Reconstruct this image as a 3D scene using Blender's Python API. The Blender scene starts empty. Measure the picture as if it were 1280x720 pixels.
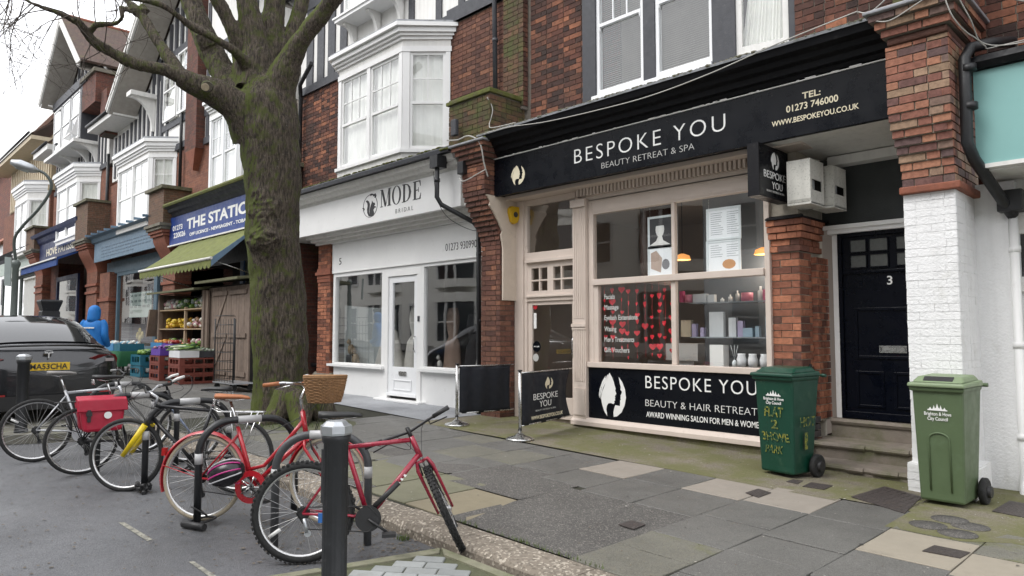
import bpy, bmesh, math, random
from mathutils import Vector, Matrix
from math import sin, cos, pi, radians, sqrt, atan2
random.seed(7)
sc = bpy.context.scene
COL = sc.collection
# ---------------------------------------------------------------- camera
FPX = 880.0; TH = radians(44.4); PIT = radians(3.6); H = 1.32
AZ = pi/2 - TH
cam = bpy.data.cameras.new('camera'); camo = bpy.data.objects.new('camera', cam); COL.objects.link(camo)
cam.sensor_width = 36; cam.lens = 36*FPX/1280; cam.clip_start = .05; cam.clip_end = 1500
camo.location = (0, 0, H); camo.rotation_euler = (pi/2 + PIT, 0, AZ)
sc.camera = camo
sc.render.resolution_x = 1024; sc.render.resolution_y = 576
# ---------------------------------------------------------------- light: overcast day
SUN_EL = radians(52); SUN_AZ = radians(200)          # high, hidden behind cloud, on the street side
w = bpy.data.worlds.new('World'); sc.world = w; w.use_nodes = True
nt = w.node_tree; nt.nodes.clear()
sky = nt.nodes.new('ShaderNodeTexSky'); sky.sky_type = 'NISHITA'; sky.sun_disc = False
sky.sun_elevation = SUN_EL; sky.sun_rotation = SUN_AZ; sky.air_density = 1; sky.dust_density = 4; sky.ozone_density = 1
hs = nt.nodes.new('ShaderNodeHueSaturation'); hs.inputs['Saturation'].default_value = .12; hs.inputs['Value'].default_value = 1.0
mx = nt.nodes.new('ShaderNodeMixRGB'); mx.inputs[0].default_value = .72
mx.inputs[2].default_value = (9.3, 9.4, 9.75, 1)
bg = nt.nodes.new('ShaderNodeBackground'); bg.inputs[1].default_value = .14
wo = nt.nodes.new('ShaderNodeOutputWorld')
nt.links.new(sky.outputs[0], hs.inputs['Color']); nt.links.new(hs.outputs[0], mx.inputs[1])
nt.links.new(mx.outputs[0], bg.inputs[0]); nt.links.new(bg.outputs[0], wo.inputs[0])
sl = bpy.data.lights.new('sun', 'SUN'); sl.energy = .8; sl.angle = radians(25); sl.color = (1, .97, .93)
so = bpy.data.objects.new('sun', sl); COL.objects.link(so)
so.rotation_euler = (Vector((-sin(SUN_AZ)*cos(SUN_EL), -cos(SUN_AZ)*cos(SUN_EL), -sin(SUN_EL)))).to_track_quat('-Z', 'Y').to_euler()
sc.view_settings.view_transform = 'Standard'; sc.view_settings.look = 'None'
sc.view_settings.exposure = .80; sc.view_settings.gamma = 1
# ---------------------------------------------------------------- measured points of the photograph -> places in the street
_f = Vector((-sin(AZ)*cos(PIT), cos(AZ)*cos(PIT), sin(PIT))); _r = Vector((cos(AZ), sin(AZ), 0)); _u = _r.cross(_f)
def ray(u, v): return _f + _r*((u-640)/FPX) - _u*((v-360)/FPX)
FY = 7.93                                   # plane of the shopfronts
def W(u, v, Y=FY):                          # point on a plane parallel to the facades: x, z
    r = ray(u, v); t = Y/r.y; return r.x*t, r.z*t + H
def lerp(x, xs, ys):
    if x <= xs[0]: return ys[0]
    for i in range(1, len(xs)):
        if x <= xs[i]: return ys[i-1] + (ys[i]-ys[i-1])*(x-xs[i-1])/(xs[i]-xs[i-1])
    return ys[-1]
GX = [-90, -45, -22, -15, -8, -2, 5, 60]; GZ = [2.6, .9, .2, .05, 0, -.14, -.25, -1.0]
def gh(x): return lerp(x, GX, GZ)           # pavement level; the road lies .1 lower
def G(u, v, off=0):                         # point on the ground
    z = -.1
    for i in range(9):
        r = ray(u, v); t = (z-H)/r.z; x, y = r.x*t, r.y*t; z = gh(x) + off
    return x, y
def pxsize(x, y, z, s):                     # size in the photograph of something s metres big
    d = Vector((x, y, z-H)); k = d.dot(_f)
    if k < .3: return 0
    U = 640 + FPX*d.dot(_r)/k; V = 360 - FPX*d.dot(_u)/k
    if U < -60 or U > 1340 or V < -60 or V > 780: return 0
    return s*FPX/k
# ---------------------------------------------------------------- objects
ORG = {}
def thing(name, label, cat, loc, group=None, rot=(0, 0, 0), stuff=None):
    o = bpy.data.objects.new(name, None); COL.objects.link(o); o.empty_display_size = .2
    o.location = loc; o.rotation_euler = rot; o['label'] = label; o['category'] = cat
    if group: o['group'] = group
    ORG[o.name] = Vector(loc)
    return o
def tag(o, label, cat, group=None):
    o['label'] = label; o['category'] = cat
    if group: o['group'] = group
    return o
class MB:
    def __init__(s): s.v = []; s.f = []; s.sm = []; s.uv = None
    def quadbox(s, p, smooth=False):           # 8 points: bottom ring then top ring
        n = len(s.v); s.v += [tuple(q) for q in p]
        for f in ((3,2,1,0),(4,5,6,7),(0,1,5,4),(1,2,6,5),(2,3,7,6),(3,0,4,7)): s.f.append(tuple(n+i for i in f)); s.sm.append(smooth)
        return s
    def box(s, x0, x1, y0, y1, z0, z1):
        if x0 > x1: x0, x1 = x1, x0
        if y0 > y1: y0, y1 = y1, y0
        if z0 > z1: z0, z1 = z1, z0
        return s.quadbox([(x0,y0,z0),(x1,y0,z0),(x1,y1,z0),(x0,y1,z0),(x0,y0,z1),(x1,y0,z1),(x1,y1,z1),(x0,y1,z1)])
    def poly(s, pts): n = len(s.v); s.v += [tuple(p) for p in pts]; s.f.append(tuple(range(n, n+len(pts)))); s.sm.append(False); return s
    def prism(s, pts, d):                        # closed outline (3-d points) extruded by the vector d
        n = len(s.v); k = len(pts); d = Vector(d)
        s.v += [tuple(p) for p in pts] + [tuple(Vector(p)+d) for p in pts]
        s.f.append(tuple(range(n+k-1, n-1, -1))); s.f.append(tuple(range(n+k, n+2*k))); s.sm += [False]*2
        for i in range(k): j = (i+1) % k; s.f.append((n+i, n+j, n+k+j, n+k+i)); s.sm.append(False)
        return s
    def tube(s, pts, r, seg=8, closed=False, caps=True):
        pts = [Vector(p) for p in pts]; m = len(pts); n = len(s.v)
        rr = r if isinstance(r, (list, tuple)) else [r]*m
        ref = None
        for i, p in enumerate(pts):
            if closed: t = pts[(i+1) % m] - pts[i-1]
            else: t = pts[min(i+1, m-1)] - pts[max(i-1, 0)]
            t.normalize() if t.length > 1e-9 else None
            if ref is None:
                a = Vector((0,0,1)) if abs(t.z) < .9 else Vector((1,0,0)); ref = t.cross(a).normalized()
            else:
                ref = (ref - t*ref.dot(t)); ref = ref.normalized() if ref.length > 1e-6 else t.orthogonal().normalized()
            b = t.cross(ref)
            for k in range(seg): a = 2*pi*k/seg; s.v.append(tuple(p + ref*(rr[i]*cos(a)) + b*(rr[i]*sin(a))))
        for i in range(m if closed else m-1):
            j = (i+1) % m
            for k in range(seg):
                l = (k+1) % seg; s.f.append((n+i*seg+k, n+i*seg+l, n+j*seg+l, n+j*seg+k)); s.sm.append(True)
        if caps and not closed:
            s.f.append(tuple(n+k for k in range(seg-1, -1, -1))); s.f.append(tuple(n+(m-1)*seg+k for k in range(seg))); s.sm += [False]*2
        return s
    def lathe(s, c, axis, prof, seg=16, smooth=True):    # prof: (distance along axis, radius)
        c = Vector(c); ax = Vector(axis).normalized(); a = ax.orthogonal().normalized(); b = ax.cross(a); n = len(s.v)
        for (h, r) in prof:
            for k in range(seg): t = 2*pi*k/seg; s.v.append(tuple(c + ax*h + a*(r*cos(t)) + b*(r*sin(t))))
        m = len(prof)
        for i in range(m-1):
            for k in range(seg): l = (k+1) % seg; s.f.append((n+i*seg+k, n+i*seg+l, n+(i+1)*seg+l, n+(i+1)*seg+k)); s.sm.append(smooth)
        s.f.append(tuple(n+k for k in range(seg-1, -1, -1))); s.f.append(tuple(n+(m-1)*seg+k for k in range(seg))); s.sm += [False]*2
        return s
    def ball(s, c, rx, ry=None, rz=None, seg=10, rings=6, jit=0):
        ry = ry or rx; rz = rz or rx; n = len(s.v); c = Vector(c)
        s.v.append(tuple(c+Vector((0,0,-rz))))
        for i in range(1, rings):
            t = -pi/2 + pi*i/rings
            for k in range(seg):
                a = 2*pi*k/seg; q = 1 + random.uniform(-jit, jit)
                s.v.append(tuple(c + Vector((rx*cos(t)*cos(a)*q, ry*cos(t)*sin(a)*q, rz*sin(t)*q))))
        s.v.append(tuple(c+Vector((0,0,rz)))); e = len(s.v)-1
        for k in range(seg):
            l = (k+1) % seg; s.f.append((n, n+1+l, n+1+k)); s.f.append((e, e-seg+k, e-seg+l)); s.sm += [True]*2
            for i in range(rings-2): a = n+1+i*seg; s.f.append((a+k, a+l, a+seg+l, a+seg+k)); s.sm.append(True)
        return s
    def add(s, o, M=None):
        n = len(s.v); s.v += [tuple(M @ Vector(v)) for v in o.v] if M else list(o.v)
        s.f += [tuple(n+i for i in f) for f in o.f]; s.sm += o.sm; return s
    def mesh(s, name, mat, org=None, rnd=None):
        me = bpy.data.meshes.new(name); o = org or Vector((0,0,0))
        me.from_pydata([(v[0]-o.x, v[1]-o.y, v[2]-o.z) for v in s.v], [], s.f)
        me.polygons.foreach_set('use_smooth', s.sm)
        if mat: me.materials.append(mat)
        if rnd is not None:
            a = me.attributes.new('rnd', 'FLOAT', 'FACE'); a.data.foreach_set('value', rnd)
        me.validate(); me.update(); return me
    def build(s, name, mat, parent=None, local=False, label=None, bevel=0, kind=None, rnd=None):
        org = None if (local or parent is None) else root_org(parent)
        o = bpy.data.objects.new(name, s.mesh(name, mat, org, rnd)); COL.objects.link(o)
        if parent is not None: o.parent = parent
        if label: o['label'] = label
        if kind: o['kind'] = kind
        if bevel:
            b = o.modifiers.new('bevel', 'BEVEL'); b.width = bevel; b.segments = 2; b.limit_method = 'ANGLE'; b.angle_limit = radians(40)
        return o
def root_org(o):
    while o.parent is not None: o = o.parent
    return ORG.get(o.name, Vector(o.location))
def single(mb, name, mat, label, cat, loc, group=None, bevel=0):   # a thing that is one mesh, origin at its base
    loc = Vector(loc); o = bpy.data.objects.new(name, mb.mesh(name, mat, loc)); COL.objects.link(o); o.location = loc; ORG[o.name] = loc
    tag(o, label, cat, group)
    if bevel:
        b = o.modifiers.new('bevel', 'BEVEL'); b.width = bevel; b.segments = 2; b.limit_method = 'ANGLE'; b.angle_limit = radians(40)
    return o
def copy_tree(o, parent=None):
    c = o.copy(); COL.objects.link(c); c.parent = parent
    for ch in list(o.children): copy_tree(ch, c)
    return c
# ---------------------------------------------------------------- materials
MATS = {}
def N(t, ty, **kw):
    n = t.nodes.new(ty)
    for k, v in kw.items():
        if k.startswith('i_'): n.inputs[k[2:].replace('_', ' ')].default_value = v
        else: setattr(n, k, v)
    return n
def mixc(t, fac, a, b, mode='MIX'):
    m = N(t, 'ShaderNodeMixRGB', blend_type=mode)
    for i, x in ((0, fac), (1, a), (2, b)):
        if hasattr(x, 'links'): t.links.new(x, m.inputs[i])
        else: m.inputs[i].default_value = x if i == 0 else (*x[:3], 1)
    return m.outputs[0]
def ramp(t, src, stops, interp='LINEAR'):
    r = N(t, 'ShaderNodeValToRGB'); r.color_ramp.interpolation = interp
    el = r.color_ramp.elements
    while len(el) > 1: el.remove(el[-1])
    for i, (p, c) in enumerate(stops):
        e = el[0] if i == 0 else el.new(p)
        e.position = p; e.color = (*c, 1) if isinstance(c, tuple) else (c, c, c, 1)
    t.links.new(src, r.inputs[0]); return r.outputs[0]
def noise(t, vec, scale, detail=5, rough=.55):
    n = N(t, 'ShaderNodeTexNoise'); n.inputs['Scale'].default_value = scale; n.inputs['Detail'].default_value = detail; n.inputs['Roughness'].default_value = rough
    if vec is not None: t.links.new(vec, n.inputs['Vector'])
    return n.outputs['Fac']
def pos(t, scale=(1,1,1)):
    g = N(t, 'ShaderNodeNewGeometry')
    if scale == (1,1,1): return g.outputs['Position']
    m = N(t, 'ShaderNodeMapping'); m.inputs['Scale'].default_value = scale; t.links.new(g.outputs['Position'], m.inputs[0]); return m.outputs[0]
def mat(name, col, rough=.6, var=.14, s=5, bump=.12, bs=70, metal=0, dirt=None, streak=0, coat=0, spec=.5, rvar=.1, tint=0):
    if name in MATS: return MATS[name]
    m = bpy.data.materials.new(name); m.use_nodes = True; t = m.node_tree; b = t.nodes['Principled BSDF']
    P = pos(t)
    n1 = noise(t, P, s, 7, .6)
    c = mixc(t, n1, tuple(x*(1-var*1.6) for x in col), tuple(min(1, x*(1+var*1.3)) for x in col))
    # push contrast of the mottling
    if tint:
        oi = N(t, 'ShaderNodeObjectInfo')
        c = mixc(t, 1.0, c, ramp(t, oi.outputs['Random'], [(0, 1-tint), (1, 1+tint*.3)]), 'MULTIPLY')
    if streak:
        n3 = noise(t, pos(t, (9, 9, .5)), 1.5, 5)
        c = mixc(t, ramp(t, n3, [(.45, 0.), (.75, streak)]), c, tuple(x*.35 for x in col))
    if dirt:
        dc, amt, ds = dirt
        n2 = noise(t, P, ds, 8, .65)
        c = mixc(t, ramp(t, n2, [(.66-amt*.4, 0.), (.80-amt*.3, min(1, amt+.3))]), c, dc)
    t.links.new(c, b.inputs['Base Color'])
    b.inputs['Roughness'].default_value = rough; b.inputs['Metallic'].default_value = metal
    if rvar:
        r = ramp(t, noise(t, P, s*1.7, 4), [(.3, max(0, rough-rvar)), (.7, min(1, rough+rvar))]); t.links.new(r, b.inputs['Roughness'])
    b.inputs['Specular IOR Level'].default_value = spec
    if coat: b.inputs['Coat Weight'].default_value = coat; b.inputs['Coat Roughness'].default_value = .08
    if bump:
        bn = N(t, 'ShaderNodeBump'); bn.inputs['Strength'].default_value = bump; bn.inputs['Distance'].default_value = .01
        t.links.new(noise(t, P, bs, 6, .6), bn.inputs['Height']); t.links.new(bn.outputs[0], b.inputs['Normal'])
    MATS[name] = m; return m
def brick_mat(name, stops, moss=0, rough=.85, soot=0):
    m = bpy.data.materials.new(name); m.use_nodes = True; t = m.node_tree; b = t.nodes['Principled BSDF']
    oi = N(t, 'ShaderNodeObjectInfo'); at = N(t, 'ShaderNodeAttribute', attribute_name='rnd')
    ad = N(t, 'ShaderNodeMath', operation='ADD'); t.links.new(oi.outputs['Random'], ad.inputs[0]); t.links.new(at.outputs['Fac'], ad.inputs[1])
    fr = N(t, 'ShaderNodeMath', operation='FRACT'); t.links.new(ad.outputs[0], fr.inputs[0])
    c = ramp(t, fr.outputs[0], stops)
    P = pos(t)
    c = mixc(t, .75, c, ramp(t, noise(t, P, 22, 8, .7), [(.3, .45), (.5, .95), (.72, 1.5)]), 'MULTIPLY')
    if soot: c = mixc(t, ramp(t, noise(t, pos(t, (1.2, 1.2, .6)), 1.3, 6), [(.42, 0.), (.62, soot)]), c, (.035, .028, .026))
    c = mixc(t, ramp(t, noise(t, P, 9, 8, .75), [(.68, 0.), (.74, .5)]), c, (.4, .36, .3))
    if moss: c = mixc(t, ramp(t, noise(t, P, 3.0, 8, .7), [(.62-moss*.4, 0.), (.75-moss*.3, .85)]), c, (.07, .085, .02))
    hsn = N(t, 'ShaderNodeHueSaturation'); hsn.inputs['Saturation'].default_value = .86; hsn.inputs['Hue'].default_value = .511; hsn.inputs['Value'].default_value = 1.12; t.links.new(c, hsn.inputs['Color']); c = hsn.outputs[0]
    t.links.new(c, b.inputs['Base Color']); b.inputs['Roughness'].default_value = rough; b.inputs['Specular IOR Level'].default_value = .25
    bn = N(t, 'ShaderNodeBump'); bn.inputs['Strength'].default_value = .5; bn.inputs['Distance'].default_value = .006
    t.links.new(noise(t, P, 60, 8, .7), bn.inputs['Height']); t.links.new(bn.outputs[0], b.inputs['Normal'])
    MATS[name] = m; return m
def bricktex_mat(name, a, b_, c3, mortar, w=.225, h=.075, moss=0, off=.5, bumpd=.008):
    m = bpy.data.materials.new(name); m.use_nodes = True; t = m.node_tree; b = t.nodes['Principled BSDF']
    g = N(t, 'ShaderNodeNewGeometry'); sx = N(t, 'ShaderNodeSeparateXYZ'); t.links.new(g.outputs['Position'], sx.inputs[0])
    ad = N(t, 'ShaderNodeMath', operation='ADD'); t.links.new(sx.outputs[0], ad.inputs[0]); t.links.new(sx.outputs[1], ad.inputs[1])
    cb = N(t, 'ShaderNodeCombineXYZ'); t.links.new(ad.outputs[0], cb.inputs[0]); t.links.new(sx.outputs[2], cb.inputs[1])
    br = N(t, 'ShaderNodeTexBrick', offset=off); t.links.new(cb.outputs[0], br.inputs[0])
    br.inputs['Scale'].default_value = 1; br.inputs['Brick Width'].default_value = w; br.inputs['Row Height'].default_value = h
    br.inputs['Mortar Size'].default_value = .005; br.inputs['Bias'].default_value = 0
    br.inputs['Color1'].default_value = (*a, 1); br.inputs['Color2'].default_value = (*b_, 1); br.inputs['Mortar'].default_value = (*mortar, 1)
    c = mixc(t, ramp(t, noise(t, g.outputs['Position'], 2.5, 8, .7), [(.45, 0.), (.7, .8)]), br.outputs[0], c3)
    c = mixc(t, .7, c, ramp(t, noise(t, g.outputs['Position'], 18, 8, .7), [(.3, .5), (.7, 1.4)]), 'MULTIPLY')
    if moss: c = mixc(t, ramp(t, noise(t, g.outputs['Position'], 1.7, 9, .75), [(.6-moss*.3, 0.), (.8-moss*.3, .8)]), c, (.12, .12, .03))
    t.links.new(c, b.inputs['Base Color']); b.inputs['Roughness'].default_value = .85
    bn = N(t, 'ShaderNodeBump', invert=True); bn.inputs['Strength'].default_value = .8; bn.inputs['Distance'].default_value = bumpd
    t.links.new(br.outputs['Fac'], bn.inputs['Height']); t.links.new(bn.outputs[0], b.inputs['Normal'])
    MATS[name] = m; return m
def glass_mat(name, tint=(.985, .99, .988), refl=1.0, film=0.0, filmcol=(.6, .62, .6)):
    m = bpy.data.materials.new(name); m.use_nodes = True; t = m.node_tree; t.nodes.clear()
    o = N(t, 'ShaderNodeOutputMaterial'); tr = N(t, 'ShaderNodeBsdfTransparent'); tr.inputs[0].default_value = (*tint, 1)
    gl = N(t, 'ShaderNodeBsdfGlossy'); gl.inputs['Roughness'].default_value = .015; gl.inputs['Color'].default_value = (1, 1, 1, 1)
    fr = N(t, 'ShaderNodeFresnel'); fr.inputs['IOR'].default_value = 1.52
    bn = N(t, 'ShaderNodeBump'); bn.inputs['Strength'].default_value = .05; bn.inputs['Distance'].default_value = .02
    t.links.new(noise(t, pos(t), 1.1, 2), bn.inputs['Height']); t.links.new(bn.outputs[0], gl.inputs['Normal'])
    mu = N(t, 'ShaderNodeMath', operation='MULTIPLY_ADD', use_clamp=True); t.links.new(fr.outputs[0], mu.inputs[0]); mu.inputs[1].default_value = 2.0*refl; mu.inputs[2].default_value = .01
    gg = N(t, 'ShaderNodeNewGeometry'); ib = N(t, 'ShaderNodeMath', operation='SUBTRACT'); ib.inputs[0].default_value = 1; t.links.new(gg.outputs['Backfacing'], ib.inputs[1]); mm = N(t, 'ShaderNodeMath', operation='MULTIPLY'); t.links.new(mu.outputs[0], mm.inputs[0]); t.links.new(ib.outputs[0], mm.inputs[1]); mu = mm
    mi = N(t, 'ShaderNodeMixShader'); t.links.new(mu.outputs[0], mi.inputs[0]); t.links.new(tr.outputs[0], mi.inputs[1]); t.links.new(gl.outputs[0], mi.inputs[2])
    out = mi.outputs[0]
    if film:
        df = N(t, 'ShaderNodeBsdfDiffuse'); df.inputs[0].default_value = (*filmcol, 1)
        m2 = N(t, 'ShaderNodeMixShader'); m2.inputs[0].default_value = film; t.links.new(out, m2.inputs[1]); t.links.new(df.outputs[0], m2.inputs[2]); out = m2.outputs[0]
    t.links.new(out, o.inputs[0]); MATS[name] = m; return m
# colours measured as real-world albedo
M_BLACKSIGN = mat('black_sign', (.004, .005, .008), .30, .1, 3, .03, 40, dirt=((.016,.016,.018), .1, 6), spec=.22)
M_BLACKPAINT = mat('black_paint', (.006, .006, .008), .5, .2, 8, .2, 50, dirt=((.06,.06,.055), .14, 9), spec=.25)
M_CREAM = mat('cream_paint', (.62, .53, .465), .5, .07, 4, .12, 60, dirt=((.3,.24,.19), .1, 7))
M_CREAMR = mat('cream_render', (.60, .51, .42), .7, .1, 6, .8, 45, dirt=((.3,.25,.19), .14, 5))
M_WHITE = mat('white_paint', (.80, .80, .79), .45, .05, 3, .08, 50, dirt=((.5,.5,.47), .1, 6))
M_WHITEOLD = mat('old_white_paint', (.74, .73, .70), .55, .06, 6, .15, 50, dirt=((.4,.38,.33), .10, 9), streak=.2)
M_UPVC = mat('white_frame', (.80, .81, .82), .35, .03, 3, .02, 40)
M_WHITEBRICK = mat('white_painted_brick', (.80, .80, .80), .6, .05, 9, .8, 40, dirt=((.5,.49,.44), .2, 3), streak=.12)
M_GREYTRIM = mat('charcoal_timber', (.045, .047, .055), .55, .2, 9, .25, 60, dirt=((.2,.2,.19), .1, 14))
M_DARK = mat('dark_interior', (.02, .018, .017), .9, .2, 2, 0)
M_BLACKIRON = mat('black_iron', (.015, .016, .018), .45, .25, 12, .2, 90, dirt=((.12,.12,.12), .12, 20))
M_STEEL = mat('brushed_steel', (.55, .55, .54), .28, .1, 20, .05, 90, metal=1)
M_ALU = mat('grey_aluminium', (.5, .52, .54), .38, .12, 20, .05, 90, metal=.8)
M_MORTAR = mat('mortar', (.42,.38,.31), .95, .2, 14, .6, 90)
M_MORTARD = mat('dark_mortar', (.19,.168,.14), .95, .3, 9, .6, 90)
M_STONE = mat('weathered_stone', (.17, .155, .125), .85, .25, 7, .6, 60, dirt=((.08,.085,.03), .4, 5))
M_STEP = mat('stone_step', (.20, .17, .14), .8, .25, 8, .5, 60, dirt=((.09,.1,.035), .45, 3))
M_LEAD = mat('lead_flashing', (.30, .31, .33), .5, .25, 6, .3, 30, dirt=((.06,.065,.03), .35, 7))
M_MOSS = mat('moss', (.11, .12, .025), .95, .45, 12, 1.0, 90, dirt=((.12,.10,.07), .4, 8))
M_MOSSLEDGE = mat('mossy_ledge', (.15, .14, .10), .9, .35, 14, 1.0, 60, dirt=((.07,.08,.02), .5, 9))
M_TERRA = mat('terracotta', (.24, .08, .045), .75, .25, 12, .5, 50, dirt=((.09,.035,.025), .3, 6))
M_NAVY = mat('navy_gloss', (.002, .003, .007), .3, .2, 5, .05, 30, spec=.16)
M_TEXTW = mat('white_lettering', (.82, .82, .80), .5, .03, 3, 0)
M_TEXTC = mat('cream_lettering', (.75, .68, .50), .5, .05, 3, 0)
M_TEXTG = mat('pale_grey_lettering', (.5, .5, .48), .5, .05, 3, 0)
M_TEXTK = mat('black_lettering', (.02, .02, .022), .5, .05, 3, 0)
M_GLASS = glass_mat('shop_glass', refl=.9)
M_GLASSD = glass_mat('double_glazing', refl=2.1)
M_GLASSHI = glass_mat('window_glass', refl=1.0, tint=(.97,.98,.98))
M_CURT = mat('net_curtain', (.84, .83, .78), .8, .12, 3, .4, 25, streak=.2)
M_BLIND = mat('venetian_blind', (.45, .44, .40), .6, .1, 3, 0)
REDS = [(0, (.33,.075,.03)), (.2, (.24,.06,.03)), (.4, (.17,.045,.028)), (.6, (.10,.03,.024)), (.8, (.055,.028,.024)), (1, (.29,.09,.045))]
B_UP = brick_mat('dark_red_brick', [(0, (.30,.08,.033)), (.14, (.18,.05,.028)), (.34, (.12,.034,.024)), (.6, (.07,.026,.021)), (.85, (.045,.024,.022)), (1, (.24,.065,.03))], soot=.45)
B_ORANGE = brick_mat('orange_red_brick', [(0, (.38,.10,.045)), (.35, (.28,.07,.035)), (.65, (.20,.052,.03)), (.9, (.13,.04,.028)), (1, (.10,.04,.032))])
B_PIER = brick_mat('mixed_brick', [(0, (.34,.12,.065)), (.25, (.24,.07,.045)), (.45, (.17,.055,.045)), (.65, (.10,.06,.06)), (.8, (.30,.17,.11)), (1, (.22,.13,.08))])
B_MOSSY = brick_mat('mossy_brick', [(0, (.14,.06,.035)), (.5, (.09,.045,.03)), (1, (.07,.045,.03))], moss=.42)
B_GREY = brick_mat('engineering_brick', [(0, (.06,.055,.06)), (.5, (.085,.07,.07)), (.85, (.05,.05,.055)), (1, (.18,.07,.045))])
B_BROWN = brick_mat('brown_brick', [(0, (.19,.065,.04)), (.4, (.14,.045,.032)), (.8, (.09,.034,.028)), (1, (.26,.08,.04))], soot=.3)
BT_RED = bricktex_mat('far_red_brick', (.25,.095,.055), (.17,.065,.042), (.12,.05,.035), (.2,.13,.09))
BT_DARK = bricktex_mat('far_dark_brick', (.16,.05,.032), (.09,.035,.026), (.06,.03,.024), (.10,.08,.06), moss=.1)
BT_MOSS = bricktex_mat('far_mossy_brick', (.17,.085,.05), (.11,.06,.04), (.08,.06,.035), (.16,.14,.10), moss=.12)
BT_TILE = bricktex_mat('plain_tile', (.095,.055,.042), (.07,.043,.036), (.08,.058,.042), (.04,.025,.02), w=.17, h=.1, moss=.2, bumpd=.02)
BT_TILEHUNG = bricktex_mat('tile_hanging', (.20,.065,.04), (.11,.045,.035), (.09,.05,.035), (.03,.02,.018), w=.35, h=.22, moss=.1, bumpd=.03)
def F_(x): return x
class Bricks:
    """Collects every brick of one thing; the 300 that show largest become objects, the rest one joined part."""
    shared = {}
    def __init__(s, parent, name='brick', limit=300, minpx=8): s.p = parent; s.L = []; s.name = name; s.limit = limit; s.minpx = minpx
    def one(s, c, l, d, h, ang, m): s.L.append((Vector(c), l, d, h, ang, m))
    def wall(s, o, ang, length, z0, z1, m, holes=(), bond='flemish', proud=.006, d=.04, bl=.228, bh=.0702, j=.0105, start=0, soldier=False):
        """o: left end (x, y) of the face looked at from outside, ang: direction the face runs (0 = +x, outside is -y)"""
        ux, uy = cos(ang), sin(ang); nx, ny = sin(ang), -cos(ang)
        hl = (bl-j)/2
        n = max(1, round((z1-z0)/(bh+j))); ph = (z1-z0)/n
        for k in range(n):
            z = z0 + ph*(k+.5); u = 0.0; seq = []
            kk = k + start
            if bond == 'flemish': pat = [bl, hl] if kk % 2 else [hl, bl]; first = hl*.9 if kk % 2 == 0 else bl
            elif bond == 'header': pat = [hl, hl]; first = hl if kk % 2 else hl/2
            elif bond == 'english': pat = ([hl]*2 if kk % 2 else [bl]*2); first = pat[0] if kk % 2 == 0 else hl*.75
            else: pat = [bl, bl]; first = bl if kk % 2 else hl
            i = 0
            while u < length-.02:
                l = first if i == 0 else pat[i % 2]
                l = min(l, length-u)
                if length-u-l < .035: l = length-u
                seq.append((u, l)); u += l + j; i += 1
            for (u, l) in seq:
                if l < .025: continue
                a, b = u, u+l; skip = False
                for (h0, h1, g0, g1) in holes:
                    if z > g0 and z < g1:
                        if a >= h0 and b <= h1: skip = True
                        elif a < h0 < b and b <= h1: b = h0
                        elif h0 <= a < h1 < b: a = h1
                        elif a < h0 and b > h1: b = h0
                if skip or b-a < .02: continue
                mid = (a+b)/2; pr_ = proud + random.uniform(-.0015, .0025)
                s.one((o[0]+ux*mid-nx*(d/2-pr_), o[1]+uy*mid-ny*(d/2-pr_), z), b-a, d, ph-j, ang + random.uniform(-.004,.004), m)
        return s
    def flush(s):
        key = lambda b: -pxsize(b[0].x, b[0].y, b[0].z, b[1])
        s.L.sort(key=key); org = root_org(s.p); rest = {}
        cnt = 0
        for b in s.L:
            c, l, d, h, ang, m = b
            if cnt < s.limit and -key(b) >= s.minpx:
                cnt += 1; vi = random.randrange(5); k = (m.name, vi)
                if k not in Bricks.shared:
                    mb = MB(); J = lambda a: a + random.uniform(-.018, .018)
                    mb.quadbox([(J(x), y_, J(z_)*1.0) for (x, y_, z_) in ((-.5,-.5,-.5),(.5,-.5,-.5),(.5,.5,-.5),(-.5,.5,-.5),(-.5,-.5,.5),(.5,-.5,.5),(.5,.5,.5),(-.5,.5,.5))])
                    Bricks.shared[k] = mb.mesh(s.name, m)
                o = bpy.data.objects.new(s.name, Bricks.shared[k]); COL.objects.link(o); o.parent = s.p
                o.location = c-org; o.scale = (l, d, h); o.rotation_euler = (0, random.uniform(-.006, .006), ang)
            else: rest.setdefault(m.name, []).append(b)
        for mn, bs in rest.items():
            mb = MB(); rnd = []
            for (c, l, d, h, ang, m) in bs:
                ux, uy = cos(ang), sin(ang); px_, py_ = -sin(ang), cos(ang); P = []
                for zz in (-.5, .5):
                    for (a, e) in ((-.5,-.5),(.5,-.5),(.5,.5),(-.5,.5)):
                        P.append((c.x+ux*a*l+px_*e*d, c.y+uy*a*l+py_*e*d, c.z+zz*h))
                mb.quadbox(P); rnd += [random.random()]*6
            mb.build(s.name+'work', bs[0][5], s.p, kind='stuff', rnd=rnd)
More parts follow.
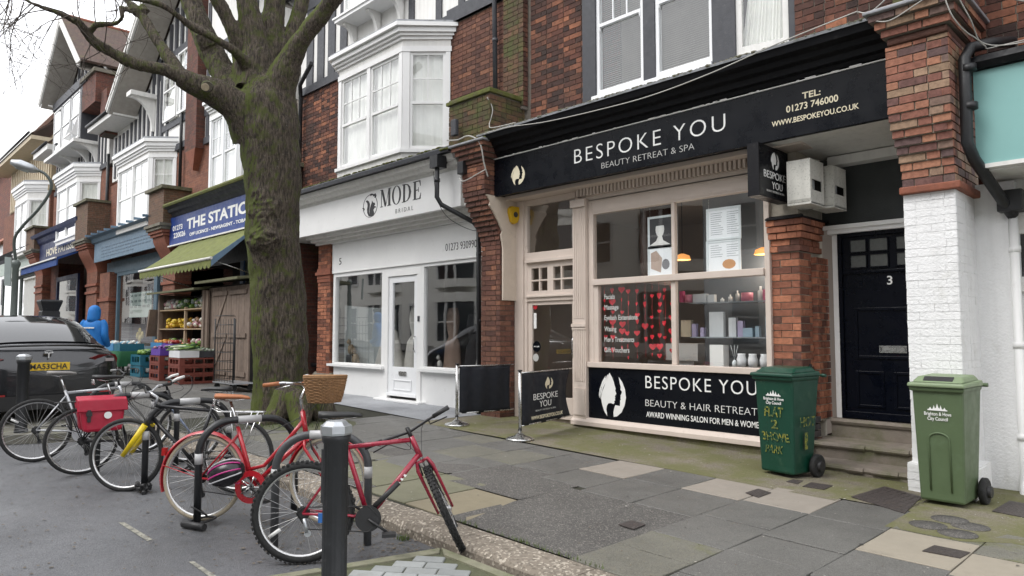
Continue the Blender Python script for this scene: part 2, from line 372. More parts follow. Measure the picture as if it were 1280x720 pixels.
# lettering: built-in font turned into meshes
def text(s, parent, x0, x1, Y, z, h, m, name='lettering', bold=0, depth=.004, ang=0, spacing=1.0, xfit=True, shear=0, label=None, loc=None, M=None):
    cu = bpy.data.curves.new('t', 'FONT'); cu.body = s; cu.size = 1; cu.extrude = .5; cu.offset = bold; cu.space_character = spacing; cu.shear = shear; cu.resolution_u = 4
    o = bpy.data.objects.new('t', cu); COL.objects.link(o); bpy.context.view_layer.update()
    me = bpy.data.meshes.new_from_object(o.evaluated_get(bpy.context.evaluated_depsgraph_get())); bpy.data.objects.remove(o)
    xs = [v.co.x for v in me.vertices]; ys = [v.co.y for v in me.vertices]
    a, b, c, d = min(xs), max(xs), min(ys), max(ys)
    sy = h/.73; sx = (x1-x0)/(b-a) if xfit else sy
    org = root_org(parent) if M is None else None
    for v in me.vertices:
        lx = (v.co.x-a)*sx; ly = v.co.y*sy; lz = (v.co.z+.5)*depth
        if M is not None: v.co = M @ Vector((x0+lx, -lz, z+ly))
        else: v.co = Vector((x0+lx, Y-lz, z+ly)) - org
    me.materials.clear(); me.materials.append(m); me.name = name
    ob = bpy.data.objects.new(name, me); COL.objects.link(ob); ob.parent = parent
    if label: ob['label'] = label
    return ob
def frame_rect(mb, x0, x1, z0, z1, y0, y1, t, tb=None, tt=None):   # picture-frame of four butted bars
    tb = t if tb is None else tb; tt = t if tt is None else tt
    mb.box(x0, x0+t, y0, y1, z0, z1); mb.box(x1-t, x1, y0, y1, z0, z1)
    mb.box(x0+t, x1-t, y0, y1, z0, z0+tb); mb.box(x0+t, x1-t, y0, y1, z1-tt, z1); return mb
def pane(parent, x0, x1, z0, z1, y, m=None, name='pane'):
    return MB().box(x0, x1, y, y+.006, z0, z1).build(name, m or M_GLASS, parent)
# ================================================================ THE GROUND
def sheet(name, xs, ys, zf, m, parent=None, thick=.05):
    mb = MB(); nx, ny = len(xs), len(ys)
    for y in ys:
        for x in xs: mb.v.append((x, y, zf(x, y)))
    for j in range(ny-1):
        for i in range(nx-1): a = j*nx+i; mb.f.append((a, a+1, a+nx+1, a+nx)); mb.sm.append(True)
    o = mb.build(name, m, parent)
    if parent is None: o['kind'] = 'structure'
    return o
def asphalt(name, col, speck, spk=.5, wet=.0, rough=.8, patch=None, stone_scale=160, moss=0):
    m = bpy.data.materials.new(name); m.use_nodes = True; t = m.node_tree; b = t.nodes['Principled BSDF']; P = pos(t)
    v = N(t, 'ShaderNodeTexVoronoi'); v.inputs['Scale'].default_value = stone_scale; t.links.new(P, v.inputs['Vector'])
    sepc = N(t, 'ShaderNodeSeparateColor'); t.links.new(v.outputs['Color'], sepc.inputs[0])
    n1 = noise(t, P, 1.4, 8, .65)
    c = mixc(t, n1, tuple(x*.68 for x in col), tuple(x*1.3 for x in col))
    c = mixc(t, .55, c, ramp(t, noise(t, P, .75, 9, .68), [(.36, .55), (.5, 1.0), (.66, 1.35)]), 'MULTIPLY'); c = mixc(t, ramp(t, noise(t, P, 5.5, 9, .75), [(.56, 0.), (.68, .4)]), c, tuple(x*.5 for x in col))
    c = mixc(t, ramp(t, sepc.outputs[0], [(.72, 0.), (.95, spk)]), c, speck)
    c = mixc(t, ramp(t, sepc.outputs[1], [(.6, 0.), (.95, .6)]), c, tuple(x*.4 for x in col))
    v2 = N(t, 'ShaderNodeTexVoronoi'); v2.inputs['Scale'].default_value = 26; t.links.new(P, v2.inputs['Vector'])
    lit = ramp(t, v2.outputs['Distance'], [(.05, .5), (.09, 0.)])
    sp2 = N(t, 'ShaderNodeSeparateColor'); t.links.new(v2.outputs['Color'], sp2.inputs[0])
    l2 = N(t, 'ShaderNodeMath', operation='MULTIPLY'); t.links.new(lit, l2.inputs[0]); t.links.new(ramp(t, sp2.outputs[2], [(.86, 0.), (.88, 1.)]), l2.inputs[1])
    c = mixc(t, l2.outputs[0], c, (.42, .40, .36))
    if patch: c = mixc(t, ramp(t, noise(t, P, patch[1], 6, .7), [(patch[2], 0.), (patch[2]+.08, patch[3])]), c, patch[0])
    if moss: c = mixc(t, ramp(t, noise(t, P, 1.5, 10, .72), [(.62-moss*.35, 0.), (.74-moss*.3, .8)]), c, (.105, .11, .03)); c = mixc(t, ramp(t, noise(t, P, 38, 6, .8), [(.52, 0.), (.66, .45)]), c, (.21,.185,.12))
    t.links.new(c, b.inputs['Base Color'])
    t.links.new(ramp(t, noise(t, P, .8, 5), [(.4, rough-wet), (.62, rough)]), b.inputs['Roughness'])
    bn = N(t, 'ShaderNodeBump'); bn.inputs['Strength'].default_value = .55; bn.inputs['Distance'].default_value = .004
    t.links.new(v.outputs['Distance'], bn.inputs['Height'])
    b2 = N(t, 'ShaderNodeBump'); b2.inputs['Strength'].default_value = .5; b2.inputs['Distance'].default_value = .03
    t.links.new(noise(t, P, 3, 4), b2.inputs['Height']); t.links.new(bn.outputs[0], b2.inputs['Normal']); t.links.new(b2.outputs[0], b.inputs['Normal'])
    MATS[name] = m; return m
M_ROAD = asphalt('road_asphalt', (.105,.108,.115), (.23,.225,.22), .4, .34, .70, patch=((.10,.10,.105), .5, .5, .45))
M_TAR = asphalt('pavement_tarmac', (.088,.083,.077), (.28,.26,.23), .6, .1, .85, stone_scale=120)
M_SLABG = asphalt('grey_paving', (.126,.123,.114), (.25,.24,.22), .5, .2, .66, stone_scale=190, moss=.0)
M_SLABM = asphalt('greenish_paving', (.15,.145,.12), (.25,.24,.21), .4, .1, .75, stone_scale=190, moss=.2)
M_SLABP = mat('pinkish_stone', (.265, .235, .20), .8, .12, 5, .3, 120, dirt=((.16,.13,.10), .15, 5))
M_YORKG = mat('green_york_stone', (.155, .15, .10), .8, .14, 5, .35, 70, dirt=((.10,.11,.05), .3, 3))
M_YORKB = mat('buff_york_stone', (.215, .185, .125), .8, .12, 4, .35, 70, dirt=((.12,.12,.06), .25, 4))
M_CREAMSLAB = mat('pale_flagstone', (.30, .265, .21), .8, .15, 3, .4, 60, dirt=((.17,.15,.12), .3, 3))
M_KERB = asphalt('aggregate_kerb', (.20,.17,.135), (.46,.41,.34), .95, 0, .85, stone_scale=62)
M_APRON = asphalt('mossy_concrete', (.19,.165,.125), (.30,.27,.22), .5, 0, .9, stone_scale=110, moss=.62)
M_APRONW = asphalt('pale_paving', (.30,.31,.33), (.36,.36,.37), .3, .2, .6, stone_scale=200)
M_SETT = mat('granite_sett', (.33, .345, .34), .7, .12, 9, .45, 90, dirt=((.2,.2,.17), .2, 8), tint=.22)
M_SETTBED = mat('sett_joint', (.10, .105, .06), .95, .3, 12, .8, 90)
M_EDGING = mat('lichened_edging', (.22, .215, .15), .85, .25, 14, .6, 90, dirt=((.13,.15,.06), .4, 6))
M_JOINT = mat('joint_dirt', (.035, .035, .022), .95, .4, 15, .8, 90)
XS = [-90,-60,-45,-35,-28,-22,-18,-15,-12,-10,-8,-6,-5,-4,-3,-2,-1,0,2,5,12,25,60]
rz = lambda x, y: gh(x) - .1 - (.012*max(0, min(3, 3.1-y)) if y < 3.1 else 0) - .03*0
road = sheet('road', XS, [-14,-8,-4,-2,0,1,2,3.16], rz, M_ROAD)
ground = sheet('ground', [-400,-90,-45,-22,-8,5,60,400], [-400,-60,0,60,400], lambda x, y: lerp(x, [-400,-90,60,400], [2.2,2.2,-1.4,-1.4])-.45 if True else 0, mat('far_ground', (.08,.075,.06), .9))
# faded white marking and scraps
mb = MB()
def roadquad(mb, pts, off=.004):
    w_ = [G(u, v, -.1) for (u, v) in pts]; mb.poly([(x, y, rz(x, y)+off) for (x, y) in w_])
M_MARK = mat('worn_white_marking', (.30, .29, .24), .8, .3, 30, .3, 90, dirt=((.09,.088,.082), .55, 22))
for q in ([(148,651),(156,651),(191,672),(184,674)], [(236,700),(242,699),(276,721),(267,722)], [(360,716),(375,716),(380,722),(345,722)]): roadquad(mb, q[::-1])
MBmark = mb.build('road_marking', M_MARK); MBmark['kind'] = 'structure'
# kerb: a base with kerb stones
KY0, KY1 = 3.155, 3.46
kerb = thing('kerb', 'x', 'x', (-5, 3.3, -.1)); del kerb['label'], kerb['category']; kerb['kind'] = 'structure'
KX = [x_*1.0 for x_ in (0.6,-.25,-1.1,-1.95,-2.8,-3.72,-4.64,-5.56,-6.5,-7.4,-8.3,-9.2)]
edges = KX + [-10.2-1.0*i for i in range(22)]
for i in range(len(edges)-1):
    b, a = edges[i]-.004, edges[i+1]+.004
    mb = MB(); dz = random.uniform(-.006,.006); dy = random.uniform(-.008,.008)
    n = 6
    sec = []
    for k in range(n+1):
        x = a+(b-a)*k/n; z = gh(x)-.012+dz; j = random.uniform(-.004,.004)
        sec.append([(x,KY0+dy-.012,z-.14),(x,KY0+dy+j,z-.03),(x,KY0+dy+.03+j,z),(x,KY1+j,z+.003),(x,KY1,z-.14)])
    for k in range(n):
        for q in range(4):
            base = len(mb.v); mb.v += [sec[k][q], sec[k+1][q], sec[k+1][q+1], sec[k][q+1]]; mb.f.append((base,base+1,base+2,base+3)); mb.sm.append(False)
    for s_ in (sec[0], sec[-1]): mb.poly(s_)
    mb.build('kerb_stone', M_KERB, kerb)
# pavement bed (tarmac where no slab lies), slabs as pieces
pave = sheet('pavement', XS, [3.45,4,5,6,7,8,8.6], lambda x, y: gh(x)-.012, M_JOINT)
def piece(name, pts, m, parent, z=lambda x, y: gh(x), t=.04, jz=.0, sub=0):
    cx = sum(p[0] for p in pts)/len(pts); cy = sum(p[1] for p in pts)/len(pts)
    org = root_org(parent); L = Vector((cx, cy, z(cx, cy))); mb = MB(); dz = random.uniform(-jz, jz); tx, ty = random.uniform(-jz,jz)*.8, random.uniform(-jz,jz)*.8
    top = [(x-cx, y-cy, z(x, y)-L.z+dz+tx*(x-cx)*2+ty*(y-cy)*2) for (x, y) in pts]
    ins = .006
    n = len(top); mid = [Vector(p) for p in top]
    inn = [Vector((p[0]*(1-ins/max(.05, sqrt(p[0]**2+p[1]**2))), p[1]*(1-ins/max(.05, sqrt(p[0]**2+p[1]**2))), p[2])) for p in top]
    mb.v = [tuple(p) for p in inn] + [(p[0], p[1], p[2]-.004) for p in top] + [(p[0], p[1], p[2]-t) for p in top]
    mb.f = [tuple(range(n))] + [(n+i, n+(i+1)%n, (i+1)%n, i) for i in range(n)] + [(2*n+i, 2*n+(i+1)%n, n+(i+1)%n, n+i) for i in range(n)]
    mb.sm = [False]*len(mb.f)
    o = bpy.data.objects.new(name, mb.mesh(name, m)); COL.objects.link(o); o.parent = parent; o.location = L-org; return o
ORG['pavement'] = Vector((0,0,0))
def wob(x0, x1, y0, y1, j=.006, g=.005):
    r = lambda: random.uniform(-j, j)
    a, b = [], []
    P = [(x0+g+r(), y0+g+r()), ((x0+x1)/2, y0+g+r()), (x1-g+r(), y0+g+r()), (x1-g+r(), (y0+y1)/2), (x1-g+r(), y1-g+r()), ((x0+x1)/2, y1-g+r()), (x0+g+r(), y1-g+r()), (x0+g+r(), (y0+y1)/2)]
    return P
# columns of slabs across the pavement: x edges every .58 m, y joints staggered as in the photograph
cols = {}
cx_ = [-1.28-.575*i for i in range(0, 46)]
YJ = {-1.28: [3.46,4.0,4.4,5.05,5.77], }
special = []
for i in range(-5, 46):
    x1 = -1.28-.578*i; x0 = x1-.578
    random.seed(100+i)
    if i == 0: ys = [3.46,3.78,4.35,5.05,5.78,6.2]
    elif i == 1: ys = [3.46,3.8,4.41,4.9,5.68,6.40]
    elif i == 2: ys = [3.46,3.95,4.37,5.04,5.71,6.40]
    elif i == 3: ys = [3.46,3.9,4.3,4.93,5.68,6.35]
    elif i == 4: ys = [4.92,5.66,6.33]
    elif i == 5: ys = [5.03,5.6,6.3]
    else:
        y = 3.46+random.uniform(.2,.6); ys = [3.46]
        while y < 6.1: ys.append(y); y += random.choice((.58,.58,.66,.74))
        ys.append(6.25 if i < 11 else 6.5)
    for a, b in zip(ys, ys[1:]):
        if b-a < .1: continue
        # tarmac repairs
        if i >= 3 and i <= 4 and b < 4.99: continue
        if 5 <= i <= 6 and b < 5.2: continue
        if i == 6 and a < 5.2: a = 5.2
        if -10.9 < (x0+x1)/2 < -9.4 and a < 5.9: continue      # tree pit
        if 7 <= i <= 8 and b < 4.6: continue
        m = M_SLABG
        if i in (2, 3) and a > 5.6: m = M_SLABP
        if (i == 0 and 5.0 < a < 5.7): m = M_CREAMSLAB
        if i == 0 and a > 5.7: m = M_SLABM
        if i < 0 and a > 4.9: m = random.choice((M_SLABP, M_CREAMSLAB, M_SLABM))
        if i in (2, 3) and b <= 4.4: m = M_SLABM
        if i == 5 and a > 5.5: m = M_SLABP
        if i > 6 and random.random() < .08: m = M_SLABM
        if pxsize((x0+x1)/2, (a+b)/2, 0, .5) < 9: m = M_SLABG
        piece('paving_slab', wob(x0, x1, a, b), m, pave, jz=.003)
random.seed(11)
# tarmac repairs laid in one piece each
def patch(name, x0, x1, y0, y1, m, lab=None):
    n = max(2, int((x1-x0)/.3)); mm = max(2, int((y1-y0)/.3)); mb = MB()
    for j in range(mm+1):
        for i in range(n+1):
            x = x0+(x1-x0)*i/n; y = y0+(y1-y0)*j/mm; mb.v.append((x+random.uniform(-.004,.004), y+random.uniform(-.004,.004), gh(x)+random.uniform(-.0025,.0025)-.001))
    for j in range(mm):
        for i in range(n): a = j*(n+1)+i; mb.f.append((a,a+1,a+n+2,a+n+1)); mb.sm.append(True)
    return mb.build(name, m, pave, label=lab)
patch('tarmac_patch', -4.26, -2.99, 3.47, 4.915, M_TAR); patch('tarmac_patch', -5.4, -4.265, 4.26, 5.19, M_TAR); patch('tarmac_patch', -6.9, -5.45, 4.44, 4.9, M_TAR)
patch('tarmac_patch', -6.55, -5.43, 3.47, 3.62, M_TAR)
piece('paving_slab', [(-4.8,3.48),(-4.07,3.48),(-4.27,4.24),(-4.79,4.24)], M_YORKB, pave)
piece('paving_slab', [(-4.265,3.48),(-4.262,4.24),(-4.275,4.24),(-4.08,3.48)], M_YORKB, pave) if False else None
piece('paving_slab', [(-5.42,3.48),(-4.82,3.48),(-4.82,4.25),(-4.84,4.42),(-5.43,4.42)], M_YORKG, pave)
piece('paving_slab', [(-6.4,3.64),(-5.46,3.64),(-5.46,4.42),(-6.4,4.42)], M_YORKG, pave)
# mossy concrete apron along the shopfronts and the pale one before the bridal shop
def apron(name, x0, x1, y0f, y1, m, off=.003):
    n = max(4, int((x1-x0)/.25)); mb = MB()
    for j in range(8):
        for i in range(n+1):
            x = x0+(x1-x0)*i/n; y0 = y0f(x); y = y0+(y1-y0)*j/7; mb.v.append((x, y, gh(x)+off+random.uniform(-.004,.004)*(0 < j)))
    for j in range(7):
        for i in range(n): a = j*(n+1)+i; mb.f.append((a,a+1,a+n+2,a+n+1)); mb.sm.append(True)
    return mb.build(name, m, pave)
apron('concrete_apron', -8.45, -2.46, lambda x: 6.3 if x > -7 else 6.28, 8.2, M_APRON)
apron('concrete_apron', -1.9, 1.6, lambda x: 5.79 if x < -1.25 else 6.0, 8.2, M_APRON)
apron('concrete_apron', -2.46, -1.9, lambda x: 6.42, 8.2, M_APRON)
apron('pale_apron', -15.1, -8.46, lambda x: lerp(x, [-15.1,-11,-8.46], [6.9,6.7,6.5]), 8.3, M_APRONW)
apron('dark_apron', -46, -15.1, lambda x: 6.4, 8.6, M_SLABG)
# ground ironwork
M_IRONC = mat('rusted_iron_cover', (.055, .045, .042), .6, .3, 40, 1.0, 60, dirt=((.13,.10,.07), .25, 20))
def cover(label, pts, name='manhole_cover', treads=True):
    w_ = [G(*p) for p in pts]; c = [sum(p[i] for p in w_)/len(w_) for i in (0, 1)]
    t_ = thing(name, label, 'cover', (c[0], c[1], gh(c[0])))
    mb = MB(); mb.prism([(x, y, gh(x)+.004) for (x, y) in w_], (0, 0, .006)); mb.build('plate', M_IRONC, t_)
    if treads:
        mb = MB(); a, b, d = Vector(w_[0]), Vector(w_[1]), Vector(w_[3]); k = 9
        for i in range(1, k):
            for j in range(1, k):
                p = a + (b-a)*(i/k) + (d-a)*(j/k); s_ = .012; z = gh(p.x)+.0098; q = .5 if (i+j) % 2 else -.5
                dx, dy = cos(pi/4+q)*s_*1.8, sin(pi/4+q)*s_*1.8; ex, ey = -sin(pi/4+q)*s_*.5, cos(pi/4+q)*s_*.5
                mb.prism([(p.x-dx-ex,p.y-dy-ey,z),(p.x+dx-ex,p.y+dy-ey,z),(p.x+dx+ex,p.y+dy+ey,z),(p.x-dx+ex,p.y-dy+ey,z)], (0,0,.003))
        mb.build('tread', M_IRONC, t_, kind='stuff')
    return t_
cover('square chequered iron cover set in the mossy concrete at the foot of the steps', [(1064,622),(1106,609),(1152,622),(1131,643)])
cover('small dark cover in the big tarmac patch by the kerb', [(773,657),(790,652),(807,657),(792,663)], treads=False)
cover('small square cover in the pinkish paving slabs', [(932,617),(948,612),(964,617),(948,623)], treads=False)
cover('narrow cover left of the two beside the dark green bin', [(983,603),(991,600),(1004,602),(997,606)], treads=False)
cover('wider cover right of the two beside the dark green bin', [(1003,609),(1014,604),(1041,608),(1030,613)], treads=False)
cover('dark rectangular cover in the pale slab at the bottom right', [(1153,690),(1168,683),(1213,692),(1200,699)], treads=False)
cover('brown metal cover at the right edge of the mossy concrete', [(1240,640),(1262,627),(1300,634),(1290,650)], treads=False)
mb = MB()
for (u, v, r) in ((1160,657,17),(1187,650,17),(1213,659,17),(1197,668,16)):
    x, y = G(u, v); mb.lathe((x, y, gh(x)+.0035), (0,0,1), [(0,.13),(.003,.13),(.003,.001)], 14)
single(mb, 'repair_disc', M_TAR, 'cluster of four round dark filled patches in the mossy concrete', 'patch', (*G(1190,660), gh(-1.6)))
# raised platform of granite setts that carries the near bollard
plat = thing('sett_platform', 'x', 'x', (-3, 2.2, -.15)); del plat['label'], plat['category']; plat['kind'] = 'structure'
pz = lambda x, y: gh(x) - .055 - .01*(3.1-y)
PL = [(-3.86,3.11),(-4.22,1.75),(-4.5,.9),(-4.5,-.3),(1.6,-.3),(1.6,3.11)]
mb = MB(); mb.v = [(x, y, pz(x,y)-.014) for x, y in PL]+[(x-.01,y+.02,pz(x,y)-.3) for x,y in PL]; mb.f = [tuple(range(5,-1,-1))]+[(i,(i+1)%6,6+(i+1)%6,6+i) for i in range(6)]; mb.sm=[False]*7
mb.build('bed', M_SETTBED, plat)
def edging(a, b, wd, n):
    a, b = Vector(a), Vector(b); d = (b-a); L = d.length; u = d/L; nn = Vector((u.y, -u.x))
    for i in range(n):
        p = a+d*(i/n)+u*.004; q = a+d*((i+1)/n)-u*.004; e = .0
        piece('edging_stone', [tuple(p+nn*.0), tuple(p+nn*wd), tuple(q+nn*wd), tuple(q)][::1], M_EDGING, plat, z=pz, t=.12, jz=.002)
def edg(pts): piece('edging_stone', pts, M_EDGING, plat, z=pz, t=.12, jz=.0015)
ew = .075
lx = lambda y: lerp(y, [-.3,.9,1.75,3.11], [-4.5,-4.5,-4.22,-3.86])
yy = [3.10,2.3,1.5,.7,-.1]
for a, b in zip(yy, yy[1:]): edg([(lx(b),b+.004),(lx(b)+ew,b+.004),(lx(a)+ew,a-.004 if a < 3 else a-ew),(lx(a),a-.004)][::1])
xx = [-3.86,-2.95,-2.05,-1.15,-.25,.65,1.55]
for a, b in zip(xx, xx[1:]): edg([(a+(.13 if a < -3.8 else .004),3.1-ew),(b-.004,3.1-ew),(b-.004,3.10),(a+.004,3.10)])
nset = 0; far_setts = MB()
ang = radians(38)
# herringbone of setts
sw, sl_ = .105, .21
ca, sa = cos(ang), sin(ang)
for i in range(-60, 60):
    for j in range(-60, 60):
        u = (i*1.0 + 0)*sl_ + (j % 2)*sl_/2; v = j*sw
        x = -2.5 + ca*u - sa*v; y = 2.0 + sa*u + ca*v
        if y > 2.975 or y < -.2 or x > 1.4 or x < lx(y)+ew+.075: continue
        k = pxsize(x, y, -.2, .2)
        g = .005
        P = [(u_, v_) for u_, v_ in ((u-sl_/2+g,v-sw/2+g),(u+sl_/2-g,v-sw/2+g),(u+sl_/2-g,v+sw/2-g),(u-sl_/2+g,v+sw/2-g))]
        if k < 12 or nset > 290:
            if y > .1 and x < 1.3: far_setts.prism([(-2.5+ca*a-sa*b, 2.0+sa*a+ca*b, pz(-2.5+ca*a-sa*b, 2.0+sa*a+ca*b)-.02) for a, b in P], (0,0,.02))
            continue
        nset += 1
        piece('sett', [(-2.5+ca*a-sa*b+random.uniform(-.002,.002), 2.0+sa*a+ca*b) for a, b in P], M_SETT, plat, z=pz, t=.03, jz=.0025)
far_setts.build('setts', M_SETT, plat, kind='stuff')
# low build-out at the far end of the cycle bay that carries the far bollard
mb = MB(); q = [(-14.5,.9),(-10.35,1.0),(-10.25,3.14),(-11,3.15),(-14.5,3.15)]
q = [(-14.6,.6),(-11.2,1.0),(-10.15,3.14),(-14.6,3.15)]
mb.prism([(x, y, gh(x)-.11) for x, y in q], (0,0,.115)); o = mb.build('kerb_buildout', M_SLABM); o['kind'] = 'structure'
# litter of leaves, grit and weeds along the kerb and round the stands
mb = MB()
for i in range(2600):
    x = random.uniform(-9.5,-3.3); y = 3.14-abs(random.gauss(0,.45)) if random.random() < .75 else random.uniform(.8,3.1)
    if x > lx(y)-.02 and y < 3.12: continue
    s_ = random.uniform(.004,.013) if random.random() < .93 else random.uniform(.012,.022); a = random.uniform(0,pi); z = rz(x,y)+random.uniform(.003,.01)
    P = [(x+s_*cos(a+t)*random.uniform(.5,1.3), y+s_*sin(a+t)*random.uniform(.5,1.3), z+random.uniform(0,.004)) for t in (0,1.8,3.4,5)]
    mb.poly(P)
o = mb.build('leaf_litter', mat('leaf_litter', (.15,.12,.085), .9, .5, 60, 0)); o['kind'] = 'stuff'; tag(o, 'brown leaf scraps and grit scattered over the road by the kerb', 'litter')
def grass(name, spots, label, hgt=.05, n=160, m=None):
    mb = MB()
    for (x, y, rx, ry) in spots:
        for i in range(n):
            a = random.uniform(0,2*pi); r = sqrt(random.random()); px_ = x+rx*r*cos(a); py_ = y+ry*r*sin(a)
            z = (gh(px_) if py_ > 3.46 else rz(px_,py_)); h = hgt*random.uniform(.4,1.2); d = random.uniform(0,2*pi); wv = .003
            mb.poly([(px_-wv*sin(d),py_+wv*cos(d),z),(px_+wv*sin(d),py_-wv*cos(d),z),(px_+h*.5*cos(d),py_+h*.5*sin(d),z+h)])
    o = mb.build(name, m or mat('weed_green', (.09,.13,.03), .8, .3, 20, 0)); o['kind'] = 'stuff'; tag(o, label, 'weeds'); return o
grass('kerb_weeds', [(-4.75,3.44,.25,.02),(-4.0,3.45,.12,.03),(-3.5,3.46,.3,.02),(-4.3,3.1,.06,.04),(-5.0,3.05,.15,.1),(-3.1,3.47,.4,.015)], 'thin green weeds growing in the kerb joints', .035, 90)

mbs = [MB(), MB(), MB()]
for i in range(2600):
    x = random.uniform(-11,1.2); y = random.uniform(3.5,7.8) if random.random() < .5 else 7.8-abs(random.gauss(0,.6))
    if y < 3.5: continue
    s_ = random.uniform(.003,.009) if random.random() < .96 else random.uniform(.012,.02); a = random.uniform(0,pi); z = gh(x)+random.uniform(.003,.007); m_ = random.choice(mbs)
    m_.poly([(x+s_*cos(a+t)*random.uniform(.5,1.3), y+s_*sin(a+t)*random.uniform(.5,1.3), z+random.uniform(0,.003)) for t in (0,1.8,3.4,5)])
for k, (n_, c_) in enumerate((('pale_grit',(.42,.40,.36)),('brown_grit',(.14,.10,.07)),('dark_grit',(.04,.04,.035)))):
    o = mbs[k].build('grit', mat(n_, c_, .9, .3, 60, 0)); o['kind'] = 'stuff'; tag(o, ('pale','brown','dark')[k]+' grit and crumbs scattered over the pavement', 'grit')
# ================================================================ SALON (no. 3): building, shopfront, entrance
sal = thing('salon_building', 'brick building holding the beauty salon shopfront, with black fascia and door number three', 'building', (-5.3, FY, -.07))
SX0, SX1 = -7.97, -3.78                     # shopfront between the corbelled pier and the entrance pier
Y0 = FY
WB = 7.99                                    # upper brick wall face
# upper wall with the window opening: built of bricks over a mortar core
UX0, UX1, UZ0 = -8.3, -1.7, 4.33
mb = MB()
mb.box(-8.3, -6.62, WB+.004, WB+.35, UZ0, 7.6); mb.box(-3.42, -1.66, WB+.004, WB+.35, UZ0, 7.6); mb.box(-6.62, -3.42, WB+.004, WB+.35, 6.9, 7.6); mb.box(-6.62,-3.42,WB+.02,WB+.35,UZ0,4.66)
mb.build('wall', M_MORTARD, sal)
bs = Bricks(sal)
bs.wall((-7.72, WB), 0, 6.05, 4.5, 7.3, B_UP, holes=[(1.10, 4.30, 4.3, 6.95)])
# shallow brick buttress beside the party wall, mossy at its foot
mb = MB(); mb.box(-8.22, -7.80, WB-.11, WB+.02, 4.9, 7.5); mb.build('buttress', M_MORTARD, sal)
bs.wall((-8.24, WB-.115), 0, .46, 4.95, 7.45, B_MOSSY); bs.wall((-7.785, WB-.115), pi/2, .1, 4.95, 7.45, B_BROWN, bond='header')
# roof over
mb = MB(); mb.prism([(-8.4, WB-.4, 7.6), (-8.4, WB+3.4, 10.6), (-8.4, WB+7, 7.6)], (6.9,0,0)); mb.build('roof', BT_TILE, sal)
mb = MB(); mb.box(-8.3,-1.66, 11.5, 14.9, -.4, 7.6); mb.box(-8.3,-1.66, 9.0, 11.49, 3.5, 7.6); mb.build('rear_block', BT_DARK, sal)
# ---- upper window: two sashes and a casement set at a slight angle
wy = 7.90
zb = 4.72; zt = 6.8
def sash(parent, x0, x1, z0, z1, y, m=M_UPVC, glass=M_GLASSHI, top=(3, 2), meet=.5, t=.05, inner=None, nm='sash_window', horns=True):
    """vertical sliding sash, lower light plain, upper light with glazing bars"""
    mb = MB(); zm = z0+(z1-z0)*meet
    frame_rect(mb, x0, x1, z0, z1, y, y+.07, t, tb=t*1.5, tt=t)
    mb.box(x0+t, x1-t, y-.012, y+.05, zm-.022, zm+.022)
    if horns:
        for xx in (x0+t, x1-t-.02): mb.prism([(xx, y-.014, zm-.022), (xx, y+.02, zm-.022), (xx, y+.02, zm-.09), (xx, y-.004, zm-.075)], (.02,0,0))
    nx, nz = top
    for i in range(1, nx): xx = x0+t+(x1-x0-2*t)*i/nx; mb.box(xx-.009, xx+.009, y+.01, y+.04, zm+.022, z1-t)
    for i in range(1, nz): zz = zm+(z1-t-zm)*i/nz; mb.box(x0+t, x1-t, y+.012, y+.038, zz-.009, zz+.009)
    f = mb.build(nm, m, parent)
    MB().box(x0+t, x1-t, y+.028, y+.033, z0+t, z1-t).build('pane', glass, f)
    if inner: MB().box(x0+.01, x1-.01, y+.12, y+.125, z0, z1).build('curtain', inner, f)
    return f
def dark_frame():
    mb = MB()
    XA = [W(730,130,wy)[0], W(746,123,wy)[0], W(804,104,wy)[0], W(820,100,wy)[0], W(892,79,wy)[0], W(921,74,wy)[0]]
    mb.box(XA[0], XA[1], wy-.03, wy+.14, 4.62, zt+.1)
    mb.box(XA[2]+.02, XA[3], wy-.02, wy+.12, 4.74, zt+.1)
    mb.box(XA[4], XA[5], wy-.03, wy+.14, 4.62, zt+.1)
    mb.box(XA[0], XA[5], wy-.0, wy+.12, 4.4, 4.62)
    mb.box(XA[1], XA[4], wy-.04, wy+.14, zt+.02, zt+.14)
    mb.build('window_surround', M_GREYTRIM, sal)
    return XA
XA = dark_frame()
mb = MB(); mb.box(XA[1]-.06, XA[4]-.002, wy-.06, wy+.1, 4.63, 4.735); mb.build('window_sill', M_UPVC, sal, bevel=.008)
s1 = sash(sal, XA[1]+.003, XA[2]+.017, zb+.018, zt, wy, top=(3, 2), meet=.5, glass=M_GLASSHI)
s2 = sash(sal, XA[3]+.003, XA[4]-.003, zb+.018, zt, wy, top=(3, 2), meet=.5)
for s_, (a, b) in ((s1, (XA[1], XA[2])), (s2, (XA[3], XA[4]))):
    mb = MB(); z = zb+.05
    while z < zt: mb.quadbox([(a+.06,wy+.095,z),(b-.06,wy+.095,z),(b-.06,wy+.118,z+.012),(a+.06,wy+.118,z+.012),(a+.06,wy+.095,z+.003),(b-.06,wy+.095,z+.003),(b-.06,wy+.118,z+.015),(a+.06,wy+.118,z+.015)]); z += .03
    mb.build('blind_slats', M_BLIND, s_, kind='stuff')
# casement on the returning side of the shallow bay
ca_ = radians(11)
Mc = Matrix.Translation((XA[5], wy+.0, 0)) @ Matrix.Rotation(ca_, 4, 'Z')
L = .62
mb = MB(); frame_rect(mb, .0, L, 4.70, 6.3, 0, .07, .07, tb=.11)
cs = MB().add(mb, Mc).build('casement_window', M_WHITEOLD, sal)
MB().add(MB().box(.07, L-.07, .03, .035, 4.8, 6.25), Mc).build('pane', M_GLASSHI, cs)
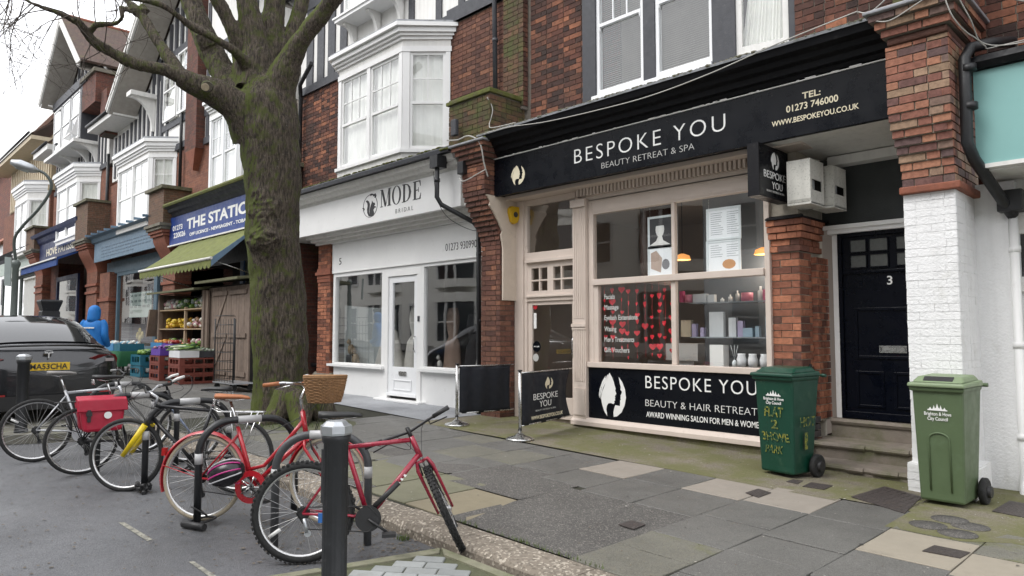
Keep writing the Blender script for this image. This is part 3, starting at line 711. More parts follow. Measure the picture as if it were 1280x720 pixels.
# gathered net curtain
mb = MB(); n = 40
for i in range(n):
    a = .02+(L-.04)*i/n; b = .02+(L-.04)*(i+1)/n; ya = .12+.018*sin(i*1.9); yb_ = .12+.018*sin((i+1)*1.9)
    mb.poly([(a, ya, 4.74), (b, yb_, 4.74), (b*.7+.2, yb_+.03, 6.25), (a*.7+.2, ya+.03, 6.25)])
MB().add(mb, Mc).build('net_curtain', M_CURT, cs)
mb = MB(); mb.box(L, L+.13, -.02, .14, 4.55, 6.4); mb.box(0, L+.13, -.01, .1, 4.4, 4.60); MB().add(mb, Mc).build('window_surround', M_GREYTRIM, sal)
mb = MB(); mb.box(-.0, L, -.03, .05, 4.60, 4.70); MB().add(mb, Mc).build('window_sill', M_WHITEOLD, sal)
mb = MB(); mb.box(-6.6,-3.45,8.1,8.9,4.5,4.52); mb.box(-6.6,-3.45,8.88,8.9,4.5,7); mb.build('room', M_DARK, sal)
mb = MB(); mb.box(-6.3,-4.5,8.5,8.52,4.55,6.9); mb.build('net_curtain', mat('room_grey', (.28,.27,.25), .9, .3, 2, 0), sal)
# ---- black cornice and fascia
FA = 7.40
CX0, CX1 = -7.99, -2.235
def cornice(name, x0, x1, prof, m, parent): # prof: (Y, z) outline
    return MB().prism([(x0, y, z) for (y, z) in prof], (x1-x0, 0, 0)).build(name, m, parent)
cornice('cornice', CX0, CX1, [(7.95,4.05),(7.42,4.05),(7.40,4.09),(7.33,4.10),(7.31,4.16),(7.24,4.18),(7.22,4.23),(7.12,4.25),(7.09,4.33),(7.95,4.42)], M_BLACKPAINT, sal)
cornice('cornice_lead', CX0-.02, CX1+.01, [(7.96,4.428),(7.10,4.337),(7.075,4.32),(7.07,4.345),(7.10,4.36),(7.96,4.45)], M_LEAD, sal)
mb = MB()
for i in range(520):
    x = random.uniform(-7.95,-2.3); y = 7.08+abs(random.gauss(0,.03)); s_ = random.uniform(.008,.026)
    mb.ball((x, y, 4.35+(y-7.1)*.1), s_*1.3, s_, s_*.8, seg=5, rings=3, jit=.3)
mb.build('moss', M_MOSSLEDGE, sal, kind='stuff')
mb = MB(); mb.box(CX0+.02, CX1, FA, FA+.06, 3.425, 4.005); fas = mb.build('fascia_sign', M_BLACKSIGN, sal, bevel=.004)
mb = MB(); mb.box(CX0+.02, CX1, FA-.012, FA+.02, 4.008, 4.02); n = 60
for i in range(n):
    if random.random() < .35: x = CX0+.1+i*(CX1-CX0-.3)/n; mb.box(x, x+random.uniform(.02,.12), FA-.014, FA+.0, 4.02, 4.02+random.uniform(.003,.012))
mb.build('sign_edging', M_WHITEOLD, fas)
cornice('fascia_backing', CX0, CX1, [(7.47,3.46),(7.93,3.46),(7.93,4.05),(7.47,4.05)], M_BLACKPAINT, sal)
def zrow(u, v, Y=FA): return W(u, v, Y)
a = W(718,205,FA); b = W(907,164,FA)
text('BESPOKE YOU', fas, a[0], b[0], FA, W(718,205,FA)[1], .215, M_TEXTW, bold=-.012, spacing=1.25)
a = W(752,211,FA); b = W(868,186,FA); text('BEAUTY RETREAT & SPA', fas, a[0], b[0], FA, a[1], .085, M_TEXTG, bold=-.018)
a = W(1003,126,FA); b = W(1026,122,FA); text('TEL:', fas, a[0], b[0], FA, a[1]+.02, .07, M_TEXTC, bold=.018)
a = W(983,141,FA); b = W(1048,130,FA); text('01273 746000', fas, a[0], b[0], FA, a[1], .075, M_TEXTC, bold=.012)
a = W(965,160,FA); b = W(1074,139,FA); text('WWW.BESPOKEYOU.CO.UK', fas, a[0], b[0], FA, a[1]+.01, .06, M_TEXTC, bold=.01)
# the emblem: a woman's head with waving hair, a second profile behind it (flat print)
LOGO_HAIR = [(.40,1.0),(.30,.90),(.27,.80),(.20,.68),(.12,.55),(.08,.40),(.12,.25),(.20,.10),(.28,.02),(.30,.0),(.29,.08),(.27,.15),(.29,.24),(.35,.30),(.45,.31),(.53,.29),(.57,.32),(.56,.36),(.60,.38),(.585,.41),(.60,.44),(.585,.47),(.61,.50),(.64,.53),(.60,.60),(.615,.65),(.58,.72),(.55,.80),(.49,.90)]
LOGO_FACE = [(.73,.92),(.86,.80),(.95,.64),(.98,.46),(.93,.28),(.82,.12),(.66,.02),(.54,.0),(.53,.10),(.56,.20),(.60,.27),(.76,.26),(.775,.33),(.77,.38),(.80,.41),(.785,.44),(.80,.47),(.79,.50),(.83,.55),(.84,.59),(.79,.63),(.80,.70),(.765,.78),(.745,.86)]
LOGO_L1 = [(.25,.93),(.13,.80),(.03,.62),(.0,.48),(.02,.40),(.045,.52),(.09,.66),(.17,.78),(.24,.86)]
LOGO_L2 = [(.34,.97),(.22,.84),(.11,.68),(.05,.50),(.06,.38),(.09,.50),(.15,.64),(.24,.76),(.31,.86)]
def logo(parent, f, m, name='emblem', depth=.003, lines=True):
    """f maps the unit square to a 3-d point, outside first"""
    mb = MB(); d = f(0,0,depth)-f(0,0,0)
    for sh in ((LOGO_HAIR, LOGO_FACE, LOGO_L1, LOGO_L2) if lines else (LOGO_HAIR, LOGO_FACE)): mb.prism([f(x, y, 0) for (x, y) in sh], d)
    return mb.build(name, m, parent)
def facade_map(x0, z0, w_, h_, Y): return lambda x, y, d: Vector((x0+x*w_, Y-d, z0+y*h_))
a = W(639,232,FA); logo(fas, facade_map(a[0], a[1]-.01, .30, .30, FA), M_TEXTC)
# dentil course, soffit
mb = MB(); mb.box(SX0+.03, SX1+.55, 7.62, 7.93, 3.40, 3.455); mb.build('soffit_board', M_CREAM, sal)
mb = MB(); x = -6.62
while x < -3.7: mb.box(x, x+.035, 7.80, 7.88, 3.29, 3.40); x += .062
mb.build('dentils', M_CREAM, sal, kind='stuff')
mb = MB(); mb.box(-6.70, SX1+.06, 7.88, 7.95, 3.22, 3.40); mb.box(-7.78, -6.75, 7.90, 7.95, 3.33, 3.40); mb.build('frieze_board', M_CREAM, sal)
# ---- shopfront joinery
yf = 7.88
mb = MB()
zt1 = 3.015; xl, xr = -6.38, -3.81; zr0, zr1 = 1.99, 2.075; zs = .90
mb.box(-6.47, xl, yf, yf+.09, .83, 3.24); mb.box(xr, -3.745, yf, yf+.09, .83, 3.24)
mb.box(xl, xr, yf, yf+.09, zt1, 3.24); mb.box(xl, xr, yf-.03, yf+.09, zr0, zr1)
mb.box(xl, -6.30, yf+.005, yf+.08, zs, zr0)
mb.box(-6.47, -3.745, yf-.045, yf+.09, .825, zs)
mb.box(-5.08, -5.03, yf+.01, yf+.08, zr1, zt1); mb.box(-5.10, -5.03, yf+.012, yf+.08, zs, zr0)
sf = mb.build('shopfront_frame', M_CREAM, sal, bevel=.006)
for (a, b, c, d) in ((xl, -5.08, zr1, zt1), (-5.03, xr, zr1, zt1), (-6.30, -5.10, zs, zr0), (-5.03, xr, zs, zr0)): pane(sf, a, b, c, d, yf+.045)
# moulded slip round the top panel
mb = MB(); frame_rect(mb, -6.44, -3.77, 3.045, 3.215, yf-.008, yf, .012); mb.build('moulding', M_CREAM, sf)
# pilaster with flutes, capital and base block
mb = MB(); mb.box(-6.715, -6.475, 7.815, 7.93, .06, 3.26); pl = mb.build('pilaster', M_CREAM, sal, bevel=.006)
mb = MB()
for x in (-6.68,-6.645,-6.61,-6.575,-6.54,-6.505): mb.box(x-.008, x+.008, 7.806, 7.816, 1.52, 3.12)
for x in (-6.68,-6.645,-6.61,-6.575,-6.54,-6.505): mb.box(x-.008, x+.008, 7.806, 7.816, .62, 1.36)
mb.box(-6.73,-6.46,7.79,7.816,1.40,1.44); mb.box(-6.725,-6.465,7.80,7.816,1.36,1.385); mb.box(-6.73,-6.46,7.78,7.816,3.14,3.25); mb.box(-6.70,-6.49,7.80,7.816,.14,.52)
mb.build('moulding', M_CREAM, pl)
# door bay: top light, small panes, door
dx0, dx1 = -7.80, -6.72
mb = MB(); mb.box(dx0-.17, dx0+.02, 7.86, 7.95, -.02, 3.40)
mb.box(dx0+.02, dx0+.075, 7.89, 7.97, 0.02, 3.36); mb.box(dx0+.075, dx1, 7.89, 7.97, 3.31, 3.40); mb.box(dx0+.075, dx1, 7.87, 7.97, 2.42, 2.56); mb.box(dx0+.075, dx1, 7.84, 7.97, 2.40, 2.45)
mb.box(dx1-.012, dx1+.006, 7.89, 7.97, 0.02, 3.31)
mb.box(dx0+.075, dx1-.012, 7.89, 7.97, 1.80, 1.915); mb.box(dx0+.075, dx1-.012, 7.86, 7.97, 1.86, 1.89)
fr = mb.build('door_frame', M_CREAM, sal, bevel=.005)
pane(fr, dx0+.075, dx1-.012, 2.56, 3.31, 7.93, M_GLASSD)
xa, xb = dx0+.075, dx1-.012; za, zb_ = 1.915, 2.40; mb = MB(); w_ = xb-xa
cols_ = [0,.11,.30,.345,.51,.60,.77,.81,.985,1.0]
xs_ = [xa, xa+.09, xa+.25, xa+.28, xa+.43, xa+.55, xa+.70, xa+.73, xb-.01, xb]
for i in range(0, 10, 2): mb.box(xs_[i], xs_[i+1], 7.90, 7.95, za, zb_)
for (p, q) in ((xs_[1],xs_[2]),(xs_[3],xs_[4]),(xs_[5],xs_[6]),(xs_[7],xs_[8])):
    mb.box(p, q, 7.90, 7.95, za, za+.045); mb.box(p, q, 7.90, 7.95, 2.11, 2.135); mb.box(p, q, 7.90, 7.95, 2.315, zb_)
tr = mb.build('transom_light', M_CREAM, sal, bevel=.003)
for (p, q) in ((xs_[1],xs_[2]),(xs_[3],xs_[4]),(xs_[5],xs_[6]),(xs_[7],xs_[8])):
    for (c, d) in ((za+.045,2.11),(2.135,2.315)): pane(tr, p, q, c, d, 7.925)
mb = MB(); frame_rect(mb, xa, xb, .03, 1.80, 7.92, 7.965, .085, tb=.32, tt=.06)
dr = mb.build('door', M_CREAM, sal, bevel=.004)
pane(dr, xa+.085, xb-.085, .35, 1.74, 7.94, M_GLASSD)
MB().tube([(xb-.05,7.90,.95),(xb-.05,7.88,1.0),(xb-.05,7.88,1.2),(xb-.05,7.90,1.25)], .012, 8).build('handle', M_STEEL, dr)
mb = MB(); mb.box(xa+.11, xa+.165, 7.932, 7.936, 1.38, 1.62); st = mb.build('sticker', M_TEXTW, dr)
MB().lathe((xa+.14,7.936,1.72),(0,-1,0),[(0,.045),(.003,.045)],16).build('sticker', mat('red_print', (.45,.02,.03), .5, .05, 3, 0), dr)
MB().lathe((xa+.17,7.936,1.10),(0,-1,0),[(0,.085),(.003,.085)],24).build('sticker', M_BLACKSIGN, dr)
text('WELCOME', dr, xa+.11, xa+.23, 7.932, 1.09, .02, M_TEXTW)
MB().lathe((xa+.15,7.936,.93),(0,-1,0),[(0,.06),(.003,.06)],24).build('sticker', M_TEXTG, dr)
# reeded cream board at the foot of the pilaster, beside the door
# stall riser panel and plinth
mb = MB(); mb.box(-6.47, -3.78, 7.87, 7.93, .11, .822); pn = mb.build('lower_sign', M_BLACKSIGN, sal, bevel=.003)
PY = 7.87
logo(pn, facade_map(W(749,515,PY)[0], .155, .475, .60, PY), M_TEXTW)
a = W(807,485,PY); text('BESPOKE YOU', pn, a[0], -3.93, PY, a[1], .175, M_TEXTW, bold=-.006, spacing=1.15)
a = W(807,507,PY); text('BEAUTY & HAIR RETREAT', pn, a[0], -3.93, PY, a[1]-.005, .095, M_TEXTW, bold=-.02)
a = W(808,520,PY); text('AWARD WINNING SALON FOR MEN & WOMEN', pn, a[0], -3.86, PY, a[1]-.01, .075, M_TEXTW, bold=.006)
mb = MB(); mb.prism([(-6.74,7.78,-.0),(-6.74,7.95,-.0),(-6.74,7.95,.108),(-6.74,7.84,.108),(-6.74,7.78,.06)], (2.97,0,0)); mb.build('plinth', M_CREAM, sal, bevel=.006)
mb = MB(); mb.prism([(-6.72,7.83,-.3),(-3.60,7.83,-.3),(-3.60,7.83,-.003),(-6.72,7.83,-.003)], (0,.12,0)); mb.build('concrete_base', M_APRON, sal)
# inside the shop
M_INW = mat('inner_wall', (.30,.25,.21), .9, .06, 1, 0); M_INBR = mat('inner_brown', (.045,.022,.016), .8, .15, 1, 0)
mb = MB(); mb.box(-7.9,-3.8,7.96,11.4,-.02,.06); mb.box(-7.9,-3.8,11.38,11.42,0,3.4); mb.box(-7.94,-7.9,7.99,11.4,0,3.4); mb.box(-3.8,-3.76,8.0,11.4,0,3.4); mb.box(-7.9,-3.8,7.97,11.4,3.3,3.34); mb.build('shop_room', M_INW, sal)
mb = MB(); mb.box(-5.75,-5.70,8.15,8.9,2.0,3.28); mb.build('partition', M_INBR, sal)
mb = MB(); mb.box(-5.03,-3.82,8.6,8.63,.06,3.2); mb.build('display_back', mat('display_blue_grey', (.10,.115,.13), .7, .08, 2, 0), sal)
# ---- display: strings of hearts, framed notices, shelves with goods
M_RED = mat('red_foil', (.75,.03,.05), .45, .2, 9, .05, 30)
HEART = [(0,-.95),(-.55,-.42),(-.9,.05),(-.95,.45),(-.72,.78),(-.35,.8),(0,.45),(.35,.8),(.72,.78),(.95,.45),(.9,.05),(.55,-.42)]
hs_ = [(756,10),(766,9),(776,8),(786,10),(796,10),(806,9),(815,9),(824,10),(832,9),(840,9)]
for k, (u, n) in enumerate(hs_):
    x, _ = W(u, 400, 7.98); zc = 1.93; y = 7.975+random.uniform(-.012,.03)
    gtop = zc; r = thing('heart_garland', 'string of red foil hearts, %s in the lower left salon window' % ['leftmost','second from left','third from left','fourth from left','fifth from left','fifth from right','fourth from right','third from right','second from right','rightmost'][k], 'garland', (x, y, 1.0), 'heart garlands in the salon window')
    MB().tube([(x,y,1.985),(x,y,.98)], .0018, 4).build('string', M_RED, r)
    z = zc - random.uniform(0,.05)
    while z > .96:
        s_ = random.choice((.028,.036,.042,.05)); ro = random.uniform(-1.1,1.1); x += random.uniform(-.012,.012); c_, s2_ = cos(ro), sin(ro)
        mb = MB(); mb.prism([(x+px_*s_*c_, y+px_*s_*s2_-.003, z+pz_*s_) for (px_, pz_) in HEART], (0,.003,0)); mb.build('heart', M_RED, r)
        z -= random.uniform(.085,.19)
for i, (s_, v) in enumerate((('Facials',374),('Massage',387),('Eyelash Extensions',400),('Waxing',414),("Men's Treatments",427),('Gift Vouchers',440))):
    a = W(755.5, v, yf+.044); wd = {0:.20,1:.27,2:.62,3:.23,4:.56,5:.47}[i]
    text(s_, sf, a[0], a[0]+wd*.92, yf+.044, a[1], .07, M_TEXTG, name='window_lettering', bold=.02, depth=.001)
M_PAPER = mat('paper', (.80,.82,.84), .6, .05, 4, 0); M_PHOTO = mat('photo_print', (.06,.06,.065), .4, .2, 5, 0); M_SKINP = mat('print_skin', (.5,.38,.32), .5, .15, 9, 0)
M_LITP = mat('backlit_paper', (.80,.82,.84), .6, .05, 4, 0); _b = M_LITP.node_tree.nodes['Principled BSDF']; _b.inputs['Emission Color'].default_value = (.85,.93,1,1); _b.inputs['Emission Strength'].default_value = .06  # faint emission added to brighten the prints, no lamp behind them
M_BLIT = mat('acrylic', (.75,.8,.82), .2, .02, 4, 0)
def poster(u0, v0, u1, v1, Y, label, kind):
    x0, z1 = W(u0, v0, Y); x1, z0 = W(u1, v1, Y)
    zz0 = min(z0, z1); zz1 = max(z0, z1)
    r = thing('framed_notice', label, 'notice', ((x0+x1)/2, Y, zz0), 'acrylic frames hung in the salon window')
    mb = MB(); frame_rect(mb, x0, x1, zz0, zz1, Y-.012, Y, .03); mb.build('frame', M_BLIT, r)
    mb = MB(); mb.box(x0+.03, x1-.03, Y-.006, Y, zz0+.03, zz1-.03); mb.build('print', M_LITP if kind != 'face' else M_PHOTO, r)
    w_, h_ = x1-x0, zz1-zz0
    if kind == 'face':
        mb = MB(); cx, cz = x0+w_*.42, zz0+h_*.58
        mb.prism([(cx+.085*cos(t)*.8, Y-.0065, cz+.105*sin(t)) for t in [i*pi/8 for i in range(16)]], (0,-.001,0))
        mb.prism([(cx-.03,Y-.0068,cz-.09),(cx+.03,Y-.0068,cz-.09),(cx+.05,Y-.0068,cz-.15),(cx+.16,Y-.0068,zz0+.04),(cx-.17,Y-.0068,zz0+.04),(cx-.06,Y-.0068,cz-.15)], (0,-.001,0))
        mb.build('print', M_TEXTW, r)
        mb = MB(); mb.prism([(cx+.1*cos(t)-.01, Y-.0078, cz+.05+.085*sin(t)) for t in [i*pi/10 for i in range(11)]], (0,-.001,0)); mb.build('print', M_PHOTO, r)
        mb = MB(); mb.box(x0+w_*.74,x1-.035,Y-.008,Y-.0065,zz0+.05,zz1-.05); mb.build('print', M_PHOTO, r)
    elif kind == 'spa':
        mb = MB(); mb.prism([(x0+.05,Y-.0068,zz0+.12),(x0+w_*.45,Y-.0068,zz0+.06),(x0+w_*.5,Y-.0068,zz0+h_*.6),(x0+w_*.3,Y-.0068,zz1-.06),(x0+.05,Y-.0068,zz1-.09)], (0,-.001,0)); mb.build('print', M_SKINP, r)
        mb = MB(); mb.prism([(x0+w_*.62+.06*cos(t),Y-.0068,zz0+h_*.4+.07*sin(t)) for t in [i*pi/6 for i in range(12)]], (0,-.001,0)); mb.build('print', mat('print_grey', (.2,.2,.22), .5), r)
    else:
        mb = MB()
        for cidx in (0, 1):
            xx = x0+.06+cidx*w_*.47
            for k in range(11 if kind == 'list' else 6):
                z = zz1-.07-k*(h_-.12)/11; mb.box(xx, xx+w_*.38*random.uniform(.6,1), Y-.0068, Y-.0058, z, z+.006)
        mb.build('print', mat('print_line', (.28,.30,.33), .6), r)
        if kind == 'offer': MB().prism([(x1-.16+.09*cos(t),Y-.0068,zz0+.12+.06*sin(t)) for t in [i*pi/6 for i in range(12)]], (0,-.001,0)).build('print', mat('print_orange', (.6,.3,.12), .6), r)
    MB().tube([(x0+.03,Y+.003,zz1),(x0+.03,Y+.003,zz1+.12)], .002, 4).build('wire', M_STEEL, r)
PYY = 7.96
poster(810,272,847,308,PYY,'framed black and white portrait of a woman in the upper salon window','face')
poster(810,309,847,345,PYY,'framed pastel spa photograph below the portrait in the salon window','spa')
poster(883,262,927,298,PYY,'framed price list with fine columns, upper of the two on the right of the window','list')
poster(883,302,927,341,PYY,'framed notice with an orange picture, lower of the two on the right of the window','offer')
M_SHELF = mat('glass_shelf', (.25,.28,.30), .2, .05, 4, 0)
sh = thing('display_shelf', 'dark shelves of beauty products behind the lower right salon window', 'shelf unit', (-4.4, 8.3, .9))
for v in (378, 421):
    z = W(900, v, 8.3)[1]; MB().box(-4.98, -3.84, 8.15, 8.5, z-.015, z).build('shelf', M_SHELF, sh)
MB().box(-4.98,-3.84,8.1,8.58,.84,.885).build('shelf', M_INW, sh)
prods = [('pink_box',(.5,.08,.18)),('white_bottle',(.65,.66,.66)),('lilac_box',(.38,.34,.48)),('pale_box',(.55,.58,.6)),('rose_tin',(.6,.22,.3)),('blue_box',(.3,.4,.48)),('kraft_box',(.42,.36,.26))]
def prod(u, v, Y, w_, h_, kind, nm=None):
    x, z = W(u, v, Y); n_, c = prods[kind]; m = mat(n_, c, .4, .1, 8, 0); mb = MB()
    if n_ == 'white_bottle' or n_ == 'rose_tin': mb.lathe((x, Y, z), (0,0,1), [(0,w_/2),(h_*.7,w_/2),(h_*.78,w_/5),(h_,w_/5)] if n_ == 'white_bottle' else [(0,w_/2),(h_,w_/2)], 12)
    else: mb.box(x-w_/2, x+w_/2, Y-.03, Y+.03, z, z+h_)
    return mb, m, (x, Y, z)
plist = [(853,378,.05,.15,0,'pink carton at the left end of the upper shelf'),(861,378,.10,.10,4,'round pink tin beside the pink carton on the upper shelf'),(876,378,.2,.11,3,'pale gift pack on the upper shelf'),(890,378,.10,.10,3,'grey carton on the upper shelf'),(903,378,.05,.06,1,'small white pot on the upper shelf'),(913,378,.05,.10,1,'white bottle on the upper shelf'),(922,378,.05,.15,1,'tall white bottle with pump in the middle of the upper shelf'),(934,378,.15,.12,4,'round pink tin in the middle of the upper shelf'),(951,378,.07,.2,1,'white flask right on the upper shelf'),(959,378,.08,.16,0,'bright pink carton at the right end of the upper shelf'),
 (859,421,.15,.22,6,'patterned brown carton at the left end of the lower shelf'),(869,421,.06,.17,2,'lilac carton by the brown one on the lower shelf'),(879,421,.05,.12,2,'small lilac carton on the lower shelf'),(897,421,.2,.32,3,'white leaflet standing in the middle of the lower shelf'),(917,421,.10,.24,3,'tall pale card right of the leaflet on the lower shelf'),(927,421,.07,.2,2,'lilac card on the lower shelf'),(936,421,.13,.11,5,'low blue carton on the lower shelf'),(948,421,.05,.13,5,'slim blue carton on the lower shelf'),(961,421,.05,.25,5,'tall blue carton at the right end of the lower shelf')]
for (u, v, w_, h_, k, lab) in plist:
    mb, m, l = prod(u, v, 8.24, w_, h_, k); single(mb, 'product', m, lab, 'product', l, 'beauty products on the window shelves')
x, z = W(902, 452, 8.2); single(MB().box(x-.12,x+.07,8.12,8.26,.886,1.16), 'display_block', M_TEXTW, 'white display block on the window bottom of the salon', 'box', (x,8.2,.886))
for (u, lab) in ((927,'white jug left of the three on the salon window bottom'),(941,'blue-white mug in the middle on the salon window bottom'),(956,'white basket pot at the right on the salon window bottom')):
    x, z = W(u, 450, 8.15); r = single(MB().lathe((x,8.15,.886),(0,0,1),[(0,.05),(.1,.06),(.15,.045),(.17,.05)],14), 'pot', M_PAPER, lab, 'pot', (x,8.15,.886), 'pots on the salon window bottom')
x, _ = W(918, 440, 8.2); mb = MB()
for k in range(6): mb.tube([(x,8.2,.97),(x+.05*cos(k*1.05),8.2+.05*sin(k*1.05),1.16)], .002, 4)
mb.lathe((x,8.2,.886),(0,0,1),[(0,.03),(.06,.032),(.09,.012)],10); single(mb, 'reed_diffuser', M_BLIT, 'glass reed diffuser beside the white display block', 'diffuser', (x,8.2,.886))
x0_, _ = W(800,440,9.0); single(MB().box(-6.05,-5.5,9.2,9.6,.9,1.15).box(-5.9,-5.6,9.25,9.6,.0601,.9), 'white_desk', M_TEXTW, 'white reception desk inside the salon behind the heart garlands', 'desk', (-5.8,9.4,.06))
# ---- brick pier between window and entrance, flared capital, engineering-brick foot
pe = thing('entrance_pier', 'orange-red brick pier with flared cap between the salon window and the black front door', 'pier', (-3.58, FY, -.15))
ex0, ex1 = -3.745, -3.42
mb = MB(); mb.box(ex0, ex1-.004, FY+.012, 8.6, -.25, 3.42); mb.build('core', M_MORTAR, pe)
bp = Bricks(pe)
bp.wall((ex0, FY+.004), 0, ex1-ex0, .44, 2.24, B_ORANGE); bp.wall((ex1, FY+.004), pi/2, .31, .44, 2.24, B_ORANGE, start=1)
mb = MB(); mb.box(ex1-.01, ex1+.055, 8.26, 8.6, .3, 2.2); mb.build('core', M_MORTAR, pe)
bp.wall((ex1+.06, 8.256), pi/2, .33, .32, 2.2, B_ORANGE, bond='header')
bp.wall((ex1, 8.256), 0, .06, .32, 2.2, B_ORANGE)
for k in range(5):                                   # flared capital courses
    e = .012+.017*k if k > 1 else (.03 if k == 0 else .008)
    z = 2.245+.075*k
    bp.wall((ex0-e*.3, FY+.002-e), 0, ex1-ex0+e*1.3, z, z+.075, B_ORANGE, d=.08, start=k); bp.wall((ex1+e, FY+.002-e), pi/2, .55+e, z, z+.075, B_ORANGE, d=.1, start=k+1)
mb = MB(); mb.prism([(ex0-.02,FY-.11,2.62),(ex1+.10,FY-.11,2.62),(ex1+.10,8.55,2.62),(ex0-.02,8.55,2.62)],(0,0,.018)); mb.prism([(ex0-.02,FY-.10,2.638),(ex1+.09,FY-.10,2.638),(ex1+.05,FY-.03,2.67),(ex0-.02,FY-.03,2.67)],(0,.05,0)); mb.build('capping', M_BLACKPAINT, pe)
bp.wall((ex0, FY+.03), 0, .30, 2.67, 3.42, brick_mat('plain_terracotta_brick', [(0,(.26,.085,.04)),(.5,(.21,.07,.035)),(1,(.17,.06,.035))]), j=.004); bp.wall((ex0+.30, FY+.03), pi/2, .6, 2.67, 3.42, MATS['plain_terracotta_brick'], j=.004)
for k in range(8):                                   # bull-nosed foot
    z = -.17+.077*k; e = .10 if k < 4 else .085; e = e if k < 7 else .03
    bp.wall((ex0+.02, FY-e), 0, ex1-ex0-.02+e, z, z+.075, B_GREY, d=.12, start=k); bp.wall((ex1+e, FY-e), pi/2, .30+e*.5, z, z+.075, B_GREY, d=.12, start=k)
bp.flush()
mb = MB(); mb.lathe((ex1+.002,8.14,.93),(1,0,0),[(0,.03),(.015,.03),(.02,.012)],12); mb.build('bell_push', M_BLACKIRON, pe)
# entrance recess
mb = MB(); mb.box(ex1+.02, -2.2, 8.56, 8.62, 2.56, 3.40); mb.build('entry_panel', mat('dark_grey_render', (.035,.04,.04), .6, .25, 3, .3), sal)
mb = MB(); mb.prism([(-3.72,7.47,3.43),(-2.24,7.47,3.43),(-2.24,8.6,3.38),(-3.35,8.6,3.38)],(0,0,.03)); mb.box(-3.25,-2.2,8.38,8.555,3.27,3.375); mb.build('entry_soffit', M_WHITEOLD, sal)
mb = MB(); mb.box(-3.30,-2.2,8.44,8.60,2.47,2.555); mb.box(-3.34,-2.2,8.41,8.46,2.52,2.57); mb.box(-3.27,-3.205,8.50,8.60,.33,2.47); mb.build('door_surround', M_WHITE, sal, bevel=.005)
fd = MB(); fx0, fx1, fy_ = -3.205, -2.20, 8.52
fd.box(fx0, fx1, fy_, fy_+.06, .335, 2.47)
def panelrect(mb, x0, x1, z0, z1, y, t=.03, d=.014): frame_rect(mb, x0, x1, z0, z1, y-d, y, t)
dmb = MB()
frame_rect(dmb, fx0+.0, fx1, .335, 2.47, fy_-.035, fy_-.0, .045)
panelrect(dmb, fx0+.16, fx0+.88, 1.02, 1.60, fy_, .035); panelrect(dmb, fx0+.16, fx0+.46, .47, .88, fy_, .03); panelrect(dmb, fx0+.56, fx0+.86, .47, .88, fy_, .03)
dmb.box(fx0+.05, fx1-.05, fy_-.03, fy_, 1.995, 2.025); dmb.box(fx0+.045, fx1-.04, fy_-.055, fy_, .34, .42)
fdo = fd.build('front_door', M_NAVY, sal); dmb.build('mouldings', M_NAVY, fdo, bevel=.004)
mb = MB(); gx = [fx0+.13, fx0+.32, fx0+.34, fx0+.55, fx0+.62, fx0+.83]
for a in (0, 2, 4): 
    for (c, d) in ((2.055,2.215),(2.235,2.395)): MB().box(gx[a]+.01, gx[a+1]-.01, fy_-.006, fy_-.002, c+.01, d-.01).build('pane', mat('obscured_glass', (.10,.105,.10), .12, .2, 30, .1, 60), fdo)
for a in (0, 2, 4):
    for (c, d) in ((2.055,2.215),(2.235,2.395)): frame_rect(mb, gx[a], gx[a+1], c, d, fy_-.02, fy_, .012)
mb.build('glazing_bars', M_NAVY, fdo)
a = W(1109,355,fy_); text('3', fdo, a[0]-.0, a[0]+.055, fy_, a[1]-.005, .10, M_TEXTW, bold=.01)
mb = MB(); a = W(1102,437,fy_); frame_rect(mb, a[0]-.02, a[0]+.26, a[1]-.035, a[1]+.045, fy_-.01, fy_, .014); mb.box(a[0],a[0]+.24,fy_-.006,fy_-.001,a[1]-.02,a[1]+.03); mb.build('letter_plate', M_STEEL, fdo)
# steps
stp = thing('entrance_steps', 'worn stone steps, mossy at the edges, leading up to the black front door', 'steps', (-2.75, 8.0, -.17))
for (y0, y1, z0, z1, xa_, xb_) in ((7.52,8.0,-.3,-.045,-3.30,-2.17),(7.90,8.45,-.3,.12,-3.36,-2.17)):
    mb = MB(); mb.box(xa_, xb_, y0+.03, y1+.2, z0, z1-.055); mb.build('riser', M_STEP, stp)
    n = 14; mb = MB()
    for i in range(n):
        xa2, xb2 = xa_+(xb_-xa_)*i/n, xa_+(xb_-xa_)*(i+1)/n; e = random.uniform(0,.006) + (.02 if random.random() < .12 else 0)
        mb.prism([(xa2,y0+e,z1-.05),(xa2,y0-.012+e,z1-.03),(xa2,y0+e,z1-.008),(xa2,y0+.02+e,z1),(xa2,y1+.1,z1),(xa2,y1+.1,z1-.05)], (xb2-xa2,0,0))
    mb.build('tread', M_STEP, stp)
mb = MB(); mb.box(-3.30,-2.2,8.42,8.6,.1,.27); mb.prism([(-3.30,8.40,.27),(-3.30,8.385,.30),(-3.30,8.41,.33),(-3.30,8.6,.33),(-3.30,8.6,.27)],(1.1,0,0)); mb.build('threshold', M_STEP, stp)
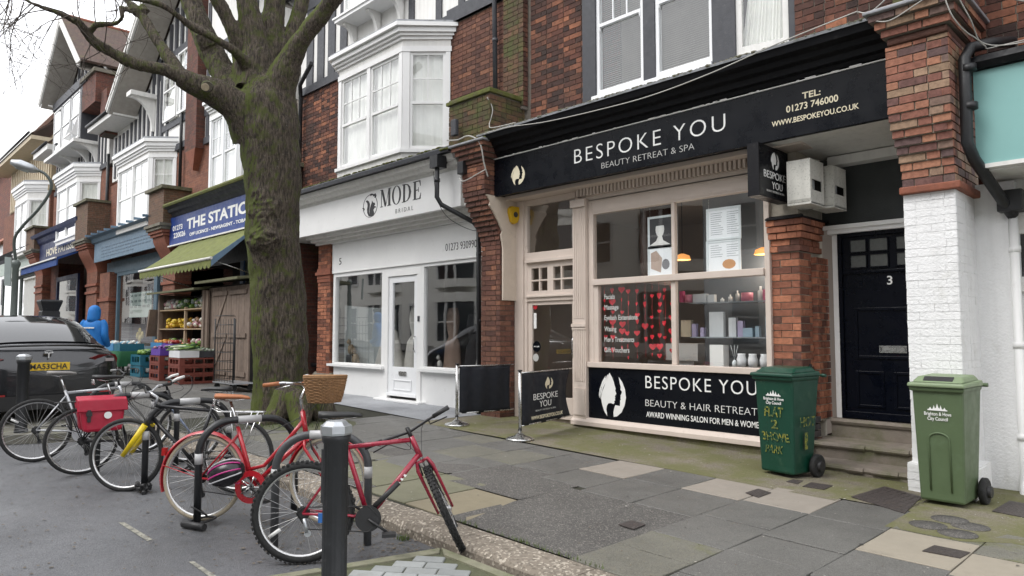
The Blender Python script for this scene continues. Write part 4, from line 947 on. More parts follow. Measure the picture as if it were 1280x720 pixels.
# projecting sign
ps = thing('projecting_sign', 'black box sign with white emblem and lettering hanging out above the salon window corner', 'sign', (-3.56, 7.5, 2.8))
mb = MB(); mb.box(-3.62,-3.50,7.15,7.86,2.80,3.37); mb.build('box', M_BLACKSIGN, ps, bevel=.006)
mb = MB(); frame_rect(MB(),0,1,0,1,0,1,.1)
for (a,b,c,d) in ((7.148,7.175,2.795,3.375),(7.835,7.865,2.795,3.375)): mb.box(-3.625,-3.494,a,b,c,d)
mb.box(-3.625,-3.494,7.175,7.835,2.795,2.815); mb.box(-3.625,-3.494,7.175,7.835,3.355,3.375); mb.build('frame', M_BLACKPAINT, ps)
Mside = Matrix.Translation((-3.4985-ORG[ps.name].x+0, 0-ORG[ps.name].y, -ORG[ps.name].z)) @ Matrix.Rotation(pi/2, 4, 'Z')
text('BESPOKE', ps, 7.27, 7.80, 0, 3.02, .085, M_TEXTW, bold=-.004, M=Mside, depth=.003)
text('YOU', ps, 7.46, 7.72, 0, 2.91, .085, M_TEXTW, bold=-.004, M=Mside, depth=.003)
text('BEAUTY RETREAT & SPA', ps, 7.33, 7.76, 0, 2.865, .025, M_TEXTG, M=Mside, depth=.003)
logo(ps, lambda x, y, d: Vector((-3.499+d, 7.45+x*.2, 3.13+y*.2)), M_TEXTW)
mb = MB(); mb.box(-3.59,-3.53,7.86,7.97,3.0,3.04); mb.box(-3.59,-3.53,7.86,7.97,3.2,3.24); mb.build('bracket', M_BLACKIRON, ps)
# pair of white meter/vent housings above the door
M_HOUS = mat('stained_white_housing', (.62,.61,.56), .6, .1, 6, .2, 40, dirt=((.12,.12,.10), .3, 45), streak=.2)
def housing(x0, x1, y0, y1, z0, z1, label):
    r = thing('flue_housing', label, 'housing', ((x0+x1)/2, y1, z0), 'housings above the front door')
    mb = MB(); t = .012
    mb.box(x0,x0+t,y0,y1,z0,z1); mb.box(x0+t,x1,y0,y1,z1-t,z1); mb.box(x0+t,x1,y0,y1,z0,z0+t*2); mb.prism([(x0+t,y0+t,z0+.03),(x0+t,y0,z0+.06),(x0+t,y0,z1-t),(x0+t,y0+t,z1-t)],(x1-x0-t,0,0))
    # right side with a window opening
    a, b, c, d = y0+.05, y1-.05, z0+.16, z1-.22
    for q in ((y0+t,a,z0+t,z1-t),(b,y1,z0+t,z1-t),(a,b,z0+t,c),(a,b,d,z1-t)): mb.box(x1-t,x1,*q)
    mb.build('shell', M_HOUS, r); MB().box(x0+t,x1-.02,y1-.02,y1-.001,z0+.03,z1-.02).build('back', M_DARK, r)
    MB().box(x1-.1,x1-.03,a+.02,a+.13,c+.02,c+.12).lathe((x1-.03,a+.075,c+.07),(1,0,0),[(0,.03),(.01,.03)],10).build('meter', M_ALU, r)
    return r
housing(-3.40,-3.14,7.62,7.98,2.72,3.22,'front one of the two stained white housings above the front door')
housing(-3.30,-3.06,8.05,8.42,2.72,3.20,'rear one of the two stained white housings above the front door')
# ---- corbelled party-wall piers
def pier(label, xl, xr, yl, yu, zg, m, white=False, top=True, capz=(4.0,4.35), block=None, cream=False, pscale=1.0, left=True):
    p = thing('party_pier', label, 'pier', ((xl+xr)/2, yl, zg), 'corbelled brick piers between the shops')
    b = Bricks(p)
    z1 = 2.62; bx = FY+.25
    mb = MB(); mb.box(xl+.008, xr-.008, yl+.01, bx, zg-.15, z1); mb.build('core', M_WHITEBRICK if white else M_MORTARD, p)
    mm = M_WHITEBRICK if white else m; pr_ = -.0055 if white else .006; j = .0035 if white else .0105
    b.wall((xl, yl), 0, xr-xl, zg, z1, mm, proud=pr_, j=j); b.wall((xr, yl), pi/2, bx-yl-.02, zg, z1, mm, proud=pr_, j=j, start=1)
    if white:
        mb = MB(); MBt = MB().prism([(xl-.02,yl-.05,z1-.0),(xr+.05,yl-.05,z1-.0),(xr+.05,bx-.1,z1-.0),(xl-.02,bx-.1,z1-.0)],(0,0,.07)); MBt.build('string_course', M_TERRA, p, bevel=.012)
        # stepped-out foot
        n = MB().prism([(xl-.02,yl-.07,zg-.1),(xr+.075,yl-.07,zg-.1),(xr+.075,bx-.35,zg-.1),(xl-.02,bx-.35,zg-.1)],(0,0,.42)); n.build('foot', M_WHITEBRICK, p)
        for q in range(5): b.wall((xl-.02, yl-.075), 0, xr-xl+.095, zg+.07*q-.04, zg+.07*q+.03, M_WHITEBRICK, bl=.30, proud=.003, j=.006, start=q); b.wall((xr+.08, yl-.075), pi/2, .42, zg+.07*q-.04, zg+.07*q+.03, M_WHITEBRICK, bl=.3, proud=.003, j=.006, start=q+1)
    z = z1+(.07 if white else 0); n = 11; h = (capz[0]-z)/n if white else .0
    # corbel courses: ogee forward from yl to yu
    zc0 = z; zc1 = 3.42 if white else 3.55; k = 0; zz = zc0
    while zz < capz[0]-.001:
        hh = .0755; t = min(1, max(0, (zz-zc0)/(zc1-zc0))); s_ = t*t*(3-2*t); y = yl+(yu-yl)*s_
        xo = .055*s_
        ml = MB().box(xl-xo+.008, xr+xo*.5-.008, y+.012, bx, zz, min(zz+hh, capz[0])); ml.build('core', M_MORTAR if white else M_MORTARD, p)
        b.wall((xl-xo, y), 0, xr-xl+xo*1.5, zz, min(zz+hh, capz[0]), m, start=k, d=.09); b.wall((xr+xo*.5, y), pi/2, bx-y-.05, zz, min(zz+hh, capz[0]), m, start=k+1, d=.09)
        zz += hh; k += 1
    z = capz[0]
    for q, (e, hh, mat_) in enumerate(((.035,.07,m),(.07,.075,m),(.11,.075,m),(.15,.07,m))):
        if mat_ is M_TERRA or q in (0,): MB().box(xl-e, xr+e, yu-e, bx, z, z+hh).build('moulding', mat('dark_brick_moulding',(.10,.045,.032),.85,.3,12,.5), p, bevel=.02)
        else:
            MB().box(xl-e+.008, xr+e-.008, yu-e+.01, bx, z, z+hh).build('core', M_MORTARD, p)
            b.wall((xl-e, yu-e), 0, xr-xl+2*e, z, z+hh, mat_, start=q, d=.09); b.wall((xr+e, yu-e), pi/2, bx-yu+e-.05, z, z+hh, mat_, start=q, d=.09)
        z += hh
    MB().prism([(xl-.19,yu-.20,z),(xr+.19,yu-.20,z),(xr+.19,bx-.02,z),(xl-.19,bx-.02,z)],(0,0,.035)).build('capping', M_LEAD, p, bevel=.01)
    return p, b, z+.035
P0, b0, z0p = pier('brick pier with white painted lower half, between the black door and the turquoise shop', -2.135, -1.70, 7.30, 7.12, -.20, B_PIER, white=True, capz=(4.02,4.3))
mb = MB(); mb.box(-2.13,-1.60,7.22,8.24,z0p,5.6); mb.build('chimney_block', M_MORTARD, P0); b0.wall((-2.14,7.215),0,.55,z0p+.09,5.6,B_MOSSY); b0.wall((-1.59,7.215),pi/2,.72,z0p+.09,5.6,B_PIER)
MB().box(-2.16,-1.57,7.19,8.2,z0p,z0p+.10).build('flashing', M_LEAD, P0)
b0.flush()
P1, b1, z1p = pier('brick pier with mossy corbel and cream painted side, between the bridal shop and the salon', -8.42, -7.985, 7.56, 7.20, -.02, B_BROWN, capz=(3.95,4.2), cream=True)
mb = MB(); mb.box(-8.83,-7.86,7.22,8.1,z1p,5.02); mb.build('block', M_MORTARD, P1); b1.wall((-8.84,7.215),0,.985,z1p,5.0,B_MOSSY); b1.wall((-7.855,7.215),pi/2,.76,z1p,5.0,B_MOSSY)
MB().prism([(-8.88,7.17,5.02),(-7.81,7.17,5.02),(-7.81,8.05,5.02),(-8.88,8.05,5.02)],(0,0,.06)).prism([(-8.84,7.2,5.08),(-7.85,7.2,5.08),(-7.85,8.03,5.08),(-8.84,8.03,5.08)],(0,0,.03)).build('coping', M_MOSS, P1, bevel=.01)
b1.flush()
mb = MB()
for i in range(260):
    x = random.uniform(-8.9,-7.85); y = random.choice((7.06,7.1,7.14))+random.uniform(0,.03); s_ = random.uniform(.012,.035); mb.ball((x,y,z1p+.005), s_*1.3, s_, s_*.7, 5, 3, .3)
for i in range(120): y = random.uniform(7.05,7.9); s_ = random.uniform(.012,.03); mb.ball((-7.84+random.uniform(-.03,.03),y,z1p+.005), s_, s_*1.3, s_*.7, 5, 3, .3)
mb.build('moss', M_MOSS, P1, kind='stuff')
# cream render on the side of the pier (follows the corbel), alarm box on it
prof = [(7.93,1.82),(7.575,1.82),(7.575,2.62),(7.56,2.72),(7.53,2.84),(7.56,2.90),(7.47,3.05),(7.36,3.20),(7.28,3.28),(7.30,3.34),(7.22,3.44),(7.93,3.44)]
MB().prism([(-7.96, y, z) for (y, z) in prof], (.03,0,0)).build('painted_render', M_CREAMR, P1)
al = thing('alarm_box', 'yellow alarm box fixed to the cream wall left of the salon door', 'alarm box', (-7.92, 7.77, 3.03))
mb = MB(); mb.prism([(-7.93,7.66,3.27),(-7.93,7.66,3.20),(-7.93,7.71,3.06),(-7.93,7.77,3.03),(-7.93,7.83,3.06),(-7.93,7.90,3.20),(-7.93,7.90,3.27),(-7.93,7.86,3.31),(-7.93,7.70,3.31)],(.07,0,0)); mb.build('case', mat('yellow_plastic', (.62,.38,.01), .4, .06, 5, .03), al, bevel=.008)
MB().lathe((-7.86,7.78,3.18),(1,0,0),[(0,.045),(.004,.045)],18).build('badge', M_GREYTRIM, al)
bs.flush()
# ---- cables strung along the cornice and round the piers
M_CABLE = mat('grey_cable', (.42,.41,.38), .6, .15, 9, .0)
def catm(pts, n=8):
    P = [Vector(p) for p in pts]; out = []
    for i in range(len(P)-1):
        a, b, c, d = P[max(0,i-1)], P[i], P[i+1], P[min(len(P)-1,i+2)]
        for k in range(n): t = k/n; out.append(.5*((2*b)+(c-a)*t+(2*a-5*b+4*c-d)*t*t+(3*b-a-3*c+d)*t**3))
    out.append(P[-1]); return out
def cable(pts, r, m, label, n=8): return single(MB().tube(catm(pts, n), r, 5), 'cable', m, label, 'cable', pts[0])
cable([(-7.8,7.06,4.33),(-7.2,7.03,4.30),(-6.5,7.02,4.22),(-5.6,7.03,4.18),(-4.8,7.03,4.17),(-4.0,7.03,4.23),(-3.2,7.03,4.34),(-2.4,7.03,4.42)], .007, M_CABLE, 'pale cable sagging across the black cornice of the salon')
cable([(-2.4,7.05,4.42),(-2.25,6.98,4.36),(-1.98,6.95,4.5),(-1.7,6.93,4.52),(-1.55,6.95,4.38),(-1.3,7.3,4.28),(-.9,7.6,4.22),(.6,7.7,4.1)], .006, M_CABLE, 'pale cable looping over the top of the white-footed pier')
cable([(-2.3,7.0,4.3),(-2.1,6.94,4.2),(-1.85,6.93,4.28),(-1.62,6.93,4.36),(-1.5,7.1,4.1),(-1.45,7.35,3.9),(-1.2,7.4,3.87),(.6,7.4,3.9)], .006, M_CABLE, 'pale cable drooping from the pier to the turquoise fascia')
cable([(-1.66,6.95,4.35),(-1.6,7.0,4.1),(-1.5,7.2,3.95),(-1.3,7.38,3.86),(-.6,7.38,3.84),(.6,7.38,3.82)], .006, M_CABLE, 'pale cable running along the top of the turquoise fascia')
cable([(-8.75,7.1,4.42),(-8.4,7.02,4.34),(-8.15,7.05,4.36),(-7.9,7.05,4.2),(-7.88,7.12,3.9),(-7.88,7.2,3.7)], .012, M_CABLE, 'bundle of pale cables hanging down the corbel of the mossy pier')
cable([(-8.45,7.1,3.75),(-8.3,7.08,3.68),(-8.0,7.1,3.75),(-7.88,7.14,3.8)], .009, M_CABLE, 'pale cable looping across the corbel below the small black box')
cable([(-7.9,7.2,4.95),(-7.83,7.25,4.75),(-7.85,7.2,4.5),(-7.7,7.15,4.42),(-7.2,7.12,4.38)], .008, M_CABLE, 'pale cables coming down from the mossy block onto the cornice')
single(MB().box(-8.5,-8.36,7.1,7.2,3.82,4.02), 'junction_box', M_BLACKIRON, 'small black junction box with a yellow sticker on the mossy corbel', 'junction box', (-8.43,7.15,3.82), bevel=.01)
single(MB().box(-8.62,-8.5,7.06,7.14,4.45,4.72), 'junction_box', M_GREYTRIM, 'grey cable box on top of the mossy corbel', 'junction box', (-8.56,7.1,4.45), bevel=.02)
# ================================================================ helpers for the terrace
def facet(ax, ay, bx, by):                  # frame of a facade facet running from a to b, outside on its right-hand (-y) side
    a = atan2(by-ay, bx-ax); return Matrix.Translation((ax, ay, 0)) @ Matrix.Rotation(a, 4, 'Z'), sqrt((bx-ax)**2+(by-ay)**2)
def addM(mb, M): return MB().add(mb, M)
def winM(parent, M, x0, x1, z0, z1, y=0, m=M_WHITE, glass=None, bars=(2, 2), meet=.5, t=.05, curtain=M_CURT, plain_low=True, name='sash_window', casement=False, cov=1.0):
    mb = MB(); zm = z0+(z1-z0)*meet; glass = glass or M_GLASSHI
    frame_rect(mb, x0, x1, z0, z1, y, y+.06, t, tb=t*1.5, tt=t); mb.box(x0+t, x1-t, y-.012, y+.045, zm-.024, zm+.024)
    nx, nz = bars
    for i in range(1, nx): xx = x0+t+(x1-x0-2*t)*i/nx; mb.box(xx-.01, xx+.01, y+.008, y+.036, zm+.024, z1-t)
    for i in range(1, nz): zz = zm+(z1-t-zm)*i/nz; mb.box(x0+t, x1-t, y+.01, y+.034, zz-.01, zz+.01)
    if casement: mb.prism([(x0+t*1.2,y-.01,z0+.07),(x0+t*1.2,y-.28,z0+.10),(x0+t*1.2,y-.25,z0+.14),(x0+t*1.2,y-.01,zm-.05)], (.03,0,0)).prism([(x1-t*1.2,y-.01,z0+.07),(x1-t*1.2,y-.28,z0+.10),(x1-t*1.2,y-.25,z0+.14),(x1-t*1.2,y-.01,zm-.05)], (-.03,0,0)).box(x0+t,x1-t,y-.3,y-.26,z0+.07,z0+.13)
    f = addM(mb, M).build(name, m, parent)
    addM(MB().box(x0+t, x1-t, y+.022, y+.027, z0+t, z1-t), M).build('pane', glass, f)
    if curtain:
        mb = MB(); n = max(6, int((x1-x0)/.05))
        for i in range(n):
            a, b = x0+(x1-x0)*i/n, x0+(x1-x0)*(i+1)/n; ya, yb_ = y+.10+.012*sin(i*2.1), y+.10+.012*sin((i+1)*2.1)
            mb.poly([(a,ya,z0+.02),(b,yb_,z0+.02),(b,yb_,z0+(z1-z0)*cov),(a,ya,z0+(z1-z0)*cov)])
        addM(mb, M).build('curtain', curtain, f)
    return f
def bay(parent, xl, xr, proj, z0, z1, zf, zc, m=M_WHITE, mf=M_WHITEOLD, nfront=2, bars=(3,2), sidebars=(2,2), glass=None, curtain=M_CURT, Y=FY, sidewin=True, meet=.48, prof=True, dark_room=True):
    """canted bay: sill z0, head z1, frieze to zf, cornice to zc"""
    yf_ = Y-proj
    P = [(xl-proj, Y), (xl, yf_), (xr, yf_), (xr+proj, Y)]
    body = lambda e, za, zb_, m_, nm: MB().prism([(P[0][0]-e, Y, za), (P[1][0]-e*.45, yf_-e, za), (P[2][0]+e*.45, yf_-e, za), (P[3][0]+e, Y, za)], (0,0,zb_-za)).build(nm, m_, parent)
    body(.0, z0-.22, z0-.06, mf, 'bay_apron'); body(.05, z0-.06, z0, m, 'bay_sill')
    body(.012, z1, z1+.1, m, 'bay_head'); body(-.012, z1+.1, zf, mf, 'bay_frieze')
    for i, (e, a, b) in enumerate(((.03, 0, .18), (.08, .18, .34), (.13, .34, .62), (.19, .62, .86), (.16, .86, 1.0))):
        body(e, zf+(zc-zf)*a+.001*i, zf+(zc-zf)*b, m if i != 4 else M_LEAD, 'bay_cornice')
    for k in range(3):
        (ax, ay), (bx, by) = P[k], P[k+1]; M, L = facet(ax, ay, bx, by)
        if k == 1:
            pst = .10; w_ = (L-pst*(nfront+1))/nfront; mb = MB()
            for i in range(nfront+1): addM(MB().box(i*(w_+pst), i*(w_+pst)+pst, -.0, .12, z0, z1), M).build('bay_post', m, parent)
            for i in range(nfront): x = pst+i*(w_+pst); winM(parent, M, x+.002, x+w_-.002, z0+.002, z1-.002, .03, m, glass, bars, meet, curtain=curtain)
        else:
            mb = MB(); pa, pb = (.04, .14) if k == 0 else (.14, .10)
            pa = min(pa, L*.3); pb = min(pb, L*.3); mb.box(.015, pa, .0, .12, z0, z1); mb.box(L-pb, L-.015, .0, .12, z0, z1); addM(mb, M).build('bay_post', m, parent)
            winM(parent, M, pa+.002, L-pb-.002, z0+.002, z1-.002, .03, m, glass, sidebars, meet, curtain=curtain)
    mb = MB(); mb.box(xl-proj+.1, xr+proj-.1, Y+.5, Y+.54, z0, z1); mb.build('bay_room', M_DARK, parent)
def timber(parent, x0, x1, z0, z1, Y, posts, beams, m1=M_WHITEOLD, m2=M_GREYTRIM, proud=.03, skip=(), clip=None):
    """rendered panels between dark timbers"""
    MB().box(x0, x1, Y+.0, Y+.2, z0, z1).build('render_panel', m1, parent)
    for (a, b) in posts:
        segs = [(z0, z1)]
        for (g0, g1, h0, h1) in skip:
            if b > g0 and a < g1: segs = [s for s in ((z0, h0), (h1, z1)) if s[1]-s[0] > .05]
        for (c, d) in segs: MB().box(a, b, Y-proud, Y+.01, c+.002, d-.002).build('timber_post', m2, parent)
    for (c, d) in beams: MB().box(x0, x1, Y-proud-.012, Y+.01, c, d).build('timber_beam', m2, parent)
def gable(parent, x0, x1, ze, xa, za, Yf, Yb, mroof=BT_TILE, mb_=M_WHITEOLD, posts=(), Yw=None, wallz=None, over=.35):
    """roof ridge runs back from the street; bargeboards at Yf, timbered triangle at Yw"""
    Yw = Yw or FY; t = .10
    for (xe, s) in ((x0, -1), (x1, 1)):
        d = Vector((xe-xa, 0, ze-za)); L = d.length; u = d/L; nrm = Vector((-u.z*s, 0, abs(u.x))) if True else None
        nrm = Vector((u.z*-s, 0, u.x*s)); 
        if nrm.z < 0: nrm = -nrm
        A, B = Vector((xa, Yf-.05, za)), Vector((xe, Yf-.05, ze))
        MB().prism([A, B, B+nrm*t, A+nrm*t], (0, Yb-Yf, 0)).build('roof_slope', mroof, parent)
        for q, (off, wd, dp) in enumerate(((.005, .26, .05), (.03, .09, .09), (.19, .07, .075))):
            a, b = A-nrm*off, B-nrm*off; MB().prism([a, b, b-nrm*wd, a-nrm*wd], (0, -dp if q == 0 else -dp-.0, 0)).build('bargeboard', mb_, parent)
        a, b = A-nrm*.30, B-nrm*.30; MB().prism([a+Vector((0,.002,0)), b+Vector((0,.002,0)), b-nrm*.03+Vector((0,.002,0)), a-nrm*.03+Vector((0,.002,0))], (0, Yw-Yf-.04, 0)).build('soffit', mat('weathered_soffit',(.36,.335,.30),.8,.2,5,.2), parent)
    MB().tube([(xa, Yf-.05, za+.12), (xa, Yb, za+.12)], .09, 8).build('ridge', M_TERRA, parent)
    wz = wallz or ze-.3
    MB().prism([(x0+.4, Yw, wz), (x1-.4, Yw, wz), (x1-.4, Yw, ze), (xa, Yw, za-.35), (x0+.4, Yw, ze)], (0,.2,0)).build('gable_wall', mb_, parent)
def bracket(parent, x, Y, z, h, d, m=M_WHITEOLD, w_=.09):
    n = 9; P = [(x, Y, z), (x, Y-d, z), (x, Y-d, z-.06)] + [(x, Y-d+(d-.07)*sin(i/n*pi/2), z-.06-(h-.06)*(1-cos(i/n*pi/2))) for i in range(1, n)] + [(x, Y-.07, z-h), (x, Y, z-h)]
    return MB().prism(P, (w_,0,0)).build('bracket', m, parent)
def gutter(parent, x0, x1, Y, z, m=M_BLACKIRON): return MB().tube([(x0, Y, z), (x1, Y, z)], .055, 8).build('gutter', m, parent)
def pipe(parent, pts, r=.038, m=M_BLACKIRON, clips=()):
    o = MB().tube(pts, r, 10).build('downpipe', m, parent); mb = MB()
    for (x, y, z) in clips: mb.lathe((x, y, z-.03), (0,0,1), [(0,r*1.25),(.06,r*1.25)], 10)
    if clips: mb.build('pipe_collar', m, o)
    return o
# ================================================================ BRIDAL SHOP (no. 5)
br = thing('bridal_building', 'brick and timber framed building with white bridal shopfront and white bay window', 'building', (-12, FY, .03))
L_, R_ = -15.2, -8.3
bw = 7.95
mb = MB(); mb.box(-16.0, -13.05, bw+.004, bw+.3, 4.3, 6.9); mb.box(-13.05,-9.7,bw+.02,bw+.3,4.3,4.5); mb.box(-9.7, R_, bw+.004, bw+.3, 4.3, 6.9); mb.build('wall', M_MORTARD, br)
bb = Bricks(br); 
bb.wall((-9.72, bw), 0, 1.44, 4.45, 6.88, B_BROWN); bb.wall((-15.4, bw), 0, 2.35, 4.45, 6.9, B_UP)
bay(br, -12.5, -10.3, .63, 4.60, 6.40, 6.62, 6.93, M_WHITE, M_WHITEOLD, 2, bars=(3,2), sidebars=(2,2))
MB().tube([(-11.9,7.5,4.9),(-11.9,7.5,5.0)],.03,6).build('lamp_glow', mat('warm_lamp',(.9,.5,.2)), br)
# timber storey
ps_ = [(-15.0,-14.7),(-14.5,-14.2),(-14.02,-13.72),(-13.5,-13.22),(-10.95,-10.78),(-10.1,-9.93),(-9.45,-9.28),(-8.8,-8.62)]
timber(br, -15.3, -8.25, 6.92, 9.4, 7.93, ps_, [(6.90,7.08),(8.9,9.1)])
MB().box(-9.75,-8.3,7.88,7.95,6.9,7.16).build('timber_beam', M_GREYTRIM, br)
for (a, b) in ((-9.72,-8.65),): MB().box(a,b,7.885,7.92,7.5,7.62).build('timber_beam', M_GREYTRIM, br)
MB().box(-13.05,-11.0,7.50,7.95,7.86,7.93).box(-13.1,-10.95,7.47,7.95,7.93,7.97).build('window_sill', M_WHITE, br)
for x in (-12.9,-12.0,-11.2): bracket(br, x, 7.90, 7.86, .48, .30)
for (a, b) in ((-12.85,-12.05),(-11.95,-11.15)): winM(br, Matrix(), a, b, 7.97, 9.3, 7.6, M_WHITE)
MB().box(-13.2,-10.8,7.60,7.64,7.9,9.4).build('render_panel', M_WHITEOLD, br) if False else None
MB().prism([(-12.35,7.55,7.05),(-12.25,7.55,7.05),(-12.15,7.75,7.3),(-12.2,7.75,7.35)],(0,.04,0)).build('strut', M_BLACKIRON, br)
timber(br, -15.0, -8.25, 9.41, 10.6, 7.95, ps_, [(9.4,9.6)])
gable(br, -15.2, -8.0, 10.8, -11.7, 13.6, 7.2, 14, posts=())
MB().box(-15.2,-8.3,11.2,14,-.1,9).box(-15.2,-8.3,9.4,11.19,3.2,9).build('rear_block', BT_DARK, br)
# cornice and fascia
cornice('cornice', -15.2, -8.72, [(7.95,4.02),(7.38,4.02),(7.36,4.06),(7.30,4.07),(7.26,4.13),(7.20,4.15),(7.17,4.23),(7.95,4.34)], M_WHITEOLD, br)
cornice('gutter', -15.3, -8.70, [(7.96,4.35),(7.15,4.24),(7.08,4.235),(7.07,4.30),(7.10,4.33),(7.96,4.40)], M_GREYTRIM, br)
mb = MB()
for i in range(420):
    x = random.uniform(-15.1,-8.9); y = 7.10+abs(random.gauss(0,.05)); s_ = random.uniform(.012,.035); mb.ball((x,y,4.34), s_*1.6, s_, s_*.6, 5, 3, .3)
mb.build('moss', M_MOSS, br, kind='stuff')
MB().box(-15.2,-8.76,7.40,7.46,3.395,4.02).build('fascia_sign', M_WHITE, br)
cornice('fascia_backing', -14.2, -8.0, [(7.465,3.40),(7.55,3.40),(7.55,3.34),(7.66,3.34),(7.66,3.29),(7.78,3.29),(7.78,3.24),(7.95,3.24),(7.95,4.0),(7.465,4.0)], M_WHITEOLD, br)
MB().box(-15.2,-14.21,7.47,9.2,3.41,3.5).build('passage_soffit', M_WHITEOLD, br)
fsg = br
# MODE lettering cut as outlines
def serif(ch):
    def bar(x0,y0,x1,y1): return [(x0,y0),(x1,y0),(x1,y1),(x0,y1)]
    S = []
    if ch == 'M':
        S = [bar(.08,0,.13,1), [(.06,1),(.24,1),(.56,.12),(.50,0),(.42,0)], [(.50,.0),(.56,.12),(.80,1),(.76,1)], bar(.74,0,.92,1), bar(0,0,.24,.04), bar(.66,0,1,.04), bar(0,.96,.2,1), bar(.74,.96,1,1)]
    if ch == 'D': S = [bar(.12,0,.32,1), bar(.0,0,.3,.04), bar(0,.96,.3,1)] + [[(.3,.96),(.3,1),(.62,.95),(.84,.8),(.95,.5),(.84,.2),(.62,.05),(.3,0),(.3,.04),(.55,.09),(.68,.24),(.73,.5),(.68,.76),(.55,.91)]]
    if ch == 'E': S = [bar(.12,0,.34,1), bar(0,0,.12,.04), bar(0,.96,.12,1), bar(.34,0,.84,.05), bar(.34,.95,.82,1), bar(.34,.48,.62,.53), [(.84,0),(.9,.32),(.86,.32),(.72,.05)], [(.82,1),(.86,.7),(.82,.7),(.70,.95)], bar(.6,.38,.64,.64)]
    return S
def oval(cx, cy, rx, ry, tx, ty, n=28):
    out = []
    for i in range(n):
        a, b = 2*pi*i/n, 2*pi*(i+1)/n
        out.append([(cx+rx*cos(a),cy+ry*sin(a)),(cx+rx*cos(b),cy+ry*sin(b)),(cx+(rx-tx)*cos(b),cy+(ry-ty)*sin(b)),(cx+(rx-tx)*cos(a),cy+(ry-ty)*sin(a))])
    return out
def flat(parent, shapes, f, m, name, depth=.004):
    mb = MB(); d = f(0,0,depth)-f(0,0,0)
    for sh in shapes:
        ar = sum(sh[i][0]*sh[(i+1)%len(sh)][1]-sh[(i+1)%len(sh)][0]*sh[i][1] for i in range(len(sh)))
        mb.prism([f(x, y, 0) for (x, y) in (sh if ar > 0 else sh[::-1])], d)
    return mb.build(name, m, parent)
ux = [W(475,258,7.4), W(489,258,7.4), W(490,256,7.4), W(501,256,7.4), W(502,253,7.4), W(513,250,7.4), W(515,250,7.4), W(527,249,7.4)]
zb0 = W(478,259,7.4)[1]+.0; hh = .33
for ch, a, b in (('M',475.5,489),('D',502.5,514.5),('E',516,527.5)):
    xa, xb = W(a,255,7.4)[0], W(b,250,7.4)[0]; flat(br, serif(ch), facade_map(xa, zb0, xb-xa, hh, 7.4), M_TEXTK, 'lettering')
xa, xb = W(490,255,7.4)[0], W(501.3,252,7.4)[0]; flat(br, oval(.5,.5,.5,.53,.19,.035), facade_map(xa, zb0, xb-xa, hh, 7.4), M_TEXTK, 'lettering')
a = W(494.5,266,7.4); b = W(516.5,262,7.4); text('B R I D A L', br, a[0], b[0], 7.4, W(494,267,7.4)[1], .085, M_TEXTG if False else mat('grey_lettering',(.12,.12,.12),.5,.05), bold=-.012)
xa, xb = W(454,257,7.4)[0], W(472,257,7.4)[0]; z0 = W(464,271.5,7.4)[1]; z1 = W(462,243.5,7.4)[1]
flat(br, oval(.5,.5,.5,.5,.03,.02), facade_map(xa, z0, xb-xa, z1-z0, 7.4), M_TEXTK, 'emblem')
flat(br, [[(.18,.76),(.30,.78),(.42,.70),(.48,.58),(.46,.44),(.42,.32),(.44,.18),(.52,.04),(.40,.06),(.30,.22),(.28,.38),(.32,.52),(.30,.64)],[(.50,.04),(.74,.04),(.78,.16),(.72,.30),(.80,.38),(.90,.38),(.86,.44),(.76,.46),(.84,.52),(.80,.60),(.70,.62),(.62,.72),(.60,.62),(.54,.52),(.46,.34),(.46,.16)]], facade_map(xa, z0, xb-xa, z1-z0, 7.4), M_TEXTK, 'emblem')
flat(br, [[(.45,1.02),(.52,.94),(.66,.96),(.72,.88),(.82,.92),(.78,.82),(.88,.80),(.92,.90),(.86,1.0),(.74,.98),(.62,1.03)],[(-.06,.46),(.04,.42),(.0,.34),(.12,.38),(.10,.44),(.02,.50)]], facade_map(xa, z0, xb-xa, z1-z0, 7.4), M_TEXTK, 'emblem')
# second signboard
yb2 = 7.85
mb = MB(); mb.box(-13.56,-8.60,yb2,7.93,2.58,3.22); mb.build('signboard', M_WHITE, br, bevel=.004)
mb = MB(); frame_rect(mb,-13.56,-8.60,2.585,3.215,yb2-.012,yb2,.025); mb.box(-13.56,-8.6,yb2-.05,7.93,3.222,3.25); mb.build('moulding', M_WHITE, br)
a = W(557,314,yb2); text('01273 930990', br, a[0], W(596,303,yb2)[0], yb2, a[1], .14, M_TEXTK, bold=-.01); a = W(424,331,yb2); text('5', br, a[0], a[0]+.09, yb2, a[1], .15, M_TEXTK)
# shopfront: windows, door, risers
yf2 = 7.87; mb = MB()
frame_rect(mb,-13.56,-11.62,.655,2.58,yf2,7.96,.09,tb=.03,tt=.08); frame_rect(mb,-10.44,-8.60,.665,2.58,yf2,7.96,.09,tb=.03,tt=.06)
mb.box(-13.68,-11.6,yf2-.07,7.96,.60,.653); mb.box(-10.44,-8.60,yf2-.07,7.96,.605,.663)
mb.box(-11.62,-10.44,yf2,7.96,2.40,2.58); mb.box(-11.62,-11.50,yf2,7.96,.05,2.40); mb.box(-10.56,-10.44,yf2,7.96,.05,2.40)
sf2 = mb.build('shopfront_frame', M_WHITE, br, bevel=.005)
pane(sf2,-13.47,-11.71,.685,2.50,7.92,M_GLASSD); pane(sf2,-10.35,-8.69,.695,2.52,7.92,M_GLASSD)
for q in ((-13.55,-11.62,7.90,7.96,-.1,.60),(-10.44,-8.60,7.90,7.96,-.1,.605)): MB().box(*q).build('stall_riser', M_WHITE, br)
